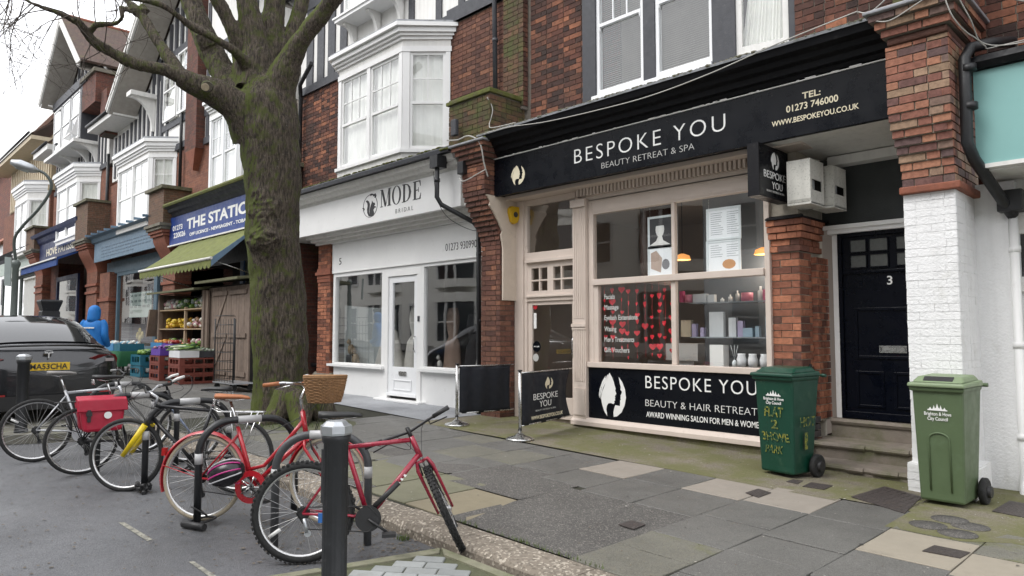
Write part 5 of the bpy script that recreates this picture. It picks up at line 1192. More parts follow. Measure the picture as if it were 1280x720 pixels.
mb = MB(); frame_rect(mb,-11.50,-10.56,.11,2.395,7.90,7.95,.12,tb=.0501,tt=.12); mb.box(-11.38,-10.68,7.90,7.95,.16,.66); frame_rect(mb,-11.32,-10.74,.22,.42,7.885,7.90,.02); mb.box(-11.50,-10.56,7.86,7.90,.11,.17)
d5 = mb.build('door', M_UPVC, br, bevel=.004); pane(d5,-11.38,-10.68,.66,2.275,7.93,M_GLASSD)
MB().box(-11.13,-10.90,7.88,7.899,.50,.58).build('letter_plate', M_STEEL, d5); MB().tube([(-10.62,7.88,.95),(-10.62,7.85,1.0),(-10.62,7.85,1.2),(-10.62,7.88,1.25)],.012,8).build('handle', M_STEEL, d5)
MB().box(-10.52,-10.47,7.855,7.872,1.52,1.62).build('entry_buzzer', M_GREYTRIM, br)
MB().prism([(-11.75,7.72,-.03),(-10.3,7.72,-.03),(-10.3,7.72,.055),(-11.75,7.72,.055)],(0,.2,0)).build('door_step', M_WHITE, br, bevel=.01)
# pilaster left of the window and dark passage
mb = MB(); mb.box(-14.17,-13.66,7.86,8.3,-.1,3.39); mb.build('core', M_MORTARD, br)
bb.wall((-14.18,7.855),0,.53,.38,2.5,B_ORANGE,bl=.25); bb.wall((-14.18,7.855),0,.53,2.72,3.39,B_ORANGE,bl=.25); bb.wall((-13.65,7.855),pi/2,.1,.0,3.39,B_ORANGE,bond='header')
for q,(z,e) in enumerate(((2.5,.02),(2.575,.05),(2.65,.02),(2.42,.015))): MB().box(-14.18-e,-13.65+e,7.85-e,7.95,z,z+.07).build('moulding', M_TERRA, br)
bb.wall((-14.30,7.79),0,.74,-.05,.38,B_GREY,d=.1); MB().prism([(-14.30,7.80,.38),(-13.56,7.80,.38),(-13.56,7.87,.45),(-14.30,7.87,.45)],(0,.06,0)).build('moulding', M_STONE, br)
mb = MB(); mb.box(-15.25,-14.15,9.2,9.3,-.1,3.4); mb.build('passage_end', M_DARK, br); MB().box(-14.21,-14.18,7.95,9.3,-.1,3.4).build('wall', BT_DARK, br); MB().box(-15.3,-15.24,7.6,9.3,-.1,3.4).build('wall', BT_DARK, br)
pipe(br, [(-14.9,8.6,3.3),(-14.9,8.6,.6),(-14.9,8.4,.55),(-15.2,8.3,.55)], .05)
bb.flush()
pipe(br, [(-8.98,7.30,4.15),(-8.98,7.08,4.05),(-8.98,7.08,3.52),(-8.94,7.14,3.40),(-8.62,7.56,3.12),(-8.56,7.62,3.0),(-8.56,7.64,.0)], .04, clips=[(-8.56,7.63,2.6),(-8.56,7.64,1.5),(-8.98,7.08,3.8)])
MB().box(-9.08,-8.88,7.0,7.2,4.0,4.2).build('hopper', M_BLACKIRON, br)
pipe(br, [(-8.42,7.80,7.2),(-8.42,7.83,7.0),(-8.42,7.86,5.1)], .04, M_GREYTRIM, clips=[(-8.42,7.85,6.2)])
pipe(br, [(-14.2,7.6,7.35),(-15.0,7.75,7.1),(-15.15,7.85,6.8),(-15.15,7.85,4.4)], .05)
cable([(-9.05,7.06,3.95),(-9.0,7.1,3.5),(-8.95,7.3,3.2),(-8.7,7.6,3.0),(-8.5,7.62,3.05)], .006, M_BLACKIRON, 'thin black cable drooping across the white signboard corner')
mb = MB(); mb.tube([(-8.46,7.50,3.2),(-8.48,7.54,2.2),(-8.47,7.54,.1)], .014, 6); single(mb, 'cable', M_BLACKIRON, 'black cable beside the black downpipe of the bridal shop', 'cable', (-8.47,7.54,.1))
# inside: white display, dresses, cat figurine
MB().box(-13.5,-8.6,7.96,11,.0,.06).box(-13.5,-8.6,10.9,11,0,3).box(-13.6,-13.5,8,11,0,3).box(-8.6,-8.55,8,11,0,3).box(-13.5,-8.6,8,11,2.95,3.0).build('shop_room', mat('grey_room',(.20,.205,.205),.9,.06,1,0), br)
MB().prism([(-13.46,8.1,.62),(-12.4,8.7,.62),(-12.4,8.7,1.8),(-13.46,8.1,1.9)],(0,.03,0)).box(-13.45,-11.65,7.97,8.6,.58,.62).build('display_board', mat('pale_display',(.50,.54,.55),.8,.08,1,0), br)
M_DRESS = mat('ivory_satin', (.68,.66,.62), .5, .12, 6, .2, 30, streak=.25); M_LACE = mat('floral_lace', (.62,.60,.56), .8, .2, 25, .4, 60, dirt=((.16,.12,.09), .3, 26))
def dress(x, y, z0, h, w0, w1, m, label):
    mb = MB(); prof = []; n = 12; seg = 24
    for i in range(n+1):
        t = i/n; zz = z0+h*t; r = w0*(1-t)**1.3+w1*t if t < .62 else (w1*.72 if t < .7 else w1*(.8+.35*sin((t-.7)/.3*pi)))
        for k in range(seg): a = 2*pi*k/seg; q = 1+.10*sin(k*5.0+i*.25)*(1-t); mb.v.append((x+r*q*cos(a), y+r*.6*q*sin(a), zz))
    for i in range(n):
        for k in range(seg): l = (k+1)%seg; mb.f.append((i*seg+k,i*seg+l,(i+1)*seg+l,(i+1)*seg+k)); mb.sm.append(True)
    mb.f.append(tuple(n*seg+k for k in range(seg))); mb.sm.append(False)
    return single(mb, 'wedding_dress', m, label, 'dress', (x, y, z0), 'dresses in the bridal shop')
dress(-8.85, 8.2, .72, 1.5, .34, .15, M_LACE, 'floral lace wedding dress at the right edge of the bridal shop window')
dress(-12.3, 8.5, .62, 1.2, .42, .14, M_DRESS, 'plain ivory wedding dress seen between left window and door')
dress(-11.7, 8.7, .1, 1.75, .42, .15, M_DRESS, 'ivory wedding dress seen through the white door')
dress(-10.75, 8.9, .1, 1.7, .3, .15, mat('blush_fabric',(.42,.30,.24),.7,.1), 'blush dress standing at the left of the right-hand bridal window')
dress(-10.3, 9.1, .1, 1.6, .35, .2, mat('dark_fabric',(.05,.05,.055),.8,.2), 'dark dress in the middle of the right-hand bridal window')
cat = thing('cat_figurine', 'pair of stacked mottled cat figurines low in the left bridal window', 'figurine', (-13.05, 8.12, .625))
M_CAT = mat('mottled_cat', (.30,.22,.13), .6, .5, 20, .1, 60)
for (dx, dz, s_) in ((.02,0,1.0),(-.17,.22,.9)):
    mb = MB(); X, Y_, Z = -13.05+dx, 8.12, .625+dz
    mb.ball((X,Y_,Z+.12*s_), .09*s_, .08*s_, .13*s_, 10, 7); mb.ball((X-.03*s_,Y_-.03,Z+.29*s_), .06*s_, .055*s_, .055*s_, 10, 6)
    for q in (-.035,.03): mb.lathe((X-.03*s_+q*s_,Y_-.03,Z+.33*s_), (0,0,1), [(0,.022*s_),(.05*s_,.002)], 6)
    mb.tube([(X+.05*s_,Y_,Z+.05*s_),(X+.14*s_,Y_-.02,Z+.03*s_),(X+.2*s_,Y_-.04,Z+.08*s_)], .018*s_, 6); mb.build('cat', M_CAT, cat)
MB().box(-13.32,-13.1,8.07,8.18,.622,.84).build('plinth', M_GREYTRIM, cat)
x,z = W(548.5,452,8.0); mb = MB(); mb.ball((x,8.02,.75), .05,.045,.07,8,6); mb.ball((x-.015,8.0,.86), .035,.035,.035,8,5)
for q in (-.02,.02): mb.lathe((x-.015+q,8.0,.885),(0,0,1),[(0,.012),(.03,.001)],5)
single(mb, 'cat_figurine', M_DRESS, 'small white cat figurine low in the right bridal window', 'figurine', (x,8.02,.68))
# ================================================================ NEWSAGENT
ng = thing('newsagent_building', 'brick and timber framed building with blue newsagent fascia and green awning', 'building', (-19, FY, .15))
MB().box(-22.3,-16.0,7.96,8.3,4.4,6.95).build('wall', BT_RED, ng)
timber(ng, -21.2, -15.6, 6.95, 11.2, 7.93, [(-21.1,-20.9),(-17.9,-17.7),(-17.2,-17.0),(-16.5,-16.3)], [(6.9,7.1),(7.75,7.95),(9.5,9.7)])
for x in (-20.6,-20.1,-19.6,-19.1,-18.6): MB().box(x,x+.16,7.89,7.94,7.1,7.75).build('timber_post', M_GREYTRIM, ng)
for (a,b) in ((-20.7,-19.75),(-19.6,-18.65)): winM(ng, Matrix(), a, b, 7.98, 9.45, 7.84, M_WHITE, bars=(2,2))
bay(ng, -19.4, -17.6, .55, 5.15, 7.1, 7.3, 7.65, M_UPVC, M_WHITEOLD, 2, bars=(3,2), sidebars=(3,2))
MB().box(-22,-15.6,9.6,14,0,10).build('rear_block', BT_DARK, ng)
cornice('cornice', -22.1, -15.9, [(7.95,4.76),(7.38,4.76),(7.34,4.84),(7.26,4.88),(7.22,4.96),(7.12,5.0),(7.95,5.12)], mat('dark_navy_paint',(.012,.014,.022),.5,.2), ng)
cornice('gutter', -22.1, -15.9, [(7.95,5.13),(7.10,5.01),(7.08,5.06),(7.12,5.12),(7.95,5.24)], M_MOSS, ng)
BLUE = mat('blue_sign', (.012,.045,.22), .45, .12, 5, .03, dirt=((.2,.25,.4), .1, 12))
MB().box(-22.35,-16.2,7.40,7.46,3.92,4.76).build('fascia_sign', BLUE, ng)
MB().box(-22.4,-16.2,7.36,7.42,3.88,3.92).build('sign_edging', M_WHITEOLD, ng)
def tpx(s, u0, u1, v0, v1, h, m, parent, Y, bold=.0, **kw):
    a = W(u0, v0, Y); b = W(u1, v1, Y); return text(s, parent, a[0], b[0], Y, (a[1]+b[1])/2, h, m, bold=bold, **kw)
tpx('THE STATION', 233.5, 323, 286, 262, .30, M_TEXTW, ng, 7.40, bold=.03)
tpx('OFF LICENCE - NEWSAGENT - TOBACCONIST', 237, 330, 293, 273, .09, M_TEXTW, ng, 7.40, bold=.025)
tpx('01273', 216, 228, 289, 286, .15, M_TEXTW, ng, 7.40, bold=.02); tpx('220026', 217, 231.5, 298, 294, .15, M_TEXTW, ng, 7.40, bold=.02)
MB().box(-22.1,-16.2,7.9,7.98,3.2,3.95).build('shop_head', M_GREYTRIM, ng)
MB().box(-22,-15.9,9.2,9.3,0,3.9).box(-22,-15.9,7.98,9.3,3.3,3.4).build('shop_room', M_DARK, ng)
MB().box(-18.1,-16.2,7.9,7.98,.3,3.2).build('wall', mat('dirty_render',(.12,.125,.12),.9,.3,2,.3), ng)
MB().box(-18.3,-18.1,7.85,7.95,.2,3.2).build('door_post', mat('blue_post',(.03,.07,.15),.5), ng)
# awning: faded green canopy with scalloped valance
M_AWN = mat('faded_green_canvas', (.165,.185,.05), .85, .25, 6, .2, 40, dirt=((.10,.105,.05), .35, 5), streak=.3)
aw = thing('awning', 'faded green canvas awning with scalloped edge over the greengrocery display', 'awning', (-19, 7.0, 2.9))
ax0, ax1, ay0, ay1, az0, az1 = -21.5, -16.4, 7.40, 6.35, 3.86, 3.04
n = 36; mb = MB()
for j in range(5):
    for i in range(n+1):
        t = j/4; mb.v.append((ax0+(ax1-ax0)*i/n, ay0+(ay1-ay0)*t, az0+(az1-az0)*t-.05*sin(pi*t)+.008*sin(i*1.3)))
for j in range(4):
    for i in range(n): a = j*(n+1)+i; mb.f.append((a,a+n+1,a+n+2,a+1)); mb.sm.append(True)
o = mb.build('canopy', M_AWN, aw); sm = o.modifiers.new('s','SOLIDIFY'); sm.thickness = .008
mb = MB(); n = 21
for i in range(n):
    a = ax0+(ax1-ax0)*i/n; w_ = (ax1-ax0)/n
    mb.prism([(a,ay1,az1-.04),(a+w_,ay1,az1-.04),(a+w_,ay1,az1-.16),(a+w_*.8,ay1,az1-.22),(a+w_*.5,ay1,az1-.245),(a+w_*.2,ay1,az1-.22),(a,ay1,az1-.16)][::-1], (0,-.006,0))
mb.build('valance', M_AWN, aw); MB().tube([(ax0-.03,ay1-.01,az1-.01),(ax1+.03,ay1-.01,az1-.01)], .035, 8).build('front_bar', M_WHITEOLD, aw)
MB().prism([(ax1,ay0,az0),(ax1,ay0,az0-.05),(ax1,ay1,az1-.2),(ax1,ay1,az1)],(.008,0,0)).build('awning_side', mat('pale_blue_canvas',(.16,.25,.36),.8), aw)
MB().tube([(ax0+.2,7.9,2.6),(ax0+.2,7.3,2.75),(ax0+.2,ay1,az1)], .015, 6).tube([(ax1-.2,7.9,2.6),(ax1-.2,ay1,az1)], .015, 6).build('arm', M_STEEL, aw)
# ================================================================ BLUE-FRONTED SHOP
M_BLUEG = mat('grey_blue_paint', (.13,.20,.27), .55, .12, 5, .1, 50, dirt=((.2,.24,.26), .15, 6)); M_BLUEGD = mat('teal_paint', (.075,.13,.17), .5, .15, 5, .1)
bl = thing('blue_shop_building', 'gabled building with grey-blue shopfront and white bay window under a timbered gable', 'building', (-27, FY, .3))
MB().box(-31.0,-22.3,7.96,8.3,4.7,7.1).build('wall', BT_RED, bl)
timber(bl, -30.6, -21.9, 7.2, 9.9, 7.93, [], [])
for i in range(17):
    x = -30.3+i*.48
    if -24.3 > x or x > -22: MB().box(x,x+.17,7.89,7.94,7.3,9.6 if x > -28.4 else 8.9).build('timber_post', M_GREYTRIM, bl)
MB().box(-24.9,-21.9,7.88,7.95,7.15,7.35).box(-24.9,-21.9,7.88,7.95,8.0,8.2).box(-25.1,-24.9,7.87,7.95,7.1,11.2).box(-27.5,-21.9,7.87,7.95,10.3,10.55).build('timber_beam', M_GREYTRIM, bl)
for (a,b) in ((-24.6,-23.45),(-23.3,-22.2)): winM(bl, Matrix(), a, b, 8.25, 10.25, 7.8, M_WHITE, bars=(2,2))
gable(bl, -27.9, -15.3, 9.35, -21.7, 14.1, 7.05, 15, Yw=7.96, wallz=9.3)
for x in (-27,-26.5,-26,-25.5,-25.05,-24.4,-23.9,-23.4,-22.9,-22.4): MB().box(x,x+.16,7.88,7.94,9.4,9.4+max(.3,(3.2-abs(x+23.4))*.8+.4)).build('timber_post', M_GREYTRIM, bl)
bracket(bl, -25.9, 7.92, 9.35, 1.1, .75, w_=.14); MB().box(-26.1,-25.6,7.1,7.95,9.35,9.5).build('bracket_head', M_WHITEOLD, bl)
MB().prism([(-31.2,7.1,9.35),(-28.0,7.1,9.35),(-28.0,8.6,11.0),(-31.2,8.6,11.0)],(0,.1,.0)).build('roof_slope', BT_TILE, bl); gutter(bl,-31.0,-27.6,7.05,9.32); MB().box(-31.0,-27.6,7.1,7.95,9.1,9.28).build('eaves_board', M_WHITEOLD, bl)
MB().box(-31,-19.5,9.6,15,0,9.5).build('rear_block', BT_DARK, bl)
bay(bl, -27.5, -24.2, .65, 4.98, 6.95, 7.15, 7.6, M_WHITE, M_WHITEOLD, 2, bars=(2,2), sidebars=(2,2), Y=7.95)
MB().box(-30.7,-23.5,7.42,7.48,4.0,4.72).build('fascia_sign', M_BLUEG, bl)
cornice('cornice', -31.0,-23.4,[(7.95,4.72),(7.42,4.72),(7.36,4.76),(7.30,4.90),(7.16,4.95),(7.95,5.10)], M_BLUEG, bl)
mb = MB()
for i in range(9): MB().box(-30.8+i*.85,-30.74+i*.85,7.10,7.9,4.98,5.06).build('lead_roll', M_BLUEG, bl)
M_FAINT = mat('faint_lettering', (.085,.13,.18), .6, .1)
for k, (s_, v) in enumerate((('LEGAL ADVICE FOR OUR FAMILY AND BUSINESS',0),('PLEASE TELEPHONE OR CALL IN TODAY',1),('MONDAY TO FRIDAY NINE TO FIVE',2),('ALL WELCOME',3))): pass
mb = MB()
for k in range(4):
    x = -29.7
    while x < -24.3-.6*(k==3)*3:
        l = random.uniform(.15,.5); mb.box(x,x+l,7.414,7.42,4.46-.115*k,4.50-.115*k); x += l+.1
mb.build('lettering', M_FAINT, bl)
MB().box(-30.6,-23.6,7.86,7.96,3.55,4.0).build('shop_head', M_BLUEGD, bl)
mb = MB(); frame_rect(mb,-29.35,-25.0,.75,3.55,7.88,7.97,.16,tb=.1,tt=.12); mb.box(-24.86,-23.75,7.88,7.97,.75,.85); mb.box(-24.99,-24.86,7.88,7.97,.2,3.55); mb.box(-29.35,-23.75,7.9,7.97,.2,.75)
sf3 = mb.build('shopfront_frame', M_BLUEGD, bl); pane(sf3,-29.2,-25.15,.85,3.43,7.93); pane(sf3,-24.86,-23.8,.85,3.5,7.93)
MB().box(-29.3,-23.7,9.6,9.7,.3,3.5).build('shop_room', mat('teal_room',(.08,.11,.11),.9), bl)
MB().box(-28.3,-25.9,8.05,8.07,1.85,2.75).build('poster', mat('pale_teal_poster',(.40,.48,.45),.7,.1), bl)
mb = MB()
for i in range(16): mb.box(-28.2+(i%5)*.46,-27.9+(i%5)*.46,8.04,8.049,2.6-.2*(i//5),2.68-.2*(i//5))
mb.build('poster_print', mat('poster_teal_print',(.15,.2,.19),.7), bl)
mb = MB(); 
for (x,z) in ((-27.3,1.2),(-27.05,1.35),(-26.8,1.22),(-27.05,1.1)): mb.ball((x,8.06,z),.16,.04,.14,7,5)
mb.build('sunflower_decal', mat('dull_yellow',(.42,.33,.09),.8), bl)
# ================================================================ PATISSERIE
M_NAVYP = mat('navy_paint', (.018,.027,.085), .5, .15, 4, .05, dirt=((.06,.07,.12), .15, 9))
pa = thing('patisserie_building', 'gabled building with navy patisserie fascia and short blue awning', 'building', (-36, FY, .6))
MB().box(-40.6,-31.5,7.96,8.3,5.0,8).build('wall', BT_RED, pa)
timber(pa, -40.2, -31.2, 8.1, 11.7, 7.93, [], [])
for i in range(19): x = -40.0+i*.46; MB().box(x,x+.15,7.89,7.94,8.1,9.6 if (-37.6 < x < -33.2) else 11).build('timber_post', M_GREYTRIM, pa)
MB().box(-40.2,-31.3,7.87,7.95,7.95,8.15).box(-38.0,-32.2,7.25,7.95,11.55,11.9).build('timber_beam', M_GREYTRIM, pa)
MB().box(-37.8,-32.9,7.3,7.95,9.25,11.55).build('oriel', M_GREYTRIM, pa)
for i in range(3): winM(pa, Matrix(), -37.6+i*1.6, -36.25+i*1.6, 9.4, 11.4, 7.24, M_WHITE, bars=(1,1), casement=(i==2))
MB().box(-38.1,-32.7,7.0,7.95,9.12,9.25).build('window_sill', M_WHITEOLD, pa)
for x in (-37.8,-36,-34.2,-33): bracket(pa, x, 7.92, 9.12, .75, .75, w_=.16)
gable(pa, -38.6, -31.3, 12.0, -35.0, 15.0, 6.9, 15, Yw=7.93, wallz=11.5)
for x in (-37,-36.4,-35.8,-35.2,-34.6,-34,-33.4): MB().box(x,x+.2,7.87,7.94,11.9,11.9+max(.3,2.6-abs(x+35)*.75)).build('timber_post', M_GREYTRIM, pa)
bracket(pa, -38.3, 7.9, 11.9, 1.2, .8, w_=.2)
MB().prism([(-40.9,7.1,10.1),(-38.2,7.1,10.1),(-38.2,8.6,11.8),(-40.9,8.6,11.8)],(0,.1,.0)).build('roof_slope', BT_TILE, pa); gutter(pa,-41,-38,7.05,10.1); MB().box(-41,-38,7.1,7.95,9.8,10.05).build('eaves_board', M_WHITEOLD, pa)
MB().box(-32.9,-30.9,7.3,9.5,10.4,11.6).build('parapet_chimney', BT_DARK, pa); MB().box(-33,-30.8,7.2,9.6,11.6,11.75).build('coping', M_STONE, pa)
MB().box(-41,-31,9.6,15,0,11).build('rear_block', BT_DARK, pa)
bay(pa, -36.4, -33.0, .7, 5.35, 7.5, 7.75, 8.3, M_WHITE, M_WHITEOLD, 2, bars=(1,1), sidebars=(1,1), Y=7.95, meet=.62)
MB().box(-40.4,-32.6,7.42,7.48,4.7,5.5).build('fascia_sign', M_NAVYP, pa)
cornice('cornice', -41.0,-32.4,[(7.95,5.5),(7.42,5.5),(7.34,5.6),(7.28,5.78),(7.16,5.84),(7.10,5.98),(7.95,6.2)], M_NAVYP, pa)
tpx('HOVE PATISSERIE', 58, 101, 321, 306, .34, M_TEXTC, pa, 7.42, bold=.02)
MB().prism([(-39.8,7.42,4.68),(-39.8,6.6,4.32),(-39.8,6.6,4.0),(-39.8,6.64,4.0),(-39.8,6.66,4.25),(-39.8,7.42,4.6)],(7.0,0,0)).build('awning', mat('blue_canvas',(.02,.06,.22),.8,.15), pa); MB().box(-39.8,-32.8,6.54,6.6,4.28,4.34).build('awning_bar', M_WHITEOLD, pa)
mb = MB(); frame_rect(mb,-39.0,-35.1,.7,3.9,7.88,7.97,.2); sf4 = mb.build('shopfront_frame', M_NAVYP, pa); pane(sf4,-38.8,-35.3,.9,3.7,7.93)
MB().box(-40.6,-33,9.4,9.5,.4,4.6).build('shop_room', mat('patisserie_room',(.14,.12,.10),.9), pa); MB().box(-42,-39,7.95,9,.3,4.6).build('wall', BT_DARK, pa)
# ================================================================ FAR SHOP AND TILE-HUNG HOUSE
fs = thing('far_shop_building', 'farthest shop of the terrace with pale timbering and a white bay window', 'building', (-46, FY, .9))
MB().box(-54,-41.4,7.96,8.3,5.6,8.5).build('wall', BT_RED, fs)
timber(fs, -52, -41.3, 8.5, 11.3, 7.93, [], [], m1=mat('buff_render',(.50,.40,.26),.8,.1))
for i in range(20): x = -51.6+i*.52; MB().box(x,x+.22,7.86,7.94,8.5,11.1).build('timber_post', mat('pale_timber',(.55,.47,.34),.7,.15), fs)
MB().prism([(-53,7.0,11.2),(-41.2,7.0,11.2),(-41.2,10.5,14.2),(-53,10.5,14.2)],(0,.12,0)).build('roof_slope', BT_TILE, fs); gutter(fs,-53,-41.2,6.9,11.2); MB().box(-53,-41.2,7.0,7.95,10.9,11.1).build('eaves_board', mat('pale_timber',(.55,.47,.34)), fs)
bay(fs, -45.5, -42.4, .8, 5.5, 8.0, 8.4, 9.0, M_WHITE, M_WHITEOLD, 2, bars=(2,2), sidebars=(2,2), Y=7.95)
MB().box(-54,-41.8,7.42,7.48,4.6,5.3).build('fascia_sign', mat('pale_green_sign',(.45,.52,.47),.6,.1), fs); cornice('cornice', -54,-41.6,[(7.95,5.3),(7.42,5.3),(7.34,5.5),(7.16,5.7),(7.95,6.0)], M_GREYTRIM, fs)
mb = MB(); frame_rect(mb,-53,-47.6,.9,4.5,7.88,7.97,.16); frame_rect(mb,-47.5,-42.6,.9,4.5,7.88,7.97,.16); sf5 = mb.build('shopfront_frame', mat('grey_green_frame',(.10,.12,.11),.6), fs); pane(sf5,-52.8,-47.8,1.1,4.3,7.93); pane(sf5,-47.3,-42.8,1.1,4.3,7.93)
MB().box(-53,-42,9.2,9.3,.6,4.5).build('shop_room', mat('pale_blind',(.35,.36,.32),.9), fs); MB().box(-54,-41,9.6,15,0,11).build('rear_block', BT_DARK, fs)
th = thing('tile_hung_house', 'tile-hung house with a mossy clay roof at the far left end of the street', 'house', (-66, 14, 1.5))
x0,z_e = W(-25,168,12); x1 = W(92,165,12)[0]
MB().box(-92,-57,12,24,1,17.3).build('wall', BT_TILEHUNG, th)
MB().prism([(-93,11.3,17.5),(-93,18,22.3),(-93,24.6,17.5)],(37,0,0)).build('roof', bricktex_mat('old_clay_tile',(.17,.09,.06),(.11,.06,.05),(.12,.09,.05),(.04,.03,.02),w=.4,h=.25,moss=.35), th)
MB().box(-93,-56,11.2,11.5,17.0,17.45).build('eaves_board', M_WHITEOLD, th)
wh = thing('white_rendered_house', 'white rendered house with a clay roof seen low at the left edge', 'house', (-58, 9, 1.2))
MB().box(-75,-54.5,9,11.9,1,7.6).build('wall', M_WHITE, wh); MB().prism([(-75,8.6,7.6),(-75,11.95,10.3),(-75,11.95,7.6)],(21,0,0)).build('roof', mat('orange_clay',(.28,.10,.05),.8,.2), wh)
for (u,v) in ((12,285),(4,365)):
    x,z = W(u,v,8.98); MB().box(x-.6,x+.6,8.95,9.02,z-.9,z+.9).build('window', M_GREYTRIM, wh)
# far party piers (corbelled), simpler
def fpier(xl, xr, zg, z_c, z_t, label, block=True, yl=7.62, yu=7.28, m=BT_RED):
    p = thing('party_pier', label, 'pier', ((xl+xr)/2, yl, zg), 'corbelled brick piers between the shops')
    MB().box(xl, xr, yl, 8.1, zg-.1, z_c-.9).build('shaft', m, p)
    for z in (z_c-1.75, z_c-1.45): MB().box(xl-.05, xr+.05, yl-.05, 8.1, z, z+.09).build('moulding', M_TERRA, p)
    n = 10; P = [(xl, yl, z_c-.9)] + [(xl, yl+(yu-yl)*(t*t*(3-2*t)), z_c-.9+.9*t) for t in [i/n for i in range(1, n+1)]] + [(xl, 8.1, z_c), (xl, 8.1, z_c-.9)]
    MB().prism(P, (xr-xl,0,0)).build('corbel', M_TERRA if m is BT_RED else m, p)
    for q in range(4): e = .06+.05*q; MB().box(xl-e, xr+e, yu-e, 8.1, z_c+.09*q, z_c+.09*q+.088).build('moulding', M_TERRA if q < 2 else M_STONE, p)
    MB().box(xl-.15,xr+.15,yu-.1,8.1,z_c+.36,z_t-.1).build('block', BT_MOSS, p); MB().box(xl-.25,xr+.25,yu-.2,8.1,z_t-.1,z_t).build('coping', M_MOSSLEDGE, p)
fpier(-16.1,-15.35,0,4.1,5.3,'brick pier behind the big tree, left of the bridal shop passage',m=BT_DARK)
fpier(-23.5,-22.45,.2,4.25,5.75,'terracotta corbelled pier between the blue shopfront and the blue newsagent fascia')
fpier(-32.5,-31.0,.4,4.6,6.5,'terracotta corbelled pier between the navy fascia and the grey-blue shopfront')
fpier(-42.2,-40.6,.7,5.0,6.5,'terracotta corbelled pier left of the navy patisserie fascia')
MB().box(-30.9,-29.6,7.7,8.05,.2,3.6).build('pilaster', BT_RED, bl); MB().box(-31,-29.5,7.65,8.05,2.5,2.62).build('moulding', M_TERRA, bl)
MB().box(-22.2,-21.3,7.7,8.2,6.8,12.5).build('party_pilaster', BT_DARK, ng); MB().prism([(-22.15,7.7,6.8),(-21.35,7.7,6.8),(-21.75,7.8,6.2)],(0,.3,0)).build('corbel_stop', M_TERRA, ng)
MB().box(-30.9,-30.1,7.5,8.4,9.0,10.8).build('party_pilaster', BT_DARK, bl)
pipe(bl, [(-30.95,7.85,8.4),(-30.95,7.85,4.9)], .06); pipe(bl, [(-22.95,7.85,9.3),(-22.95,7.85,5.8)], .05)
# ================================================================ TURQUOISE SHOP at the right edge
tq = thing('turquoise_shop_building', 'brick building with turquoise fascia and white door at the right edge', 'building', (0, FY, -.2))
MB().box(-1.65,9,7.964,8.3,3.7,8.0).build('wall', M_MORTARD, tq)
tb = Bricks(tq); tb.wall((-1.64,7.96), 0, 3.0, 3.7, 5.6, B_UP); tb.flush()
MB().box(-.9,.9,7.9,7.99,4.85,4.97).build('window_sill', M_WHITEOLD, tq)
TY = 7.45
MB().box(-1.56,8,TY,TY+.06,2.84,3.70).build('fascia_sign', mat('turquoise_sign',(.23,.45,.43),.5,.06,3,.02), tq)
MB().box(-1.56,8,TY-.015,TY+.06,2.80,2.838).build('sign_edging', M_WHITEOLD, tq)
cornice('gutter', -1.6, 8, [(7.95,3.72),(7.40,3.71),(7.36,3.76),(7.38,3.82),(7.95,3.9)], M_BLACKPAINT, tq)
MB().box(-1.56,8,TY+.06,8.15,2.78,2.83).build('soffit_board', M_WHITEOLD, tq); MB().box(-1.6,8,8.1,8.14,2.3,2.79).build('shop_head', M_WHITEOLD, tq)
for z in (2.42,2.55,2.68): MB().box(-1.6,8,8.07,8.11,z,z+.03).build('moulding', M_WHITEOLD, tq)
mb = MB(); mb.box(-1.73,-1.38,7.98,8.16,-.3,2.75); mb.build('painted_pilaster', M_WHITEBRICK, tq)
dY = 8.08
dx = W(1252,400,dY)[0]
mb = MB(); mb.box(dx,dx+.10,dY,dY+.1,-.2,2.42); mb.box(dx+.1,3,dY,dY+.1,2.30,2.42); mb.box(dx+.1,3,dY-.01,dY+.1,1.70,1.80); mb.build('door_surround', M_WHITEOLD, tq, bevel=.004)
mb = MB(); frame_rect(mb,dx+.1,.3,1.80,2.30,dY+.01,dY+.07,.045); f = mb.build('fanlight', M_WHITEOLD, tq); pane(f,dx+.145,.255,1.845,2.255,dY+.03)
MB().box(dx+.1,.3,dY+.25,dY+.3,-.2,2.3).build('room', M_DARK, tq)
mb = MB(); mb.box(dx+.1,.3,dY+.03,dY+.08,-.16,1.698); frame_rect(mb,dx+.28,dx+.7,.1,.66,dY+.02,dY+.03,.02); frame_rect(mb,dx+.28,dx+.7,.78,1.1,dY+.02,dY+.03,.02); wd = mb.build('white_door', M_WHITE, tq)
MB().box(dx+.26,dx+.7,dY+.02,dY+.029,1.16,1.58).build('obscured_pane', mat('patterned_glass',(.30,.28,.20),.25,.5,60,1.0,120), wd)
mb = MB(); pz_ = W(1205,110,7.3); 
pipe(tq, [(-1.30,7.75,4.0),(-1.42,7.55,3.97),(-1.55,7.35,3.90),(-1.59,7.30,3.80),(-1.59,7.28,3.02),(-1.56,7.36,2.88),(-1.43,7.90,2.50),(-1.40,7.99,2.42)], .05, clips=[(-1.56,7.30,3.7),(-1.56,7.3,3.35)])
pipe(tq, [(-1.40,7.99,2.43),(-1.40,8.0,.0),(-1.40,7.97,-.1),(-1.37,7.80,-.21)], .04, M_WHITE, clips=[(-1.4,8.0,2.1),(-1.4,8.0,1.2),(-1.4,8.0,.35)])
single(MB().box(-1.50,-1.30,7.85,8.05,2.45,2.65), 'lantern', M_BLACKIRON, 'small black box lamp under the turquoise fascia by the downpipe', 'lamp', (-1.4,7.95,2.45), bevel=.01)
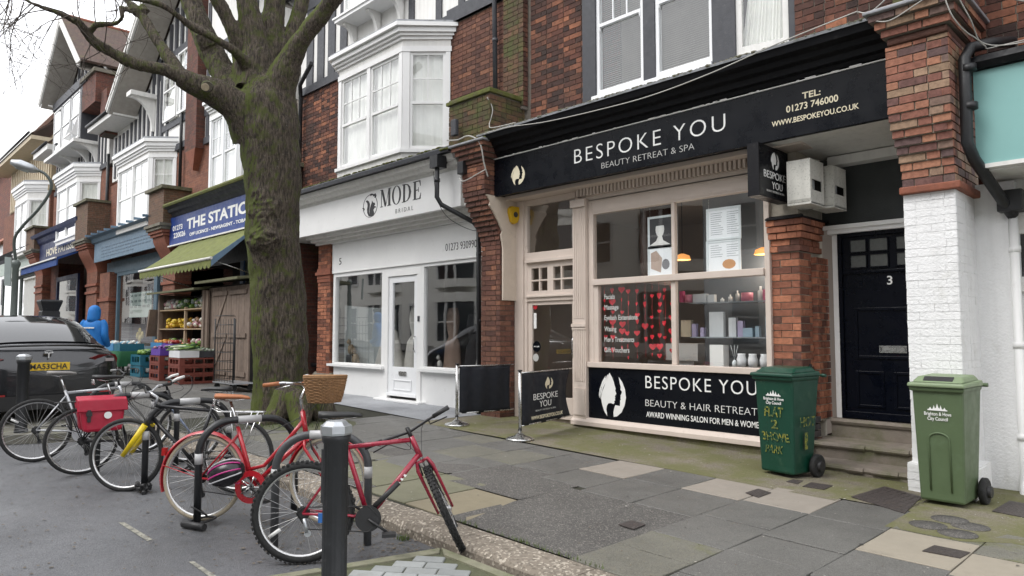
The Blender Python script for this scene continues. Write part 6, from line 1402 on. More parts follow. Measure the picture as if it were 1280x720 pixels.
# ================================================================ terrace across the street (seen in the glass)
op = thing('opposite_terrace', 'cream rendered terrace across the street, seen as reflections in the shop windows', 'building', (-12, -9.5, -.1))
OY = -9.5; M_OPC = mat('cream_stucco', (.76,.75,.70), .8, .08, 2, .1); M_OPW = mat('opposite_sash', (.62,.62,.6), .6, .05)
MB().box(-150,16,OY-8,OY,-.6,10.4).build('wall', M_OPC, op); MB().box(-150,16,OY-8,OY+.5,10.4,10.8).build('cornice', M_OPC, op)
for i, x in enumerate(range(-116, 15, 7)):
    for (z0, z1) in ((.9,2.9),(4.3,6.3),(7.2,8.8)):
        MB().prism([(x,OY,z0-.5),(x+.8,OY+.9,z0-.5),(x+2.6,OY+.9,z0-.5),(x+3.4,OY,z0-.5)][::-1],(0,0,.45)).prism([(x,OY,z1+.1),(x+.8,OY+.9,z1+.1),(x+2.6,OY+.9,z1+.1),(x+3.4,OY,z1+.1)][::-1],(0,0,.5)).build('bay', M_OPC, op)
        mb = MB(); mb.box(x+.85,x+1.0,OY+.7,OY+.85,z0-.05,z1+.1); mb.box(x+1.62,x+1.78,OY+.7,OY+.85,z0-.05,z1+.1); mb.box(x+2.4,x+2.55,OY+.7,OY+.85,z0-.05,z1+.1); mb.box(x+1,x+2.4,OY+.75,OY+.83,(z0+z1)/2-.04,(z0+z1)/2+.04); mb.box(x,x+.12,OY,OY+.12,z0-.05,z1+.1); mb.box(x+3.28,x+3.4,OY,OY+.12,z0-.05,z1+.1); mb.build('window_frame', M_OPW, op)
        MB().prism([(x+.1,OY,z0-.05),(x+.85,OY+.8,z0-.05),(x+2.55,OY+.8,z0-.05),(x+3.3,OY,z0-.05)][::-1],(0,0,z1-z0+.15)).build('window_glass', mat('dark_reflecting_glass',(.02,.025,.03),.05,.1,3,0), op)
    for (z0, z1) in ((.9,2.9),(4.5,6.3),(7.2,8.6)):
        MB().box(x+4.3,x+5.6,OY,OY+.06,z0-.15,z1+.15).build('window_frame', M_OPW, op); MB().box(x+4.42,x+5.48,OY+.05,OY+.075,z0,z1).build('window_glass', mat('dark_reflecting_glass',(.02,.025,.03)), op); MB().box(x+4.42,x+5.48,OY+.07,OY+.1,(z0+z1)/2-.03,(z0+z1)/2+.03).build('window_frame', M_OPW, op)
sheet('far_pavement', [-60,-30,-8,5,40], [-9.6,-5.5], lambda x,y: gh(x)+.0, M_SLABG)
# ================================================================ THE STREET TREE
from mathutils import noise as mn
def T(u, v, d): return Vector((0,0,H)) + ray(u, v)*d
def bark(name, base, dark, moss, mossamt):
    m = bpy.data.materials.new(name); m.use_nodes = True; t = m.node_tree; b = t.nodes['Principled BSDF']; P = pos(t); PS = pos(t, (1,1,.22))
    n1 = noise(t, pos(t, (1,1,.13)), 55, 9, .75); n2 = noise(t, P, 6, 7, .7); g = N(t, 'ShaderNodeNewGeometry'); sx = N(t, 'ShaderNodeSeparateXYZ'); t.links.new(g.outputs['Normal'], sx.inputs[0])
    c = mixc(t, ramp(t, n1, [(.40, 0.), (.58, 1.)]), dark, base)
    ra = N(t, 'ShaderNodeAttribute', attribute_name='ridge'); c = mixc(t, ramp(t, ra.outputs['Fac'], [(.35, 0.), (.85, .85)]), c, dark)  # crevice tone of the bark, with occlusion shade painted into the colour
    c = mixc(t, ramp(t, noise(t, P, 42, 8, .8), [(.58, 0.), (.66, .7)]), c, (.30,.29,.25))
    c = mixc(t, ramp(t, n2, [(.58-mossamt*.28, 0.), (.70-mossamt*.2, .8)]), c, moss)
    md = N(t, 'ShaderNodeMath', operation='MULTIPLY_ADD'); dp = N(t, 'ShaderNodeVectorMath', operation='DOT_PRODUCT'); t.links.new(g.outputs['Normal'], dp.inputs[0]); dp.inputs[1].default_value = (-.34,-.46,0); t.links.new(dp.outputs['Value'], md.inputs[0]); md.inputs[1].default_value = 1; t.links.new(n2, md.inputs[2])
    up = N(t, 'ShaderNodeMath', operation='MULTIPLY_ADD'); t.links.new(sx.outputs[2], up.inputs[0]); up.inputs[1].default_value = .28; t.links.new(md.outputs[0], up.inputs[2])
    c = mixc(t, ramp(t, up.outputs[0], [(.73, 0.), (.90, .85)]), c, tuple(x*1.25 for x in moss))
    t.links.new(c, b.inputs['Base Color']); b.inputs['Roughness'].default_value = .92
    bn = N(t, 'ShaderNodeBump'); bn.inputs['Strength'].default_value = 1; bn.inputs['Distance'].default_value = .03
    t.links.new(n1, bn.inputs['Height']); b2 = N(t, 'ShaderNodeBump'); b2.inputs['Strength'].default_value = .8; b2.inputs['Distance'].default_value = .02
    t.links.new(noise(t, P, 70, 8, .75), b2.inputs['Height']); t.links.new(bn.outputs[0], b2.inputs['Normal']); t.links.new(b2.outputs[0], b.inputs['Normal']); return m
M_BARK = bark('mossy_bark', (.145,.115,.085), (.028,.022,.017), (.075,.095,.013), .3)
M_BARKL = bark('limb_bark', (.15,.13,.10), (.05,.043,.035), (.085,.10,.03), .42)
M_TWIG = mat('twig', (.075,.06,.05), .85, .2, 20, .2)
def resample(pts, rad, step):
    out, ro = [], []
    P = [Vector(p) for p in pts]
    for i in range(len(P)-1):
        a, b, c, d = P[max(0,i-1)], P[i], P[i+1], P[min(len(P)-1,i+2)]; n = max(1, int((c-b).length/step))
        for k in range(n):
            t = k/n; out.append(.5*((2*b)+(c-a)*t+(2*a-5*b+4*c-d)*t*t+(3*b-a-3*c+d)*t**3)); ro.append(rad[i]+(rad[i+1]-rad[i])*t)
    out.append(P[-1]); ro.append(rad[-1]); return out, ro
TREEPARTS = []
def limb(parent, pts, rad, seg=28, step=.05, rough=.08, bumps=(), name='limb', m=None, stretch=.35):
    pp, rr = resample(pts, rad, step); mb = MB(); ref = None; mcount = len(pp)
    for i, p in enumerate(pp):
        t = (pp[min(i+1,mcount-1)]-pp[max(i-1,0)]).normalized()
        if ref is None: ref = t.orthogonal().normalized()
        ref = (ref-t*ref.dot(t)).normalized(); b = t.cross(ref)
        for k in range(seg):
            a = 2*pi*k/seg; dirv = ref*cos(a)+b*sin(a); q = p+dirv*rr[i]
            nz_ = mn.fractal(Vector((q.x*3.2, q.y*3.2, q.z*3.2*stretch)), 1, 2, 4)*rough*1.6 + mn.noise(Vector((q.x*14,q.y*14,q.z*3.5)))*rough*.35
            r = rr[i]*(1+nz_)
            for (bc, br_, ba) in bumps:
                d2 = (q-bc).length_squared/(br_*br_)
                if d2 < 6: r += 1.7*ba*math.exp(-d2)*(1+.8*mn.noise(q*17))
            mb.v.append(tuple(p+dirv*r))
    for i in range(mcount-1):
        for k in range(seg): l = (k+1)%seg; mb.f.append((i*seg+k,i*seg+l,(i+1)*seg+l,(i+1)*seg+k)); mb.sm.append(True)
    mb.f.append(tuple((mcount-1)*seg+k for k in range(seg))); mb.f.append(tuple(range(seg-1,-1,-1))); mb.sm += [False]*2
    TREEPARTS.append(mb); return None
TD = 11.0; pxm = lambda p, d=TD: p*d/FPX
tb0 = G(352, 530); tree = thing('street_tree', 'big bare mossy street tree with knobbly trunk beside the cycle stands', 'tree', (tb0[0], tb0[1]+.2, gh(tb0[0])))
D = 11.0
trunk_pts = [T(354,536,D+.0), T(354,515,D), T(352,480,D), T(350,420,D), T(347,350,D), T(342,300,D), T(341,250,D), T(340,200,D), T(337,160,D), T(334,125,D), T(332,100,D)]
trunk_r = [pxm(x) for x in (42,38,34.5,33,32.5,33,33,35,37,34,20)]
bumps = [(T(318,243,D-.5), .13, .06), (T(335,262,D-.5), .22, .07), (T(312,300,D-.45), .14, .05), (T(330,300,D-.5), .2, .09), (T(345,295,D-.5), .16, .07), (T(372,262,D-.4), .12, .05), (T(372,300,D-.35), .14, .06), (T(332,55,D-.5), .07, .04), (T(346,98,D-.5), .08, .05), (T(340,78,D-.5), .07, .04), (T(310,262,D-.4), .1, .05), (T(355,225,D-.45),.1,.04), (T(380,330,D-.3),.1,.03), (T(365,430,D-.4),.25,.02)]
limb(tree, trunk_pts, trunk_r, seg=64, step=.035, rough=.07, bumps=bumps, name='trunk')
# root flare
for a, l in ((-2.6,.55),(-1.6,.5),(-.5,.5),(.6,.5),(2.0,.5),(3.0,.5)):
    c = Vector((tb0[0], tb0[1]+.3, gh(tb0[0]))); dv = Vector((cos(a), sin(a), 0))
    limb(tree, [c+dv*.2+Vector((0,0,.4)), c+dv*.40+Vector((0,0,.10)), c+dv*(.30+l*.8)+Vector((0,0,-.06))], [.22,.16,.05], seg=14, step=.06, rough=.1, name='root')
# limbs (u, v, depth) with thickness in pixels
def L_(pts, rp, nm='limb', m=None, seg=24, step=.05, rough=.07): return limb(tree, [T(*p) for p in pts], [r*p[2]/FPX for r, p in zip(rp, pts)], seg=seg, step=step, rough=rough, name=nm, m=m or M_BARKL)
L_([(318,165,11),(296,135,10.8),(270,117,10.6),(240,104,10.4),(226,96,10.3)], [30,22,18,14,12], m=M_BARK)
L_([(228,97,10.3),(205,87,10.2),(170,80,10.1),(140,66,10.0),(115,50,9.8),(100,30,9.6),(92,22,9.5)], [10,8.5,7.5,6.5,6,5,4])
L_([(100,30,9.6),(78,18,9.5),(52,9,9.4),(28,-2,9.3),(5,-12,9.2)], [4.5,3,2.5,2,1.6], seg=10)
L_([(112,45,9.8),(120,32,9.7),(145,29,9.7),(153,20,9.6),(152,10,9.6),(165,14,9.6)], [3.5,3.6,3.5,3.2,3.5,4.2], seg=12)
L_([(226,94,10.3),(210,70,10.4),(192,44,10.5),(178,20,10.6),(172,14,10.6),(160,2,10.6),(148,-12,10.6)], [10,7.5,6.5,6,7,3.4,2.6], seg=16)
L_([(176,16,10.6),(182,12,10.6),(178,6,10.6)], [5.5,6,3], seg=12)
L_([(296,120,11),(278,90,11.1),(262,60,11.2),(248,25,11.3),(236,-10,11.4),(225,-60,11.6),(205,-160,12)], [21,15.5,14,13,12.5,11,8])
L_([(262,58,11.1),(252,40,11.0)], [12,9], seg=16)
L_([(312,110,11),(303,75,11),(294,45,10.9),(280,15,10.8),(266,-12,10.7),(245,-80,10.6)], [22,13,9.5,9,8.5,6])
L_([(308,80,10.8),(290,62,10.5),(262,44,10.3),(235,30,10.2),(212,12,10.0),(195,4,9.9),(160,-2,9.8)], [10,5.2,5,4.6,4.2,3.8,3], seg=14)
L_([(322,110,11),(318,60,11),(312,20,11),(306,-15,11),(300,-100,11.2)], [24,17,14,12,9])
L_([(330,110,11.2),(338,60,11.3),(342,20,11.4),(345,-20,11.5),(350,-110,11.8)], [26,17,13,12,9])
L_([(345,120,11),(362,75,10.9),(380,45,10.8),(402,18,10.7),(425,-12,10.6),(470,-70,10.5)], [24,15,11.5,10.5,9.5,6])
L_([(340,90,11.3),(362,50,11.4),(374,15,11.5),(382,-20,11.6),(400,-90,11.9)], [18,11,9.5,9,6])
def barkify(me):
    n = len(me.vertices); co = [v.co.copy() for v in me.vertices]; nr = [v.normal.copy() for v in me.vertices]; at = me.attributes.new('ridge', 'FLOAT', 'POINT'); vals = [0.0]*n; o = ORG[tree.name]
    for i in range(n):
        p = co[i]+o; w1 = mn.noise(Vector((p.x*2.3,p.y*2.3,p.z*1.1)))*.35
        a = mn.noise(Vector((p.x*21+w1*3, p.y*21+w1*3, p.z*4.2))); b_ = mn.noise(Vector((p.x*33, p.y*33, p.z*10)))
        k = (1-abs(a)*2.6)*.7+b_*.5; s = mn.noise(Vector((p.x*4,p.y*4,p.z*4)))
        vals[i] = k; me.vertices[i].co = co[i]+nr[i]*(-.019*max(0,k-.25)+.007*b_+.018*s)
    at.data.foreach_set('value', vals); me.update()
allm = MB()
for q in TREEPARTS: allm.add(q)
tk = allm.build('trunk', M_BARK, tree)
rm = tk.modifiers.new('r','REMESH'); rm.mode = 'VOXEL'; rm.voxel_size = .015; rm.use_smooth_shade = True
sm_ = tk.modifiers.new('s','SMOOTH'); sm_.factor = .5; sm_.iterations = 2
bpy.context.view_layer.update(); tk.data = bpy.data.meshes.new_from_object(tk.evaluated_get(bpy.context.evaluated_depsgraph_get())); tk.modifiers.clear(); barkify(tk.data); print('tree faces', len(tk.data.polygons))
# sawn stub
c = T(259,108,10.2); MB().lathe(c, (T(259,108,9)-c), [(0,.085),(.10,.07),(.105,.068)], 14).build('cut_stub', M_BARKL, tree); 
MB().lathe(T(256.5,109,9.98), (T(256.5,109,9)-T(256.5,109,9.98)), [(0,.055),(.01,.05)], 14).build('cut_face', mat('cut_wood',(.30,.25,.17),.9,.3,30,.3), tree)
# twigs
random.seed(5)
def twig(p, d, L, r, lev, mb):
    n = 6; pts = [Vector(p)]; dd = Vector(d).normalized()
    for i in range(n): dd = (dd+Vector((random.gauss(0,.16),random.gauss(0,.16),random.gauss(0,.13)-.03))).normalized(); pts.append(pts[-1]+dd*L/n)
    mb.tube(pts, [r*(1-.75*i/n) for i in range(n+1)], 5, caps=False)
    if lev > 0:
        for k in range(random.choice((3,4,5))):
            i = random.randint(1, n); nd = (dd+Vector((random.gauss(0,.7),random.gauss(0,.7),random.gauss(0,.5)))).normalized(); twig(pts[i], nd, L*random.uniform(.45,.75), r*.55, lev-1, mb)
mb = MB()
for (u, v, d_, du, dv, L, k) in ((60,12,9.4,-1,.5,1.0,2),(40,4,9.3,-1,.8,1.1,2),(20,-8,9.2,-.8,1,1.2,2),(85,20,9.5,-.7,1,.9,2),(30,0,9.3,-1,-.3,.9,2),(100,25,9.6,-.2,-1,.8,2),(130,60,9.9,.1,-1,.9,2),(118,48,9.8,-.9,1,.9,1),(150,12,9.6,.3,-1,.9,2),(120,33,9.7,0,-1,.8,2),(140,30,9.7,.4,-1,.7,2),(185,30,10.6,-.8,-.8,.8,1),(10,-10,9.2,.2,1,1.1,2),(90,15,9.5,.2,1,.7,1),(155,75,10,.1,-1,.7,2),(-10,-20,9.2,.6,1,1.3,2),(200,40,10.5,-.9,.2,.7,1),(60,-5,9.4,.3,-1,.7,2),(45,6,9.3,-.6,1,1.3,2),(15,-4,9.2,-.3,1,1.3,2),(75,16,9.5,-.9,.9,1.2,2),(30,2,9.3,-.2,1,1.2,2),(130,62,9.9,-.7,.5,.6,1),(168,78,10.1,-.5,.9,.5,1),(150,14,9.6,-.3,-1,.8,2),(178,8,10.6,.2,-1,.8,2),(215,14,10,-.2,-1,.7,2),(95,24,9.5,-1,-.6,1,2)):
    p = T(u, v, d_); q = T(u+du*40, v+dv*40, d_+random.uniform(-.4,.4)); twig(p, q-p, L, .0085, k, mb)
mb.build('twigs', M_TWIG, tree, kind='stuff')
# moss cushions on the trunk and elbow
mb = MB()
for (u0, v0, su, sv, d_, n) in ((235,97,22,8,10.15,160),(312,420,3,60,10.55,160),(318,260,4,60,10.55,110),(322,170,14,25,10.4,90),(290,118,20,8,10.3,70),(322,500,10,14,10.45,60)):
    for i in range(n):
        p = T(u0+random.gauss(0,su), v0+random.gauss(0,sv), d_+random.uniform(-.03,.12)); 
        s_ = random.uniform(.012,.03)
        mb.ball(p, s_, s_, s_*.8, 5, 3, .3)
grass('tree_pit_grass', [(tb0[0],tb0[1]+.2,.75,.65)], 'green grass and weeds growing in the pit round the tree trunk', .07, 1500)
mb = MB()
n = 20; C = Vector((tb0[0], tb0[1]+.3, 0)); mb.v = [(C.x, C.y, gh(C.x)+.05)]+[(C.x+.95*cos(2*pi*i/n)*random.uniform(.85,1.1), C.y+.75*sin(2*pi*i/n)*random.uniform(.9,1.1), gh(C.x)-.003) for i in range(n)]
mb.f = [(0,1+i,1+(i+1)%n) for i in range(n)]; mb.sm = [True]*n
o = mb.build('tree_pit_soil', M_SETTBED); o['kind'] = 'structure'
# ================================================================ CYCLES
random.seed(21)
M_TYRE = mat('tyre_rubber', (.018,.018,.018), .8, .25, 20, .4, 90, dirt=((.07,.065,.055), .2, 12)); M_TYREC = mat('cream_tyre', (.36,.31,.23), .8, .15, 12, .2, dirt=((.16,.14,.10), .3, 10))
M_RIM = mat('alloy_rim', (.60,.60,.60), .3, .1, 12, .05, metal=.9); M_SPOKE = mat('steel_spoke', (.55,.55,.55), .35, .05, 10, 0, metal=.9)
M_CHROME = mat('chrome', (.65,.65,.65), .15, .08, 12, 0, metal=1); M_BLKP = mat('black_plastic', (.02,.02,.021), .5, .15, 20, .1)
M_REDF = mat('crimson_frame', (.30,.012,.035), .28, .12, 12, .03, coat=.4, dirt=((.12,.02,.03), .15, 20)); M_REDC = mat('red_city_frame', (.42,.018,.028), .28, .12, 10, .03, coat=.4, dirt=((.2,.03,.03), .15, 20))
M_YEL = mat('yellow_fork', (.68,.50,.01), .35, .08, 10, .03); M_SILF = mat('silver_frame', (.50,.51,.53), .32, .06, 12, .02, metal=.5); M_BLKF = mat('black_frame', (.013,.013,.015), .35, .2, 20, .05)
M_BLUEF = mat('pale_blue_fork', (.38,.45,.60), .3, .08, 12, .02, metal=.3); M_BROWNL = mat('tan_leather', (.36,.13,.05), .55, .2, 20, .15, 60); M_WICK = mat('wicker', (.30,.165,.075), .75, .35, 30, .5, 80)
M_WHITEP = mat('white_plastic', (.7,.7,.68), .45, .06, 8, .02)
def circ(c, r, n=40, axis='y', a0=0, a1=2*pi, close=True):
    c = Vector(c); k = n if close else n+1
    return [c+Vector((r*cos(a0+(a1-a0)*i/n), 0, r*sin(a0+(a1-a0)*i/n))) for i in range(k)]
def xf(mb, M): return mb if M is None else addM(mb, M)
def wheel(parent, c, R=.335, tr=.021, tyre=M_TYRE, rim=M_RIM, M=None, knob=False, reflector=False, cassette=False, rough=0):
    c = Vector(c); mb = MB()
    mb.lathe(c-Vector((0,.045,0)), (0,1,0), [(0,.012),(.01,.022),(.03,.013),(.06,.013),(.08,.022),(.09,.012)], 12)
    Rr = R-tr*1.8
    for i in range(32):
        a = 2*pi*i/32; s = 1 if i % 2 else -1; a2 = a+(.5 if (i//2) % 2 else -.5)
        p = c+Vector((Rr*cos(a),0,Rr*sin(a))); q = c+Vector((.022*cos(a2),.033*s,.022*sin(a2))); mb.tube([q,p], .0014, 3, caps=False)
    w_ = xf(mb, M).build('wheel', M_SPOKE, parent, local=True)
    t = MB().tube(circ(c, R-tr, 44), tr, 8, closed=True)
    if knob:
        for i in range(66):
            a = 2*pi*i/66
            for yy in (-.013,.013) if i % 2 else (-.02,0,.02):
                p = c+Vector(((R-.002)*cos(a),yy,(R-.002)*sin(a))); u = Vector((cos(a),0,sin(a))); v = Vector((-sin(a),0,cos(a)))
                P = [p+u*e+v*f+Vector((0,g_,0)) for e in (-.006,.006) for (f,g_) in ((-.009,-.006),(.009,-.006),(.009,.006),(-.009,.006))]; t.quadbox(P)
    xf(t, M).build('tyre', tyre, w_, local=True)
    mb = MB(); n = 44; prof = [(-.012,Rr+.006),(-.011,Rr-.008),(0,Rr-.013),(.011,Rr-.008),(.012,Rr+.006)]; base = 0
    for i in range(n):
        a = 2*pi*i/n
        for (y, r) in prof: mb.v.append(tuple(c+Vector((r*cos(a),y,r*sin(a)))))
    for i in range(n):
        for k in range(4): j = (i+1)%n; mb.f.append((i*5+k,j*5+k,j*5+k+1,i*5+k+1)); mb.sm.append(True)
    xf(mb, M).build('rim', rim, w_, local=True)
    if reflector:
        a = reflector; p = c+Vector((R*.66*cos(a),-.012,R*.66*sin(a))); v = Vector((-sin(a)*.0+cos(a),0,sin(a)))
        xf(MB().tube([p-v*.04,p+v*.04],[.013,.013],6), M).build('reflector', M_WHITEP, w_, local=True)
    if cassette:
        mb = MB(); 
        for k,(r_) in enumerate((.045,.04,.034,.028)): mb.lathe(c+Vector((0,-.03-.006*k,0)),(0,1,0),[(0,r_),(.003,r_)],20)
        xf(mb, M).build('sprockets', M_BLKP, w_, local=True)
    return w_
def arcfender(c, R, a0, a1, w_=.026, n=26):
    mb = MB(); c = Vector(c); prof = [(-w_,R-.012),(-w_*.6,R+.004),(0,R+.009),(w_*.6,R+.004),(w_,R-.012)]
    for i in range(n+1):
        a = a0+(a1-a0)*i/n
        for (y, r) in prof: mb.v.append(tuple(c+Vector((r*cos(a),y,r*sin(a)))))
    for i in range(n):
        for k in range(4): mb.f.append((i*5+k,(i+1)*5+k,(i+1)*5+k+1,i*5+k+1)); mb.sm.append(True)
    return mb
def bike(pos_, heading, label, frame=M_BLKF, fork=None, steer=0, lean=0, style='diamond', R=.335, tyre=M_TYRE, tr=.021, knob=False, bar='flat', saddle=M_BLKP, grips=M_BLKP, fenders=None, rack=False, wb=1.04, barm=M_BLKP, stem=M_BLKP, barends=False, refl=False, sus=False, seatz=.93, chainguard=None, slack=0, bell=False, basket=False, crankm=M_BLKP, barz=1.0):
    x, y = pos_; z = rz(x, y)+.002
    b = thing('bicycle', label, 'bicycle', (x, y, z), 'bicycles locked in the cycle bay', rot=(lean, 0, heading))
    fork = fork or frame; A = Vector((0,0,R)); BB = Vector((.42,0,.275)); S = Vector((.27,0,.74 if style == 'diamond' else .70)); HT = Vector((.80,0,.80)); HB = Vector((.835,0,.66)); F = Vector((wb,0,R))
    if style == 'city': HT = Vector((.79,0,.86)); HB = Vector((.83,0,.66))
    if slack: HT = HT-Vector((slack+.03,0,0)); HB = HB-Vector((slack,0,0))
    sax = (HB-HT).normalized(); Ms = Matrix.Translation(HB) @ Matrix.Rotation(-steer, 4, sax) @ Matrix.Translation(-HB)
    mb = MB(); tr_ = .017
    if style == 'diamond':
        mb.tube([S, HT+(HB-HT)*.15], tr_*.95, 10).tube([BB, HB-(HB-HT)*.15], tr_*1.15, 10)
    else:
        mb.tube([BB+Vector((0,0,.01)), HB-(HB-HT)*.0], tr_*1.05, 10); mb.tube([BB+(S-BB)*.30, BB+(S-BB)*.30+Vector((.12,0,.03)), HT+(HB-HT)*.45-Vector((.10,0,.10)), HT+(HB-HT)*.35], tr_*.9, 10)
    mb.tube([BB, S+(S-BB).normalized()*.03], tr_, 10).tube([HT, HB], tr_*1.15, 10)
    for s in (-1, 1):
        o = Vector((0,.06*s,0)); mb.tube([A+o, Vector((.30,.035*s,R-.03)), BB+Vector((-.02,.02*s,0))], .009, 8).tube([A+o, S+Vector((0,.012*s,-.03))], .0075, 8)
    mb.lathe(BB-Vector((0,.04,0)), (0,1,0), [(0,.022),(.08,.022)], 12)
    mb.build('frame', frame, b, local=True)
    # fork and steering assembly
    mb = MB(); C = HB+sax*.03
    if sus:
        for s in (-1, 1): o = Vector((0,.078*s,0)); mb.tube([F+o, C+(F-C)*.06+o*.95], [.02,.028], 10)
        fk = xf(mb, Ms).build('fork', fork, b, local=True)
        mb = MB()
        for s in (-1, 1): o = Vector((0,.06*s,0)); mb.tube([C+(F-C)*.08+o, C+o-sax*.06+Vector((0,0,-.0))], .014, 8)
        mb.tube([C+Vector((0,.065,0)), C-sax*.01, C+Vector((0,-.065,0))], .018, 8); xf(mb, Ms).build('fork_crown', M_BLKP, fk, local=True)
    else:
        for s in (-1, 1):
            o = Vector((0,.055*s,0)); mb.tube([C+Vector((0,.0*s,0)), C+o*.7+Vector((.0,0,.005)), C+o+sax*.05, C+(F-C)*.6+o+Vector((-.008,0,0)), F+o], [.012,.013,.013,.011,.009], 8)
        fk = xf(mb, Ms).build('fork', fork, b, local=True)
    wheel(b, F, R, tr, tyre, M=Ms, knob=knob); wheel(b, A, R, tr, tyre, knob=knob, reflector=refl, cassette=True)
    # brakes
    mb = MB()
    for s in (-1, 1): mb.tube([C+(F-C)*.22+Vector((.03,.04*s,0)), C+(F-C)*.02+Vector((.035,.03*s,.02))], .006, 6)
    xf(mb, Ms).build('front_brake', M_BLKP, b, local=True)
    # bar
    up = -sax; T_ = HT+up*(.06 if style == 'diamond' else .10); E = T_+Vector((.08,0,.03 if bar == 'flat' else .05)); 
    if bar == 'city': E = T_+Vector((.04,0,.06))
    E.z += barz-1.0
    mb = MB().tube([HT, T_, E], [.014,.014,.013], 10); st = xf(mb, Ms).build('stem', stem, b, local=True)
    if bar == 'flat': P = [E+Vector((-.05,-.31,.02)), E+Vector((-.02,-.15,.015)), E, E+Vector((-.02,.15,.015)), E+Vector((-.05,.31,.02))]
    elif bar == 'riser': P = [E+Vector((-.06,-.31,.06)), E+Vector((-.02,-.14,.05)), E+Vector((0,-.06,0)), E+Vector((0,.06,0)), E+Vector((-.02,.14,.05)), E+Vector((-.06,.31,.06))]
    else: P = [E+Vector((-.20,-.27,.03)), E+Vector((-.06,-.24,.05)), E+Vector((.02,-.10,.04)), E, E+Vector((.02,.10,.04)), E+Vector((-.06,.24,.05)), E+Vector((-.20,.27,.03))]
    hb = xf(MB().tube(P, .011, 8), Ms).build('handlebar', barm, b, local=True)
    for s, i, j in ((-1, 0, 1), (1, -1, -2)):
        d = (P[j]-P[i]).normalized(); xf(MB().tube([P[i]-d*.005, P[i]+d*.12], [.0165,.0155], 10), Ms).build('grip', grips, hb, local=True)
        q = P[i]+d*.16; xf(MB().tube([q, q+Vector((.045,0,-.02)), P[i]+d*.03+Vector((.07,0,-.03))], .005, 6), Ms).build('brake_lever', M_CHROME if bar == 'city' else M_BLKP, hb, local=True)
        if barends: xf(MB().tube([P[i], P[i]+Vector((.05,0,.03)), P[i]+Vector((.12,-.01*s,.05))], [.013,.015,.014], 8), Ms).build('bar_end', M_WHITEP, hb, local=True)
    if bell: xf(MB().ball(P[2]+Vector((-.01,.10,.045)), .035,.035,.03, 12, 7), Ms).build('bell', M_CHROME, hb, local=True)
    mb = MB()
    for s in (-1, 1):
        mb.tube(catm([P[0 if s < 0 else -1]+Vector((.06,.1*-s,0)), E+Vector((.16,.10*s,.06)), E+Vector((.17,.03*s,-.08)), HB+Vector((.07,.01*s,.02)), HB+Vector((.05,0,-.08))],5), .003, 4)
    mb.tube(catm([E+Vector((0,.18,0)), E+Vector((.10,.06,-.08)), HT+Vector((-.03,.02,-.05)), S+Vector((.2,0,-.02))],5), .003, 4)
    xf(mb, Ms).build('brake_cable', M_BLKP, hb, local=True)
    # saddle
    su = (S-BB).normalized(); ST = BB+su*((seatz-BB.z)/su.z); 
    MB().tube([S, ST], .0125, 8).build('seat_post', M_CHROME if saddle is not M_BLKP or rack else M_BLKF, b, local=True)
    mb = MB(); secs = [(-.15,.02,.055,.0),(-.12,.075,.058,-.0),(-.06,.078,.05,.0),(0,.05,.045,0),(.07,.024,.04,.0),(.125,.017,.03,-.006),(.14,.008,.015,-.01)]; n = 12
    for (sx_, wy_, hz, dz) in secs:
        for k in range(n): a = 2*pi*k/n; mb.v.append((ST.x+sx_+.02, wy_*cos(a), ST.z+.035+dz+(hz*.5*sin(a) if sin(a) > 0 else hz*.35*sin(a))))
    for i in range(len(secs)-1):
        for k in range(n): l = (k+1)%n; mb.f.append((i*n+k,(i+1)*n+k,(i+1)*n+l,i*n+l)); mb.sm.append(True)
    mb.f += [tuple(range(n)), tuple((len(secs)-1)*n+k for k in range(n-1,-1,-1))]; mb.sm += [True]*2
    sd = mb.build('saddle', saddle, b, local=True)
    mb = MB()
    for s in (-1, 1):
        mb.tube([ST+Vector((-.10,.03*s,.02)), ST+Vector((-.02,.02*s,-.0)), ST+Vector((.12,.01*s,.02))], .004, 5)
        if saddle is M_BROWNL or rack: mb.tube([ST+Vector((-.12+.012*cos(t_*1.9),.035*s+.012*sin(t_*1.9),-.035+.004*t_)) for t_ in range(14)], .004, 5)
    mb.build('saddle_rail', M_CHROME, sd, local=True)
    # cranks, chain
    mb = MB(); mb.lathe(BB+Vector((0,-.055,0)),(0,1,0),[(0,.085),(.004,.085)],28) if not chainguard else None
    ca1 = radians(-35); d = Vector((cos(ca1),0,sin(ca1)))*.165
    mb.tube([BB+Vector((0,-.065,0)), BB+Vector((0,-.07,0))+d], .009, 6).tube([BB+Vector((0,.065,0)), BB+Vector((0,.07,0))-d], .009, 6); cr = mb.build('crankset', crankm, b, local=True)
    for s, q in ((-1, BB+Vector((0,-.075,0))+d), (1, BB+Vector((0,.075,0))-d)): MB().box(q.x-.045,q.x+.045,q.y+(-.085 if s < 0 else 0),q.y+(0 if s < 0 else .085),q.z-.01,q.z+.012).build('pedal', M_BLKP, cr, local=True)
    r2 = .04; MB().tube([A+Vector((0,-.05,r2)), BB+Vector((0,-.055,.083)), BB+Vector((.083,-.055,0)), BB+Vector((0,-.055,-.083)), A+Vector((.03,-.05,-.10)), A+Vector((-.0,-.05,-.06)), A+Vector((-r2,-.05,0))], .004, 4, closed=True).build('chain', M_BLKP, b, local=True)
    mb = MB(); mb.tube([A+Vector((.01,-.06,-.03)), A+Vector((.03,-.065,-.12))], .012, 6).lathe(A+Vector((.035,-.07,-.125)),(0,1,0),[(0,.022),(.01,.022)],12); mb.build('derailleur', M_BLKP if frame is not M_REDF else M_ALU, b, local=True)
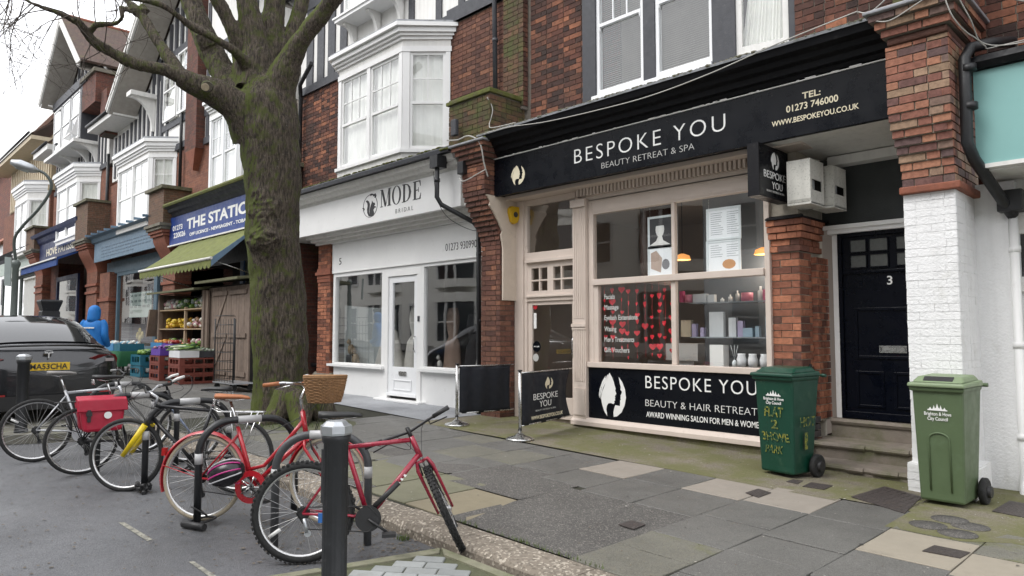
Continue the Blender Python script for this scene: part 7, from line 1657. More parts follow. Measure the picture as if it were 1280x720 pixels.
    if chainguard:
        mb = MB(); P1_ = circ(BB+Vector((0,-.06,0)), .125, 30); 
        n = 30; c0 = BB+Vector((0,-.062,0))
        for i in range(n):
            a, e = 2*pi*i/n, 2*pi*(i+1)/n
            mb.prism([c0+Vector((.125*cos(a),0,.125*sin(a))),c0+Vector((.125*cos(e),0,.125*sin(e))),c0+Vector((.082*cos(e),0,.082*sin(e))),c0+Vector((.082*cos(a),0,.082*sin(a)))],(0,.01,0))
        mb.prism([c0+Vector((-.05,0,.115)),c0+Vector((-.10,0,.075)),A+Vector((.10,-.06,.03)),A+Vector((.12,-.06,.06))],(0,.008,0)); mb.build('chain_guard', chainguard, b, local=True)
        mb = MB(); mb.lathe(c0+Vector((0,.004,0)),(0,1,0),[(0,.03),(.005,.03)],14)
        for k in range(5): a = 2*pi*k/5; mb.tube([c0, c0+Vector((.085*cos(a),0,.085*sin(a)))], .006, 5)
        mb.build('chainring', M_CHROME, cr, local=True)
    if fenders:
        arcfender(A, R+.018, radians(-8+180+ -5), radians(18), n=30).build('mudguard', fenders, b, local=True) if False else arcfender(A, R+.02, radians(200), radians(5), n=34).build('mudguard', fenders, b, local=True)
        f2 = arcfender(F, R+.02, radians(150+28), radians(20), n=26); xf(f2, Ms).build('mudguard', fenders, b, local=True)
        mb = MB()
        for s in (-1, 1): mb.tube([A+Vector((0,.06*s,0)), A+Vector(((R+.01)*cos(radians(165)),.028*s,(R+.01)*sin(radians(165))))], .004, 5)
        mb.build('mudguard_stay', fenders, b, local=True)
        MB().box(A.x+(R+.05)*cos(radians(150))-.02, A.x+(R+.05)*cos(radians(150))+.01, -.02,.02, A.z+(R+.05)*sin(radians(150))-.03, A.z+(R+.05)*sin(radians(150))+.03).build('rear_light', mat('red_lens',(.35,.01,.01),.3), b, local=True)
    if rack:
        mb = MB(); z_ = R*2+.06
        for s in (-1, 1): mb.tube([(-.22,.06*s,z_),(.18,.05*s,z_),(.25,.03*s,z_+.03)], .006, 6); mb.tube([(-.14,.065*s,z_),(.0,.065*s,R+.01)], .005, 5); mb.tube([(.06,.065*s,z_),(.0,.065*s,R+.01)], .005, 5); mb.tube([(-.2,.065*s,z_),(-.1,.065*s,R+.12),(-.02,.065*s,R+.08)], .004, 5)
        mb.tube([(-.22,-.06,z_),(-.24,0,z_),(-.22,.06,z_)], .006, 6)
        for xx in (-.12,-.02,.08): mb.tube([(xx,-.06,z_),(xx,.06,z_)], .005, 5)
        mb.build('rack', M_CHROME if rack == 1 else M_BLKP, b, local=True)
    return b, Ms, (A, BB, S, HT, HB, F, E)
R1, Ms1, K1 = bike(G(378,703,-.1), radians(56), 'crimson mountain bike nearest the camera, knobbly tyres and front wheel turned to the kerb', M_REDF, slack=.07, steer=radians(88), lean=radians(-3), knob=True, tr=.025, R=.328, refl=radians(215), barm=M_BLKF, seatz=.92, wb=1.06, barz=.97)
mb = MB(); mb.box(.60,.72,-.030,-.020,.43,.49); 
# white lettering flecks along the down tube
BBv, HBv = K1[1], K1[4]; d = (HBv-BBv).normalized(); mb = MB()
for i in range(7): 
    p = BBv+d*(.16+.032*i); q = Vector((-d.z,0,d.x)); mb.prism([p+Vector((0,-.0205,0))-q*.009, p+Vector((0,-.0205,0))+d*.018-q*.009, p+Vector((0,-.0205,0))+d*.012+q*.009, p+Vector((0,-.0205,0))+d*.002+q*.009],(0,-.001,0))
mb.build('decal', M_TEXTW, R1, local=True)
mb = MB(); mb.box(.10,.16,-.085,-.075,.27,.33); mb.build('lock_tag', mat('blue_tag',(.03,.14,.42),.4), R1, local=True)
MB().tube([(.45,-.03,.34),(.62,-.03,.50)], .018, 8).build('pump', M_BLKP, R1, local=True)
R2, Ms2, K2 = bike((-5.75,2.20), radians(40), 'red step-through city bike with cream tyres, tan saddle and wicker basket', M_REDC, steer=radians(-8), lean=radians(-4), style='city', tyre=M_TYREC, tr=.018, bar='city', saddle=M_BROWNL, grips=M_BROWNL, fenders=M_REDC, wb=1.03, barm=M_CHROME, stem=M_CHROME, chainguard=M_REDC, bell=True, seatz=.93, barz=1.02)
# wicker basket on the handlebar: woven strands
bk = thing('wicker_basket', 'brown wicker basket strapped to the handlebar of the red city bike', 'basket', (0,0,0)); 
E = K2[6]; Mb = Matrix.Translation(Vector((-5.75,2.20,rz(-5.75,2.2)))) @ Matrix.Rotation(radians(40),4,'Z') @ Matrix.Rotation(radians(-4),4,'X') @ Ms2
c0 = E+Vector((.17,0,-.10)); prof = [(0,.095,.14),(.06,.11,.155),(.12,.12,.17),(.19,.13,.185)]
mb = MB()
def bp_(t, a, o=0): 
    k = min(2, int(t*3)); f_ = t*3-k; h_ = prof[k][0]+(prof[k+1][0]-prof[k][0])*f_; rx_ = prof[k][1]+(prof[k+1][1]-prof[k][1])*f_; ry_ = prof[k][2]+(prof[k+1][2]-prof[k][2])*f_
    cs, sn = cos(a), sin(a); return c0+Vector(((rx_+o)*(abs(cs)**.6)*(1 if cs > 0 else -1), (ry_+o)*(abs(sn)**.6)*(1 if sn > 0 else -1), h_))
for r_ in range(17):
    t = r_/16; n = 64; mb.tube([bp_(t, 2*pi*i/n, .004*(1 if (i//2+r_) % 2 else -1)) for i in range(n)], .0055, 4, closed=True)
for i in range(28): mb.tube([bp_(k/6, 2*pi*i/28) for k in range(7)], .004, 4)
for dz in (0,.012): mb.tube([bp_(1, 2*pi*i/40)+Vector((0,0,dz)) for i in range(40)], .009, 5, closed=True)
ORG[bk.name] = Vector((0,0,0)); wloc = Mb @ c0; bk.location = wloc; ORG[bk.name] = wloc
addM(mb, Mb).build('weave', M_WICK, bk); addM(MB().lathe(c0,(0,0,1),[(0,.09),(.008,.1)],20), Mb).build('base', M_WICK, bk)
R3, Ms3, K3 = bike((-6.40,2.76), radians(180+43), 'black bike with bright yellow suspension fork facing the road, silver rack behind', M_BLKF, fork=M_YEL, sus=True, steer=radians(6), lean=radians(3), tr=.021, rack=1, stem=M_SILF, barm=M_SILF, bar='riser', seatz=.90, wb=1.04)
mb = MB(); BBv, HBv = K3[1], K3[4]; d = (HBv-BBv).normalized()
for i in range(6):
    p = BBv+d*(.14+.03*i); q = Vector((-d.z,0,d.x))
    for s in (-1,1): mb.prism([p+Vector((0,.0202*s,0))-q*.007, p+Vector((0,.0202*s,0))+d*.014-q*.007, p+Vector((0,.0202*s,0))+d*.014+q*.007, p+Vector((0,.0202*s,0))+q*.007],(0,.001*s,0))
mb.build('decal', M_TEXTG, R3, local=True)
R4, Ms4, K4 = bike((-8.18,1.93), radians(86), 'dark bike with white bar ends and a red pannier beside its rear wheel', M_BLKF, fork=M_BLUEF, sus=False, steer=radians(-10), lean=radians(-3), rack=2, barends=True, bar='flat', wb=1.03, tr=.019)
R5, Ms5, K5 = bike((-9.28,1.74), radians(80), 'silver hybrid bike with a grey topped saddle, farthest left in the row', M_SILF, steer=radians(12), lean=radians(-5), bar='riser', stem=M_BLKP, barm=M_BLKP, wb=1.05, refl=radians(150), R=.345, saddle=mat('grey_saddle',(.22,.21,.20),.5,.1), grips=mat('grey_grip',(.2,.2,.2),.6), crankm=M_ALU, barz=1.04)
# pannier hanging on the rack: its own thing
Mp = Matrix.Translation(Vector((-8.17,2.06,rz(-8.18,1.93)+.03))) @ Matrix.Rotation(radians(86),4,'Z') @ Matrix.Rotation(radians(-3),4,'X')
pn_ = thing('pannier_bag', 'bright red pannier bag hanging on the rack of the dark bike', 'bag', Mp @ Vector((.0,-.15,.42))); M_PAN = mat('red_canvas', (.40,.008,.035), .5, .15, 8, .2, 30)
mb = MB(); sec = [(-.17,.38),(.20,.38),(.20,.72),(-.13,.72)]
mb.quadbox([(-.15,-.24,.40),(.19,-.24,.40),(.19,-.10,.40),(-.15,-.10,.40),(-.20,-.23,.70),(.22,-.23,.70),(.22,-.10,.74),(-.20,-.10,.74)]); addM(mb, Mp).build('bag', M_PAN, pn_, bevel=.03)
mb = MB(); mb.quadbox([(-.215,-.255,.60),(.235,-.255,.60),(.235,-.235,.60),(-.215,-.235,.60),(-.21,-.245,.72),(.23,-.245,.72),(.23,-.09,.76),(-.21,-.09,.76)]); addM(mb, Mp).build('flap', M_PAN, pn_, bevel=.012)
addM(MB().box(-.13,-.10,-.268,-.25,.50,.62).box(-.14,-.09,-.275,-.255,.56,.60), Mp).build('strap', M_BLKP, pn_); addM(MB().lathe((.05,-.262,.56),(0,-1,0),[(0,.035),(.003,.035)],16), Mp).build('badge', M_TEXTW, pn_)
mb = MB(); mb.quadbox([(-.13,.10,.40),(.17,.10,.40),(.17,.22,.40),(-.13,.22,.40),(-.18,.10,.74),(.20,.10,.74),(.20,.21,.70),(-.18,.21,.70)]); addM(mb, Mp).build('bag', M_PAN, pn_, bevel=.03)
# helmet hanging by its strap from the city bike
hp = G(287, 640, -.1); hc = T(284, 592, 5.35); hel = thing('cycle_helmet', 'black and pink cycle helmet hanging beside the rear wheel of the city bike', 'helmet', hc)
mb = MB(); seg, rings = 20, 10; Mh = Matrix.Translation(hc) @ Matrix.Rotation(radians(42),4,'Z') @ Matrix.Rotation(radians(-20),4,'Y') @ Matrix.Rotation(radians(60),4,'X')
mb.ball((0,0,0), .145,.10,.105, seg, rings); mb.v = [(x, y, z if z > -.02 else -.02+(z+.02)*.15) for x, y, z in mb.v]; addM(mb, Mh).build('shell', mat('helmet_black',(.012,.010,.014),.25,.1,10,0), hel)
M_PINK = mat('pink_print',(.50,.03,.22),.4,.1); 
for s in (-1,1):
    for (a, m_) in ((.35, M_PINK),(.8, mat('grey_print',(.45,.45,.47),.4))):
        P = [Vector((.147*cos(t), .102*sin(a)*s*sin(t)**.5, .108*cos(a)*sin(t))) for t in [radians(25+13*i) for i in range(11)]]; addM(MB().tube(P, .006, 5), Mh).build('stripe', m_, hel)
mb = MB()
for s in (-1,1): mb.tube(catm([(.03,.08*s,-.02),(.02,.05*s,-.12),(-.02,0,-.2)],6), .004, 4)
addM(mb, Mh).build('strap', M_PINK, hel)
# ================================================================ CYCLE STANDS
M_STAND = mat('black_powder_coat', (.016,.017,.019), .4, .2, 15, .1, 90, dirt=((.10,.10,.10), .15, 25)); M_BAND = mat('white_band', (.45,.45,.45), .4, .1, 20, 0)
def stand(a, b, label, m=M_STAND, h=.80, r=.028):
    A_ = Vector((a[0], a[1], rz(*a)-.03)); B_ = Vector((b[0], b[1], rz(*b)-.03)); d = (B_-A_); d.z = 0; L = d.length; u = d/L; R_ = .24
    s_ = thing('cycle_stand', label, 'cycle stand', (A_+B_)/2, 'cycle stands in the road')
    zt = A_.z+.03+h; P = [A_]; P += [Vector((A_.x,A_.y,zt-R_))+u*(R_-R_*cos(t))+Vector((0,0,R_*sin(t))) for t in [i*pi/16 for i in range(9)]]
    P += [Vector((B_.x,B_.y,zt-R_))-u*(R_-R_*cos(t))+Vector((0,0,R_*sin(t))) for t in [i*pi/16 for i in range(8,-1,-1)]]; P.append(B_)
    MB().tube(P, r, 16).build('hoop', m, s_)
    mid = Vector(((A_.x+B_.x)/2,(A_.y+B_.y)/2,zt))
    for (p, q) in ((mid-u*.09, mid+u*.09), (A_+Vector((0,0,.50)), A_+Vector((0,0,.58))), (B_+Vector((0,0,.50)), B_+Vector((0,0,.58)))): MB().tube([p, q], r+.002, 16).build('reflective_band', M_BAND, s_)
    return s_
M_STANDG = mat('worn_grey_hoop', (.06,.062,.066), .45, .25, 15, .15, 90, dirt=((.14,.14,.14), .2, 25))
stand((-4.74,2.32), (-4.37,2.84), 'cycle stand nearest the camera, behind the big fluted bollard', M_STANDG, h=.78)
stand((-5.64,2.13), (-5.50,2.86), 'cycle stand with a lock round its foot, between the red city bike and black bike', h=.79)
stand((-7.02,2.17), (-6.93,2.90), 'cycle stand with a chain at its foot, in front of the yellow forked bike')
stand((-8.06,2.04), (-8.0,2.78), 'cycle stand just left of the yellow fork, crossing the red pannier', h=.78)
stand((-9.5,2.3), (-9.45,3.0), 'cycle stand farthest from the camera, behind the silver bike', h=.79)
mb = MB(); P = G(248,656,-.1); x, y = P; z = rz(x,y); mb.tube([(x-.04,y-.10,z+.03),(x+.17,y-.02,z+.03)], .026, 10); lk = thing('bicycle_lock', 'black U-lock lying at the foot of the second nearest cycle stand', 'lock', (x,y,z)); mb.build('crossbar', M_BLKP, lk)
mb = MB(); mb.tube(catm([(x-.02,y-.08,z+.04),(x-.05,y+.06,z+.05),(x+.03,y+.12,z+.05),(x+.10,y-.04,z+.04)],6), .009, 6); mb.tube(catm([(x-.06,y,z+.12),(x+.02,y-.06,z+.16),(x+.07,y+.02,z+.10),(x,y+.06,z+.07),(x-.06,y,z+.14)],6), .007, 5); mb.build('shackle', M_BLKP, lk)
x, y = G(185,612,-.1); z = rz(x,y); mb = MB()
for k in range(16): a = k*.55; mb.tube([(x-.02+.07*cos(a)+k*.004, y-.05+.05*sin(a), z+.02+.05*abs(sin(k*1.7))), (x-.02+.07*cos(a+.6)+k*.006, y-.05+.05*sin(a+.6), z+.03+.05*abs(sin(k*1.7+.7)))], .018, 6)
mb.tube([(x+.05,y-.05,z+.02),(x+.14,y-.08,z+.01)], .02, 6); single(mb, 'chain_lock', M_BLKP, 'black chain lock heaped at the foot of the third stand', 'lock', (x,y,z))
# ================================================================ BOLLARDS
def bollard(x, y, zg, label, h=.97, r=.070, plate=True):
    b = thing('bollard', label, 'bollard', (x, y, zg), 'fluted bollards')
    mb = MB(); n = 48; pr_ = [(-.1,1.12),(.03,1.12),(.05,1.0),(h-.10,.98),(h-.085,1.1),(h-.055,1.16),(h-.05,1.05)]
    for (z, k) in pr_:
        for i in range(n): a = 2*pi*i/n; q = 1-(.07*abs(sin(a*8)) if .04 < z < h-.09 else 0); mb.v.append((x+r*k*q*cos(a), y+r*k*q*sin(a), zg+z))
    for j in range(len(pr_)-1):
        for i in range(n): l = (i+1)%n; mb.f.append((j*n+i,j*n+l,(j+1)*n+l,(j+1)*n+i)); mb.sm.append(True)
    mb.f.append(tuple((len(pr_)-1)*n+i for i in range(n))); mb.sm.append(False); mb.build('shaft', M_BLACKIRON, b)
    MB().lathe((x,y,zg+h-.05),(0,0,1),[(0,r*1.22),(.012,r*1.3),(.05,r*1.28),(.055,r*1.1),(.075,r*.8),(.08,.01)],8,smooth=False).build('cap', M_ALU, b)
    if plate:
        c = Vector((x,y,zg)); d = Vector((-.62,.1,0)).normalized(); n_ = Vector((d.y,-d.x,0)); q = c+d*(r*1.35)
        MB().prism([q+n_*.05+Vector((0,0,h-.44)), q-n_*.05+Vector((0,0,h-.44)), q-n_*.05+Vector((0,0,h-.14)), q+n_*.05+Vector((0,0,h-.14))], d*.012 if False else d*-.05).build('side_plate', M_BLACKIRON, b)
    return b
bollard(-3.56, 2.10, pz(-3.56,2.1)+.0, 'dark fluted bollard with silver cap, in the foreground on the setts', h=.965)
bollard(*G(26,541), gh(-12)+.0, 'dark fluted bollard with silver cap, behind the silver bike and before the car', h=.98)
# ================================================================ WHEELIE BINS
def bin_(a, b, label, m, mlid, h=1.0, D=.52, wide=1.0, graf=False, slot=False, wheelside=1, recess=False):
    A_ = Vector((*a, gh(a[0]))); B_ = Vector((*b, gh(b[0]))); B_.z = A_.z; u = (B_-A_); W_ = u.length; u /= W_; n_ = Vector((-u.y, u.x, 0))   # n_ points away from the street
    c = (A_+B_)/2+n_*(D/2); t = thing('wheelie_bin', label, 'bin', c, 'wheelie bins on the pavement'); P = lambda s, d, z: A_+u*(W_*s)+n_*d+Vector((0,0,z))
    e = .07; f = .035
    mb = MB(); zs = [(.03,0,0),(.10,.0,.0),(h*.92,e,f),(h*.955,e+.01,f+.01)]
    for (z, ex, ey) in zs:
        for (s, d) in ((-ex,-ey),(1+ex,-ey),(1+ex,D+ey+.05*(z>.5)),(-ex,D+ey+.05*(z>.5))): mb.v.append(tuple(P(s,d,z)))
    for j in range(3):
        for k in range(4): l = (k+1)%4; mb.f.append((j*4+k,j*4+l,(j+1)*4+l,(j+1)*4+k)); mb.sm.append(False)
    mb.f.append((3,2,1,0)); mb.f.append((12,13,14,15)); mb.sm += [False]*2
    body = mb.build('body', m, t, bevel=.022)
    # rim, lid
    mb = MB(); X = .10; mb.quadbox([P(-X,-.06,h*.93),P(1+X,-.06,h*.93),P(1+X,D+.06,h*.93),P(-X,D+.06,h*.93),P(-X-.02,-.065,h*.965),P(1+X+.02,-.065,h*.965),P(1+X+.02,D+.07,h*.965),P(-X-.02,D+.07,h*.965)]); mb.build('rim', m, t, bevel=.01)
    mb = MB(); mb.quadbox([P(-X-.04,-.085,h*.966),P(1+X+.04,-.085,h*.966),P(1+X+.04,D+.08,h*.966),P(-X-.04,D+.08,h*.966),P(-X-.03,-.08,h*1.0),P(1+X+.03,-.08,h*1.0),P(1+X+.03,D+.07,h*1.015),P(-X-.03,D+.07,h*1.015)])
    lid = mb.build('lid', mlid, t, bevel=.012)
    mb = MB(); mb.quadbox([P(-.08,-.03,h*1.003),P(1.08,-.03,h*1.003),P(1.08,D+.05,h*1.012),P(-.08,D+.05,h*1.012),P(.0,.06,h*1.05),P(1.0,.06,h*1.05),P(1.0,D-.0,h*1.06),P(0,D-.0,h*1.06)]); mb.build('lid_dome', mlid, lid, bevel=.015)
    if slot: MB().quadbox([P(.17,-.004,h*1.012),P(.83,-.004,h*1.012),P(.83,.05,h*1.045),P(.17,.05,h*1.045),P(.17,-.008,h*1.016),P(.83,-.008,h*1.016),P(.83,.045,h*1.051),P(.17,.045,h*1.051)]).build('slot', M_BLKP, lid)
    for s in ((-.14,.0) ,(1.06,1.2)): MB().tube([P(s[0],D+.13,h*.97),P(s[1],D+.13,h*.97)],.018,8).build('handle', m, t)
    for s in (-.10,1.10): MB().lathe(P(s-.04,D-.02,.10), u, [(0,.10),(.01,.115),(.045,.115),(.055,.10)], 20).build('wheel', M_TYRE, t); MB().lathe(P(s-.055 if s < 0 else s+.02,D-.02,.10), u, [(0,.05),(.06,.05)], 12).build('wheel_hub', M_BLKP, t)
    MB().tube([P(-.1,D-.02,.10),P(1.1,D-.02,.10)],.012,8).build('axle', M_STEEL, t)
    if recess:
        n = 12; arch = [(.27,.12)]+[(.27,.52)]+[(.50-.23*cos(k*pi/n), .55+.06*sin(k*pi/n)) for k in range(1,n)]+[(.73,.52),(.73,.12)]
        face = lambda s, z: P(s, -.035*(z-.1)/(h*.82)-.003, z); mb = MB(); pts = [face(s, z) for s, z in arch]; mb.tube(pts, .008, 6); mb.build('moulding', m, t)
    Mf = Matrix((( u.x, -n_.x*-1, 0, 0),(u.y, n_.y, 0, 0),(0,0,1,0),(0,0,0,1)))
    # flat print on the front: local x along u, y into the bin
    o = ORG[t.name]; fa = Matrix.Translation(A_-o) @ Matrix.Rotation(atan2(u.y,u.x),4,'Z')
    def front(z): return -.035*(z-.1)/(h*.82)-.004
    tilt = lambda z: fa @ Matrix.Translation((0, front(z)-.002, z)) @ Matrix.Rotation(radians(2.6),4,'X')
    wl = W_; text('Brighton & Hove', t, wl*.20, wl*.80, 0, 0, .030, M_TEXTW, M=tilt(.735*h), depth=.002, bold=.012); text('City Council', t, wl*.27, wl*.72, 0, 0, .030, M_TEXTW, M=tilt(.695*h), depth=.002, bold=.012)
    mb = MB(); Mq = tilt(.775*h)
    sil = [(0,0),(0,.15),(.08,.22),(.14,.5),(.2,.2),(.27,.25),(.33,.75),(.38,.3),(.44,.42),(.5,1.0),(.56,.42),(.62,.3),(.67,.78),(.73,.25),(.8,.22),(.86,.5),(.92,.2),(1,.12),(1,0)]
    mb.prism([Mq @ Vector((wl*(.28+.44*x_), 0, .06*z_)) for x_, z_ in sil], Mq.to_3x3() @ Vector((0,-.002,0))); mb.build('emblem', M_TEXTW, t, local=True)
    if graf:
        MY = mat('yellow_daub', (.32,.29,.035), .7, .3, 15, .2, dirt=((.006,.065,.035), .75, 38))
        for (s_, x0_, x1_, z_, hh_) in (('FLAT',.2,.78,.575,.10),('2',.40,.60,.46,.09),('3HOVE',.10,.92,.34,.085),('PARK',.18,.72,.22,.08)): text(s_, t, wl*x0_, wl*x1_, 0, 0, hh_, MY, M=tilt(z_*h), depth=.002, bold=.02, shear=random.uniform(-.25,.25), name='painted_letters')
        fs_ = Matrix.Translation(A_-o) @ Matrix.Rotation(atan2(u.y,u.x),4,'Z') @ Matrix.Translation((W_*1.0,0,0)) @ Matrix.Rotation(pi/2,4,'Z')
        text('HOT', t, .05, .30, 0, 0, .10, MY, M=fs_ @ Matrix.Translation((0,-.045,.50)) @ Matrix.Rotation(radians(2.2),4,'X'), depth=.002, bold=.0, name='painted_letters'); text('1', t, .14, .19, 0, 0, .18, MY, M=fs_ @ Matrix.Translation((0,-.03,.27)) @ Matrix.Rotation(radians(2.2),4,'X'), depth=.002, name='painted_letters')
    return t
M_BIND = mat('dark_green_plastic', (.004,.048,.028), .42, .12, 5, .08, 60, dirt=((.05,.10,.06), .2, 8)); M_BINL = mat('olive_green_plastic', (.085,.125,.06), .5, .1, 5, .08, 60, dirt=((.11,.16,.09), .2, 8)); M_BINLL = mat('faded_green_lid', (.19,.25,.14), .5, .1, 5, .08, 60)
a, b = G(951,591), G(993,600)
bin_(a, b, 'dark green wheelie bin with yellow painted words, by the salon window', M_BIND, M_BIND, h=1.02, D=.34, graf=True)
a, b = G(1150,628), G(1207,638)
bin_(a, b, 'olive green wheelie bin with paler slotted lid, before the white painted pier', M_BINL, M_BINLL, h=1.03, D=.40, slot=True, recess=True)
# ================================================================ CAFE BARRIER
def post(x, y, label):
    t = thing('barrier_post', label, 'post', (x, y, gh(x)), 'steel barrier posts'); z = gh(x)
    MB().lathe((x,y,z),(0,0,1),[(0,.175),(.02,.178),(.03,.165),(.055,.07),(.09,.032)],32).build('base', M_STEEL, t)
    MB().lathe((x,y,z+.07),(0,0,1),[(0,.021),(.80,.021)],16).build('tube', M_STEEL, t); MB().lathe((x,y,z+.865),(0,0,1),[(0,.028),(.012,.03),(.016,.028)],16).lathe((x,y,z+.12),(0,0,1),[(0,.026),(.02,.026)],14).build('collar', M_BLKP, t); return Vector((x,y,z))
q1 = post(*G(571,532), 'steel barrier post with round foot, left one, in front of the white shopfront'); q2 = post(*G(650,550), 'steel barrier post with round foot, right one, holding the lettered banner')
M_BAN = mat('black_banner', (.008,.010,.016), .75, .15, 6, .2, 25)
def banner(p, q, label, sag=.03, curve=0, lettered=False):
    p = Vector(p); q = Vector(q); u = (q-p); L = u.length; u /= L; n_ = Vector((u.y,-u.x,0)); t = thing('barrier_banner', label, 'banner', (p+q)/2, 'black cloth banners')
    m_, k_ = 24, 12; mb = MB(); z0, z1 = .17, .84
    for j in range(k_+1):
        v = j/k_
        for i in range(m_+1):
            s = i/m_; pull = curve*sin(pi*v)*max(0,(s-.5)*2)**2; x_ = .04+(L-.10)*s-pull; P_ = p+u*x_+n_*(.012*sin(s*19)+.02*sin(pi*v)*sin(s*5)); mb.v.append((P_.x,P_.y,P_.z+z0+(z1-z0)*v-.012*sin(pi*s)))
    for j in range(k_):
        for i in range(m_): a_ = j*(m_+1)+i; mb.f.append((a_,a_+1,a_+m_+2,a_+m_+1)); mb.sm.append(True)
    o = mb.build('cloth', M_BAN, t); sm = o.modifiers.new('s','SOLIDIFY'); sm.thickness = .004
    for z in (z0, z1): MB().tube([p+Vector((0,0,z)), q+Vector((0,0,z))], .009, 8).build('rail', M_STEEL, t)
    if lettered:
        o_ = ORG[t.name]; Mt = Matrix.Translation(p-o_) @ Matrix.Rotation(atan2(u.y,u.x),4,'Z') @ Matrix.Translation((0,-.030,0))
        text('BESPOKE', t, L*.20, L*.66, 0, .475, .085, M_TEXTW, M=Mt, depth=.002, bold=-.005); text('YOU', t, L*.31, L*.53, 0, .375, .085, M_TEXTW, M=Mt, depth=.002, bold=-.005)
        text('BEAUTY RETREAT & SPA', t, L*.24, L*.62, 0, .325, .022, M_TEXTG, M=Mt, depth=.002); text('WWW.BESPOKEYOU.CO.UK', t, L*.16, L*.76, 0, .225, .048, M_TEXTC, M=Mt, depth=.002, bold=.02)
        mb = MB(); d = Mt.to_3x3() @ Vector((0,-.002,0))
        for sh in (LOGO_HAIR, LOGO_FACE): mb.prism([Mt @ Vector((L*.40+x_*L*.17, 0, .60+y_*.16)) for x_, y_ in sh], d)
        mb.build('emblem', M_TEXTC, t, local=True)
    return t
x1 = W(643,450,7.52); banner(q1, (x1[0], 7.50, q1.z), 'plain black cloth banner between the left post and the brick pier')
x1 = W(716,455,7.78); banner(q2, (x1[0], 7.76, q2.z), 'black cloth banner lettered with the salon name', curve=.10, lettered=True)
# ================================================================ CAR parked with its tail towards us
random.seed(31)
car = thing('parked_car', 'dark grey electric hatchback parked tail towards us beyond the bicycles', 'car', (-13.9, 2.36, rz(-13.9,2.36)))
M_CAR = mat('dark_metallic_paint', (.018,.019,.022), .25, .08, 4, 0, metal=.35, coat=1, rvar=0); M_CGL = mat('car_glass', (.012,.014,.016), .04, .05, 3, 0, rvar=0, spec=.8); M_LENS = mat('dark_red_lens', (.10,.008,.010), .15, .1, 8, 0)
cz = rz(-13,2.2)+.06; cy = 2.36
# stations: x, half width, z bottom, z widest, belt z, belt half width, top z, top half width
ST_ = [(-11.95,.62,.42,.62,.80,.62,.86,.55),(-11.99,.82,.34,.60,.86,.80,.95,.70),(-12.04,.92,.30,.62,.93,.88,1.06,.74),(-12.10,.955,.28,.64,.97,.91,1.12,.74),(-12.16,.96,.26,.66,.98,.92,1.145,.72),(-12.30,.965,.25,.68,1.0,.93,1.20,.70),(-12.6,.965,.24,.68,1.0,.93,1.33,.66),(-13.0,.965,.24,.68,1.0,.93,1.47,.64),(-13.4,.965,.24,.68,1.0,.93,1.56,.62),(-13.9,.965,.24,.68,.99,.93,1.61,.62),(-14.5,.965,.24,.68,.97,.93,1.60,.62),(-15.0,.965,.24,.66,.95,.92,1.50,.62),(-15.5,.96,.24,.64,.93,.91,1.22,.66),(-15.9,.95,.24,.62,.90,.88,.99,.72),(-16.3,.90,.26,.58,.82,.82,.90,.66),(-16.6,.80,.30,.54,.74,.70,.80,.55),(-16.7,.6,.36,.52,.66,.55,.70,.45)]
mb = MB(); 
def ring(st):
    x, w_, zb, zw, zbe, wb_, zt_, wt = st; half = [(0,zb),(w_*.86,zb),(w_*.97,zb+.10),(w_,zw),(w_*.985,(zw+zbe)/2+.04),(wb_,zbe),((wb_+wt)/2+.015,(zbe+zt_)/2),(wt,zt_-.05),(wt*.8,zt_-.012),(wt*.4,zt_-.002),(0,zt_)]
    return [(x, cy-y, cz+z) for y, z in half] + [(x, cy+y, cz+z) for y, z in half[-2:0:-1]]
rs = [ring(s) for s in ST_]; K = len(rs[0])
for r_ in rs: mb.v += r_
glassf = MB(); glassf.v = []
for i in range(len(rs)-1):
    for k in range(K): l = (k+1)%K; mb.f.append((i*K+k,i*K+l,(i+1)*K+l,(i+1)*K+k)); mb.sm.append(True)
mb.f.append(tuple(range(K-1,-1,-1))); mb.f.append(tuple((len(rs)-1)*K+k for k in range(K))); mb.sm += [False]*2
o = mb.build('body', M_CAR, car); sb = o.modifiers.new('s','SUBSURF'); sb.levels = 2; sb.render_levels = 2
# rear window, roof and side glass as panels lying just proud of the body
def skin(stations, k0, k1, m, name, off=.012, parent=car, trim=0):
    mb = MB(); n = 0
    for s in stations:
        r_ = ring(s); c = Vector((s[0], cy, cz+.6))
        for k in range(k0, k1+1): p = Vector(r_[k % K]); d = (p-c).normalized(); d.x += .25; mb.v.append(tuple(p+d.normalized()*off))
    w_ = k1-k0+1
    for i in range(len(stations)-1):
        for k in range(w_-1): mb.f.append((i*w_+k,i*w_+k+1,(i+1)*w_+k+1,(i+1)*w_+k)); mb.sm.append(True)
    o = mb.build(name, m, parent); sb = o.modifiers.new('s','SUBSURF'); sb.levels = 1; sb.render_levels = 2; return o
def st_at(x):
    for i in range(len(ST_)-1):
        a, b = ST_[i], ST_[i+1]
        if b[0] <= x <= a[0]: t = (x-a[0])/(b[0]-a[0]); return tuple(a[j]+(b[j]-a[j])*t for j in range(8))
skin([st_at(x) for x in (-12.26,-12.5,-12.8,-13.1,-13.4)], 7, 13, M_CGL, 'rear_window', .022)
skin([st_at(x) for x in (-13.5,-13.8,-14.2,-14.6,-14.9)], 8, 12, M_CGL, 'roof_glass', .016)
for (a, b) in ((5,7),(13,15)): skin([st_at(x) for x in (-12.75,-13.2,-13.7,-14.2,-14.7,-15.2)], a, b, M_CGL, 'side_window', .012)
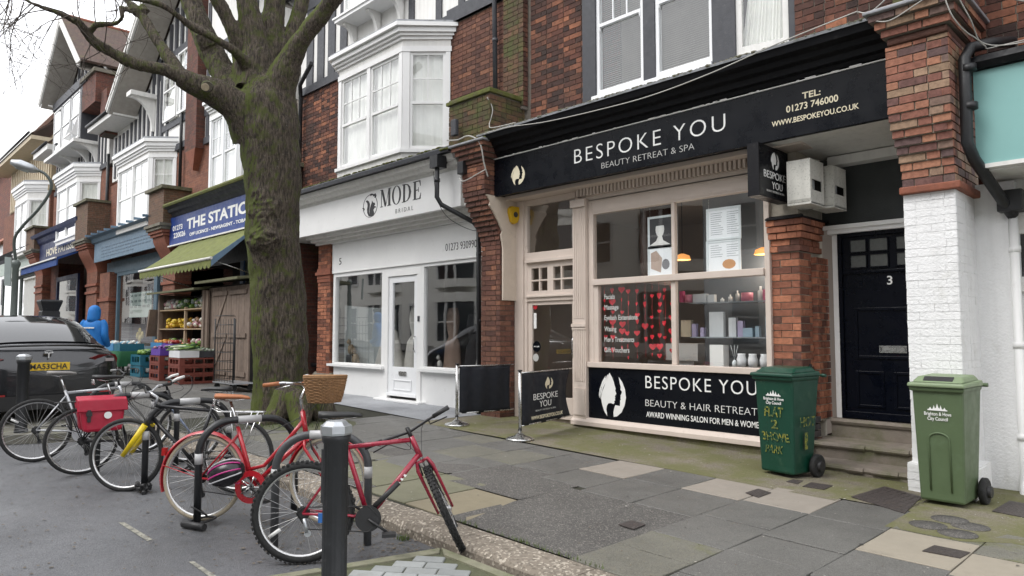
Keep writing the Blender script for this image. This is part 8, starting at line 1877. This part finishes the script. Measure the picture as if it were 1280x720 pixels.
# spoiler lip, tail lamps, plate, emblem, diffuser, reflectors
mb = MB(); P = [(-12.13,cy-.74,cz+1.115),(-12.06,cy-.5,cz+1.14),(-12.03,cy,cz+1.15),(-12.06,cy+.5,cz+1.14),(-12.13,cy+.74,cz+1.115)]; mb.tube(catm(P,5), .02, 8); mb.build('spoiler', M_CAR, car)
for s in (-1, 1):
    mb = MB(); y = lambda t: cy+s*t
    f_ = [(y(.52),.955),(y(.66),1.0),(y(.90),1.0),(y(.935),.93),(y(.92),.85),(y(.78),.86),(y(.60),.92)]
    pts = [(-11.985-.06*max(0,(abs(yy-cy)-.5)/.45)**1.4*2.0+.012, yy, cz+zz) for yy, zz in (f_ if s > 0 else f_[::-1])]
    mb.prism(pts, (-.10,0,0)); tl = mb.build('tail_lamp', M_LENS, car, bevel=.008)
    mb = MB(); mb.box(-11.99,-11.965-.03,y(.74),y(.86),cz+.90,cz+.945); mb.build('lamp_insert', mat('clear_lens',(.32,.27,.27),.15,.1), tl)
py0, py1, pz0 = cy-.26, cy+.26, cz+.79
M_PLATE = mat('yellow_plate', (.68,.44,.015), .35, .04, 5, 0)
pl_ = MB().box(-11.935,-11.915,py0,py1,pz0,pz0+.112).build('number_plate', M_PLATE, car, bevel=.003)
Mpl = Matrix.Translation(Vector((-11.912,0,0))-ORG[car.name]) @ Matrix.Rotation(pi/2,4,'Z')
text('MA53CHA', pl_, py0+.03, py1-.03, 0, pz0+.02, .078, M_TEXTK, M=Mpl, depth=.002, bold=.02)
flat(pl_, [], lambda x,y,d: Vector((0,0,0)), M_TEXTK, 'x') if False else None
fe = lambda x, y, d: Vector((-11.985-.012+d, cy-.055+x*.11, cz+.965+y*.11)) 
mb = MB(); 
for sh in ([(.44,.0),(.56,.0),(.60,.62),(.40,.62)], [(.0,.80),(.5,.70),(1,.80),(.97,.66),(.62,.60),(.38,.60),(.03,.66)], [(.08,.92),(.5,1.0),(.92,.92),(.97,.86),(.5,.93),(.03,.86)]):
    mb.prism([fe(x, y, 0)+Vector((.04,0,0)) for x, y in sh], (-.06,0,0))
mb.build('emblem', M_CHROME, car)
MB().quadbox([(-12.05,cy-.86,cz+.26),(-11.93,cy-.6,cz+.24),(-11.93,cy+.6,cz+.24),(-12.05,cy+.86,cz+.26),(-12.05,cy-.88,cz+.40),(-11.925,cy-.62,cz+.44),(-11.925,cy+.62,cz+.44),(-12.05,cy+.88,cz+.40)]).build('diffuser', M_BLKP, car)
for s in (-1, 1): MB().box(-11.97,-11.945,cy+s*.50,cy+s*.80,cz+.44,cz+.462).build('reflector', mat('red_lens',(.35,.01,.01),.3), car)
for x in (-12.95,-15.75):
    for s in (-1, 1):
        MB().lathe((x,cy+s*.76,cz+.28),(0,s,0),[(0,.30),(.02,.34),(.18,.34),(.2,.30)],32).build('tyre', M_TYRE, car); MB().lathe((x,cy+s*.95,cz+.28),(0,s,0),[(0,.24),(.02,.22)],20).build('wheel_rim', M_ALU, car)
MB().lathe((-11.95,cy+.15,cz+.73),(1,0,0),[(0,.012),(.004,.012)],10).build('camera_button', M_BLKP, car)
# ================================================================ PERSON in blue hooded jacket, back to us
px_, py_ = -17.4, 4.25; pg = gh(px_)
pe_ = thing('person', 'person in a bright blue hooded jacket seen from behind, hood up, walking away', 'person', (px_, py_, pg))
Mp_ = Matrix.Translation((px_, py_, pg)) @ Matrix.Rotation(radians(135),4,'Z')       # local +x is the way they walk
def loft(secs, n=20, M=None):
    mb = MB()
    for (cx, cy_, z, rx, ry) in secs:
        for k in range(n): a = 2*pi*k/n; mb.v.append((cx+rx*cos(a), cy_+ry*sin(a), z))
    for i in range(len(secs)-1):
        for k in range(n): l = (k+1)%n; mb.f.append((i*n+k,i*n+l,(i+1)*n+l,(i+1)*n+k)); mb.sm.append(True)
    mb.f.append(tuple(range(n-1,-1,-1))); mb.f.append(tuple((len(secs)-1)*n+k for k in range(n))); mb.sm += [True]*2
    return mb if M is None else addM(mb, M)
# body: one skinned figure
me = bpy.data.meshes.new('body'); V = [(0,0,.93),(0,0,1.12),(0,0,1.32),(0,0,1.45),(.02,0,1.56),(.03,0,1.66),(.0,.10,.90),(.10,.11,.50),(.04,.11,.09),(.17,.12,.04),(0,-.10,.90),(-.06,-.11,.50),(-.22,-.11,.12),(-.12,-.12,.05),(0,.19,1.42),(-.03,.24,1.14),(.12,.22,.98),(0,-.19,1.42),(-.02,-.24,1.14),(.14,-.21,.99)]
Ed = [(0,1),(1,2),(2,3),(3,4),(4,5),(0,6),(6,7),(7,8),(8,9),(0,10),(10,11),(11,12),(12,13),(3,14),(14,15),(15,16),(3,17),(17,18),(18,19)]
Rr_ = [.15,.14,.16,.12,.06,.095,.10,.065,.045,.04,.10,.065,.045,.04,.065,.05,.038,.065,.05,.038]
o_ = ORG[pe_.name]; me.from_pydata([tuple((Mp_ @ Vector(v))-o_) for v in V], Ed, []); me.materials.append(mat('dark_trousers',(.02,.022,.03),.8,.2,10,.2))
bo = bpy.data.objects.new('body', me); COL.objects.link(bo); bo.parent = pe_
sk = bo.modifiers.new('skin','SKIN'); 
for i, r_ in enumerate(Rr_): me.skin_vertices[0].data[i].radius = (r_, r_)
me.skin_vertices[0].data[0].use_root = True; ss = bo.modifiers.new('sub','SUBSURF'); ss.levels = 2; ss.render_levels = 2
M_JKT = mat('blue_jacket', (.01,.17,.52), .65, .12, 6, .6, 14)
jk = loft([(0,0,.80,.165,.235),(0,0,.86,.175,.245),(0,0,1.0,.165,.225),(0,0,1.2,.165,.235),(-.01,0,1.36,.155,.245),(0,0,1.45,.13,.215),(.01,0,1.51,.09,.12)], 28, Mp_).build('jacket', M_JKT, pe_)
for s in (-1, 1):
    P = [Mp_ @ Vector(p) for p in ((0,.17*s,1.44),(-.01,.23*s,1.36),(-.04,.275*s,1.14),(.10,.25*s,.97),(.16,.22*s,.95))]; MB().tube(catm(P,6), [.085-.00125*i for i in range(25)], 14).build('sleeve', M_JKT, pe_)
loft([(-.02,0,1.44,.12,.13),(-.02,0,1.52,.125,.125),(0,0,1.60,.135,.125),(.01,0,1.69,.135,.12),(.01,0,1.76,.11,.10),(.01,0,1.80,.06,.055),(.01,0,1.81,.02,.02)], 20, Mp_).build('hood', M_JKT, pe_)
Mbk = Mp_ @ Matrix.Translation((-.175,0,0)) @ Matrix.Rotation(-pi/2,4,'Z')
mb = MB(); 
for (a, w_) in ((-.11,.04),(-.06,.03),(-.02,.05),(.04,.035),(.08,.03)): mb.box(a,a+w_,-.006,.012,1.30,1.33)
addM(mb, Mbk).build('jacket_print', M_TEXTW, pe_)
# ================================================================ LAMP POST, litter bin, sign
M_LP = mat('grey_green_column', (.11,.13,.12), .5, .15, 6, .1)
lb = (-20.57, 3.30); lg = gh(lb[0]); lp = thing('street_lamp', 'tall grey-green street lamp with swan neck at the far left', 'street lamp', (*lb, lg)); c = Vector((*lb, 0)); dl = 17.05
MB().lathe((*lb,lg),(0,0,1),[(0,.10),(1.2,.10),(1.25,.075),(2.7,.07),(2.78,.10),(2.84,.10),(2.9,.05)],16).build('column', M_LP, lp)
MB().tube(catm([Vector((*lb,lg+2.85)), T(18,300,dl-.1), T(28,283,dl-.2), T(46,264,dl-.3), T(61,243,dl-.35), T(64,229,dl-.4), T(57,218,dl-.45), T(48,213,dl-.5)],6), .035, 8).build('arm', M_LP, lp)
a = T(49,214,dl-.5); b = T(13,202,dl-.8); d = (b-a); n_ = Vector((0,0,1)); 
MB().tube([a, a+d*.25, a+d*.7, b], [.04,.10,.12,.05], 10).build('lantern', M_ALU, lp)
MB().tube([a+d*.35-n_*.06, a+d*.8-n_*.06], [.07,.06], 8).build('lens', mat('lamp_lens',(.45,.5,.5),.2), lp)
MB().prism([T(6,357,16.6),T(14,358,16.6),T(15,322,16.6),T(7,321,16.6)], (.02,-.02,0)).build('sign_plate', mat('pale_sign_back',(.33,.38,.37),.5,.1), lp)
lx_, ly_ = -19.0, 4.0; 
c0 = T(62,383,15.5); lbn = thing('litter_bin', 'black litter bin with a flared top seen behind the dark car', 'bin', (c0.x,c0.y,gh(c0.x)))
MB().lathe((c0.x,c0.y,gh(c0.x)),(0,0,1),[(0,.24),(c0.z-gh(c0.x)-.12,.24),(c0.z-gh(c0.x)-.10,.21),(c0.z-gh(c0.x)+.09,.29),(c0.z-gh(c0.x)+.11,.29)],4,smooth=False).build('body', M_BLACKIRON, lbn); MB().lathe((c0.x,c0.y,c0.z+.11),(0,0,1),[(0,.30),(.03,.28)],4,smooth=False).build('lid', M_BLACKIRON, lbn)
# ================================================================ GREENGROCER'S DISPLAY
M_CRB = mat('brown_crate_plastic', (.19,.045,.03), .55, .15, 6, .1, dirt=((.25,.12,.09), .15, 9)); M_CRT = mat('teal_crate_plastic', (.015,.13,.19), .5, .15, 6, .1); M_CRP = mat('purple_crate_plastic', (.12,.05,.34), .5, .15, 6, .1); M_CRW = mat('white_crate', (.72,.73,.74), .5, .05, 6, .05); M_CRBL = mat('blue_crate_plastic', (.05,.22,.45), .5, .1)
def crate(x0, x1, y0, y1, z0, h, m, label, group='produce crates', slots=True):
    t = thing('crate', label, 'crate', ((x0+x1)/2,(y0+y1)/2,z0), group); w_ = .018; mb = MB(); zt_ = z0+h-.006
    MB().box(x0+w_,x1-w_,y0+w_,y1-w_,z0,z0+.015).build('base', m, t)
    for (a,b,c,d,ax) in ((x0,x1,y0,y0+w_,0),(x0,x1,y1-w_,y1,0),(x0,x0+w_,y0+w_,y1-w_,1),(x1-w_,x1,y0+w_,y1-w_,1)):
        mb = MB()
        if slots:
            L = (b-a) if ax == 0 else (d-c); mb.box(a,b,c,d,z0,z0+h*.30)
            if ax == 0:
                mb.box(a,a+.10,c,d,z0+h*.30,zt_); mb.box(b-.10,b,c,d,z0+h*.30,zt_); mb.box(a+.10,b-.10,c,d,z0+h*.80,zt_)
                for q in (1,2): xx = a+.1+(L-.2)*q/3; mb.box(xx-.015,xx+.015,c,d,z0+h*.30,z0+h*.80)
            else:
                mb.box(a,b,c,c+.10,z0+h*.30,zt_); mb.box(a,b,d-.10,d,z0+h*.30,zt_); mb.box(a,b,c+.10,d-.10,z0+h*.80,zt_)
                for q in (1,2): yy = c+.1+(L-.2)*q/3; mb.box(a,b,yy-.015,yy+.015,z0+h*.30,z0+h*.80)
        else: mb.box(a,b,c,d,z0,zt_)
        mb.build('side', m, t)
    return t
def produce(x0, x1, y0, y1, z, r, cols, n, label, cat_, heap=.06, long=False, group='loose produce'):
    mbs = {c: MB() for c in cols}
    for i in range(n):
        x, y = random.uniform(x0+r,x1-r), random.uniform(y0+r,y1-r); k = cols[i % len(cols)]; s = r*random.uniform(.75,1.2); zz = z+random.uniform(0,heap)
        if long: a = random.uniform(-.3,.3); mbs[k].tube([(x-.16*cos(a),y-.12,zz),(x+.16*cos(a),y+.12,zz+random.uniform(0,.06))],[r*.5,r*.9],5)
        else: mbs[k].ball((x,y,zz),s,s,s*.85,7,5,.06)
    t = thing('produce_heap', label, cat_, ((x0+x1)/2,(y0+y1)/2,z), group)
    for c_, m in mbs.items(): o = m.build('produce', mat('produce_%d' % (hash(c_) % 99991), c_, .5, .2, 20, 0), t, kind='stuff')
    return t
OR_, RD_, GN_, YL_, WH_, PK_, DG_, BR_ = (.55,.19,.02), (.33,.03,.02), (.14,.25,.04), (.60,.42,.03), (.62,.60,.52), (.45,.22,.25), (.03,.09,.02), (.22,.12,.06)
gB, gA = gh(-17.5), gh(-18.8)
hC = .205
for k, nm in enumerate(('bottom','middle','top')):
    crate(-17.95,-17.2,6.0,6.9,gB+hC*k,hC,M_CRB,'brown plastic crate, %s of the right-hand stack under the white box of leeks' % nm)
    crate(-19.15,-18.42,5.95,6.75,gA+hC*k,hC,M_CRB,'brown plastic crate, %s of the stack under the purple crate' % nm)
crate(-17.92,-17.22,6.0,6.45,gB+hC*3+.003,.17,M_CRW,'white box of leeks on top of the right-hand brown crates',slots=False)
produce(-17.9,-17.25,6.02,6.4,gB+hC*3+.17,.03,[GN_,(.55,.60,.42),DG_],60,'leeks laid in the white box','leeks',.10,long=True)
crate(-17.9,-17.22,6.47,6.9,gB+hC*3+.003,.15,M_GREYTRIM,'grey tray behind the white box of leeks',slots=False); produce(-17.85,-17.25,6.5,6.88,gB+hC*3+.14,.045,[DG_,(.2,.22,.18)],40,'dark greens in the grey tray beside the leeks','vegetables')
crate(-19.12,-18.45,5.97,6.72,gA+hC*3+.003,.17,M_CRP,'purple crate of pink produce on top of the middle brown stack',slots=False); produce(-19.1,-18.47,6.0,6.7,gA+hC*3+.16,.04,[PK_,(.5,.35,.4),(.2,.08,.3)],80,'pink and purple produce in the purple crate','vegetables')
gT = gh(-20.3)
for k, nm in enumerate(('lower','upper')): crate(-20.5,-19.7,5.9,6.5,gT+.29*k,.285,M_CRT,'teal crate, %s of the two left of the brown stacks' % nm)
produce(-20.5,-19.7,5.95,6.5,gT+.60,.06,[GN_,DG_,(.2,.32,.06)],60,'green vegetables on the teal crates','vegetables')
# display table with green cloth, blue crates and fruit
tbx0, tbx1 = -22.6, -20.7; gt = gh(-21.6)
tt = thing('display_table', 'low table under a dark green cloth at the left of the greengrocery', 'table', (-21.6,6.0,gt)); 
mb = MB(); nn = 30
for (z_, o_2) in ((gt+.62,0),(gt+.60,.02),(gt+.35,.06),(gt+.22,.07)):
    for i in range(nn): a = 2*pi*i/nn; cs, sn = cos(a), sin(a); mb.v.append((-21.65+(.95+o_2*(1+.5*sin(i*2.3)))*(abs(cs)**.35)*(1 if cs > 0 else -1), 6.0+(.42+o_2*(1+.5*sin(i*2.9)))*(abs(sn)**.35)*(1 if sn > 0 else -1), z_))
for j in range(3):
    for i in range(nn): l = (i+1)%nn; mb.f.append((j*nn+l,j*nn+i,(j+1)*nn+i,(j+1)*nn+l)); mb.sm.append(True)
mb.f.append(tuple(range(nn))); mb.sm.append(False); mb.build('cloth', mat('green_cloth',(.012,.09,.035),.85,.2,8,.4,30), tt)
for x in (-22.4,-20.9):
    for y in (5.75,6.25): MB().box(x-.03,x+.03,y-.03,y+.03,gt-.02,gt+.6).build('leg', M_STONE, tt)
for i,(x0,x1,nm) in enumerate(((-22.5,-21.95,'leftmost'),(-21.9,-21.35,'middle'),(-21.3,-20.75,'rightmost'))): crate(x0,x1,5.7,6.3,gt+.625,.2,(M_CRBL,M_CRBL,M_CRT)[i],'blue crate on the green cloth, %s of the three' % nm, slots=False)
produce(-22.5,-20.75,5.75,6.28,gt+.80,.05,[(.6,.62,.6),(.2,.4,.5),(.5,.5,.45)],60,'pale goods in the blue crates on the green cloth','produce')
# sloping trays further right behind the crates
for i,(x0,x1,y0,z0,cols,lab,m) in enumerate(((-21.2,-20.3,6.6,.72,[OR_,(.6,.3,.06)],'tray of oranges',M_CRBL),(-20.25,-19.5,6.6,.72,[RD_,(.5,.35,.3)],'tray of red and white fruit',M_CRP),(-19.45,-18.7,6.9,.78,[PK_,RD_,WH_],'tray of pink and white vegetables',M_CRB),(-18.65,-18.0,7.0,.80,[WH_,GN_,PK_],'tray of turnips under the lowest shelf',M_CRB))):
    crate(x0,x1,y0,y0+.5,gh(x0)+z0,.14,m,lab+' behind the stacked crates',slots=False); produce(x0+.03,x1-.03,y0+.03,y0+.47,gh(x0)+z0+.13,.05,cols,70,'fruit heaped in the '+lab,'produce')
    MB().box(x0+.05,x1-.05,y0+.05,y0+.45,gh(x0),gh(x0)+z0-.002).build('tray_support', M_STONE, None)
for o in [o for o in bpy.data.objects if o.name.startswith('tray_support')]: ORG[o.name] = Vector(); tag(o, 'plain plinth under the %s produce tray behind the crates' % {'':'leftmost','.001':'second from left','.002':'second from right','.003':'rightmost'}[o.name[12:]], 'plinth', 'plinths under the produce trays')
# wooden shelving
M_WOOD = mat('weathered_boards', (.22,.165,.13), .8, .3, 5, .5, 40, streak=.4, dirt=((.10,.09,.06), .25, 5)); M_WOODL = mat('raw_pine', (.40,.30,.19), .7, .2, 6, .2)
sv = thing('wooden_stall', 'weathered wooden shelving stall of fruit and vegetables outside the newsagent', 'stall', (-19.4,7.1,gh(-19.4))); g0 = gh(-19.4)
for (x,y) in ((-20.95,6.75),(-17.75,6.75),(-20.95,7.7),(-17.75,7.7)): MB().box(x-.06,x+.06,y-.05,y+.05,g0-.05,2.36).build('post', M_WOOD, sv)
MB().box(-19.1,-19.03,6.74,6.8,.95,1.98).build('post', M_WOODL, sv)
MB().prism([(-21.2,6.45,2.36),(-17.7,6.45,2.36),(-17.7,7.8,2.52),(-21.2,7.8,2.52)],(0,0,.05)).build('roof_board', mat('mossy_boards',(.13,.13,.07),.9,.3,6,.5,40), sv)
for z in (1.42,1.93): MB().box(-20.9,-17.81,6.72,7.6,z-.03,z).build('shelf', M_WOODL, sv)
MB().box(-20.89,-17.81,7.62,7.66,g0,2.36).build('back_panel', M_DARK, sv); MB().box(-21.01,-20.96,6.8,7.65,g0,2.36).build('side_panel', M_WOOD, sv)
for (x0,x1,z,cols,lab) in ((-20.8,-19.9,1.94,[WH_,PK_,(.5,.5,.5)],'pale turnips at the left of the top shelf'),(-19.9,-19.1,1.94,[DG_,GN_,(.4,.45,.4)],'leafy greens at the right of the top shelf'),(-19.0,-17.95,1.94,[WH_,(.35,.42,.42),GN_],'white and green packs at the right end of the top shelf'),(-20.8,-19.2,1.43,[YL_,(.62,.36,.03)],'heap of lemons and yellow fruit on the middle shelf'),(-19.0,-17.95,1.43,[PK_,WH_,BR_],'pink and brown roots on the middle shelf')):
    produce(x0,x1,6.76,7.4,z+.04,.06,cols,150,lab,'produce',.2)
for (x0,x1,cols,lab) in ((-20.8,-19.2,[OR_,GN_,RD_,WH_],'mixed fruit on the low shelf of the wooden stall, left half'),(-19.0,-17.95,[GN_,WH_,PK_],'greens and roots on the low shelf of the wooden stall, right half')):
    produce(x0,x1,6.8,7.4,1.0,.06,cols,110,lab,'produce',.12)
MB().box(-20.9,-17.81,6.72,7.6,.93,.96).build('shelf', M_WOODL, sv)
# leaning side hatch and shutters
MB().prism([(-21.35,6.5,1.2),(-21.25,6.5,1.2),(-21.0,6.5,1.95),(-21.1,6.5,1.95)],(0,1.0,0)).build('side_flap', M_WOOD, sv)
# boarded cabinet: closed doors made of vertical planks
cb = thing('wooden_cabinet', 'weathered boarded cabinet with braced doors beside the tree', 'cabinet', (-16.6,7.1,gh(-16.6))); g1 = gh(-16.6)
MB().box(-17.66,-15.35,6.86,7.85,g1+.08,2.44).build('carcass', M_DARK, cb)
x = -17.66; 
while x < -15.4: w_ = random.uniform(.13,.17); MB().box(x,min(x+w_-.008,-15.36),6.82+random.uniform(0,.006),6.86,g1+.05,2.40).build('plank', M_WOOD, cb); x += w_
for z in (.32,1.2,2.2): MB().box(-17.4,-16.55,6.79,6.818,z,z+.10).build('ledge', M_WOOD, cb); MB().box(-16.45,-15.5,6.79,6.818,z,z+.10).build('ledge', M_WOOD, cb)
MB().prism([(-17.35,6.80,1.32),(-17.25,6.80,1.30),(-16.6,6.80,2.16),(-16.7,6.80,2.19)],(0,.015,0)).build('brace', M_WOOD, cb); MB().prism([(-17.35,6.80,.44),(-17.25,6.80,.42),(-16.6,6.80,1.16),(-16.7,6.80,1.19)],(0,.015,0)).build('brace', M_WOOD, cb)
MB().prism([(-17.8,6.5,2.50),(-15.3,6.5,2.50),(-15.3,7.9,2.66),(-17.8,7.9,2.66)],(0,0,.06)).build('roof_board', MATS['mossy_boards'], cb)
MB().box(-17.72,-17.55,6.74,6.79,g1+.1,2.35).build('open_leaf', M_WOOD, cb)
# wire roll cage before it
rc = thing('roll_cage', 'grey wire roll cage on castors standing before the boarded cabinet', 'trolley', (-15.25,6.5,g1)); mb = MB()
for x in (-15.80,-14.80):
    for y in (6.25,6.7): mb.tube([(x,y,g1+.16),(x,y,1.62)],.016,6)
rcf = mb.build('frame', M_ALU if False else M_BLACKIRON, rc); mb = MB()
for z in [g1+.2+.2*i for i in range(8)]:
    mb.tube([(-15.80,6.25,z),(-14.80,6.25,z)],.006,4); mb.tube([(-15.80,6.7,z),(-15.80,6.25,z)],.006,4)
for x in [-15.65+.14*i for i in range(7)]: mb.tube([(x,6.25,g1+.16),(x,6.25,1.6)],.005,4)
mb.build('wire', M_BLACKIRON, rcf); MB().box(-15.83,-14.77,6.23,6.72,g1+.13,g1+.16).build('deck', M_ALU, rc)
for (x,y) in ((-15.75,6.3),(-14.85,6.3),(-15.75,6.65),(-14.85,6.65)): MB().lathe((x-.02,y,g1+.06),(1,0,0),[(0,.06),(.04,.06)],14).build('castor', M_TYRE, rc)
# salon pendant lamp, lit
lam = thing('pendant_lamp', 'orange lit pendant lamp inside the upper right of the salon window', 'lamp', (-4.45, 10.2, 2.55))
ml = bpy.data.materials.new('lit_shade'); ml.use_nodes = True; q_ = ml.node_tree.nodes['Principled BSDF']; q_.inputs['Base Color'].default_value = (.8,.35,.08,1); q_.inputs['Emission Color'].default_value = (1,.42,.12,1); q_.inputs['Emission Strength'].default_value = .55
ORG[lam.name] = Vector(lam.location)
def pendant(u, v, Y, e_, lam, r=.12):
    x, z = W(u, v, Y); MB().lathe((x,Y,z),(0,0,1),[(0,r),(.06,r*.85),(.09,.03)],24).build('shade', ml, lam); MB().tube([(x,Y,z+.09),(x,Y,3.3)],.005,5).build('flex', M_BLKP, lam)
    l_ = bpy.data.lights.new('salon_light','POINT'); l_.energy = e_; l_.shadow_soft_size = .12; l_.color = (1,.88,.74); po = bpy.data.objects.new('salon_light', l_); COL.objects.link(po); po.location = (x,Y,z-.15)
pendant(955, 318, 8.38, 7, lam)
l2 = thing('pendant_lamp', 'small orange lit pendant lamp in the middle of the salon window', 'lamp', (-5.6,9.0,2.5)); pendant(853, 325, 8.9, 7, l2)
l3 = thing('pendant_lamp', 'added orange pendant lamp brightening the salon deep behind the door', 'lamp', (-6.9,9.6,2.6)); pendant(733, 330, 9.8, 30, l3)  # added lamp, brightens the room behind the door glass
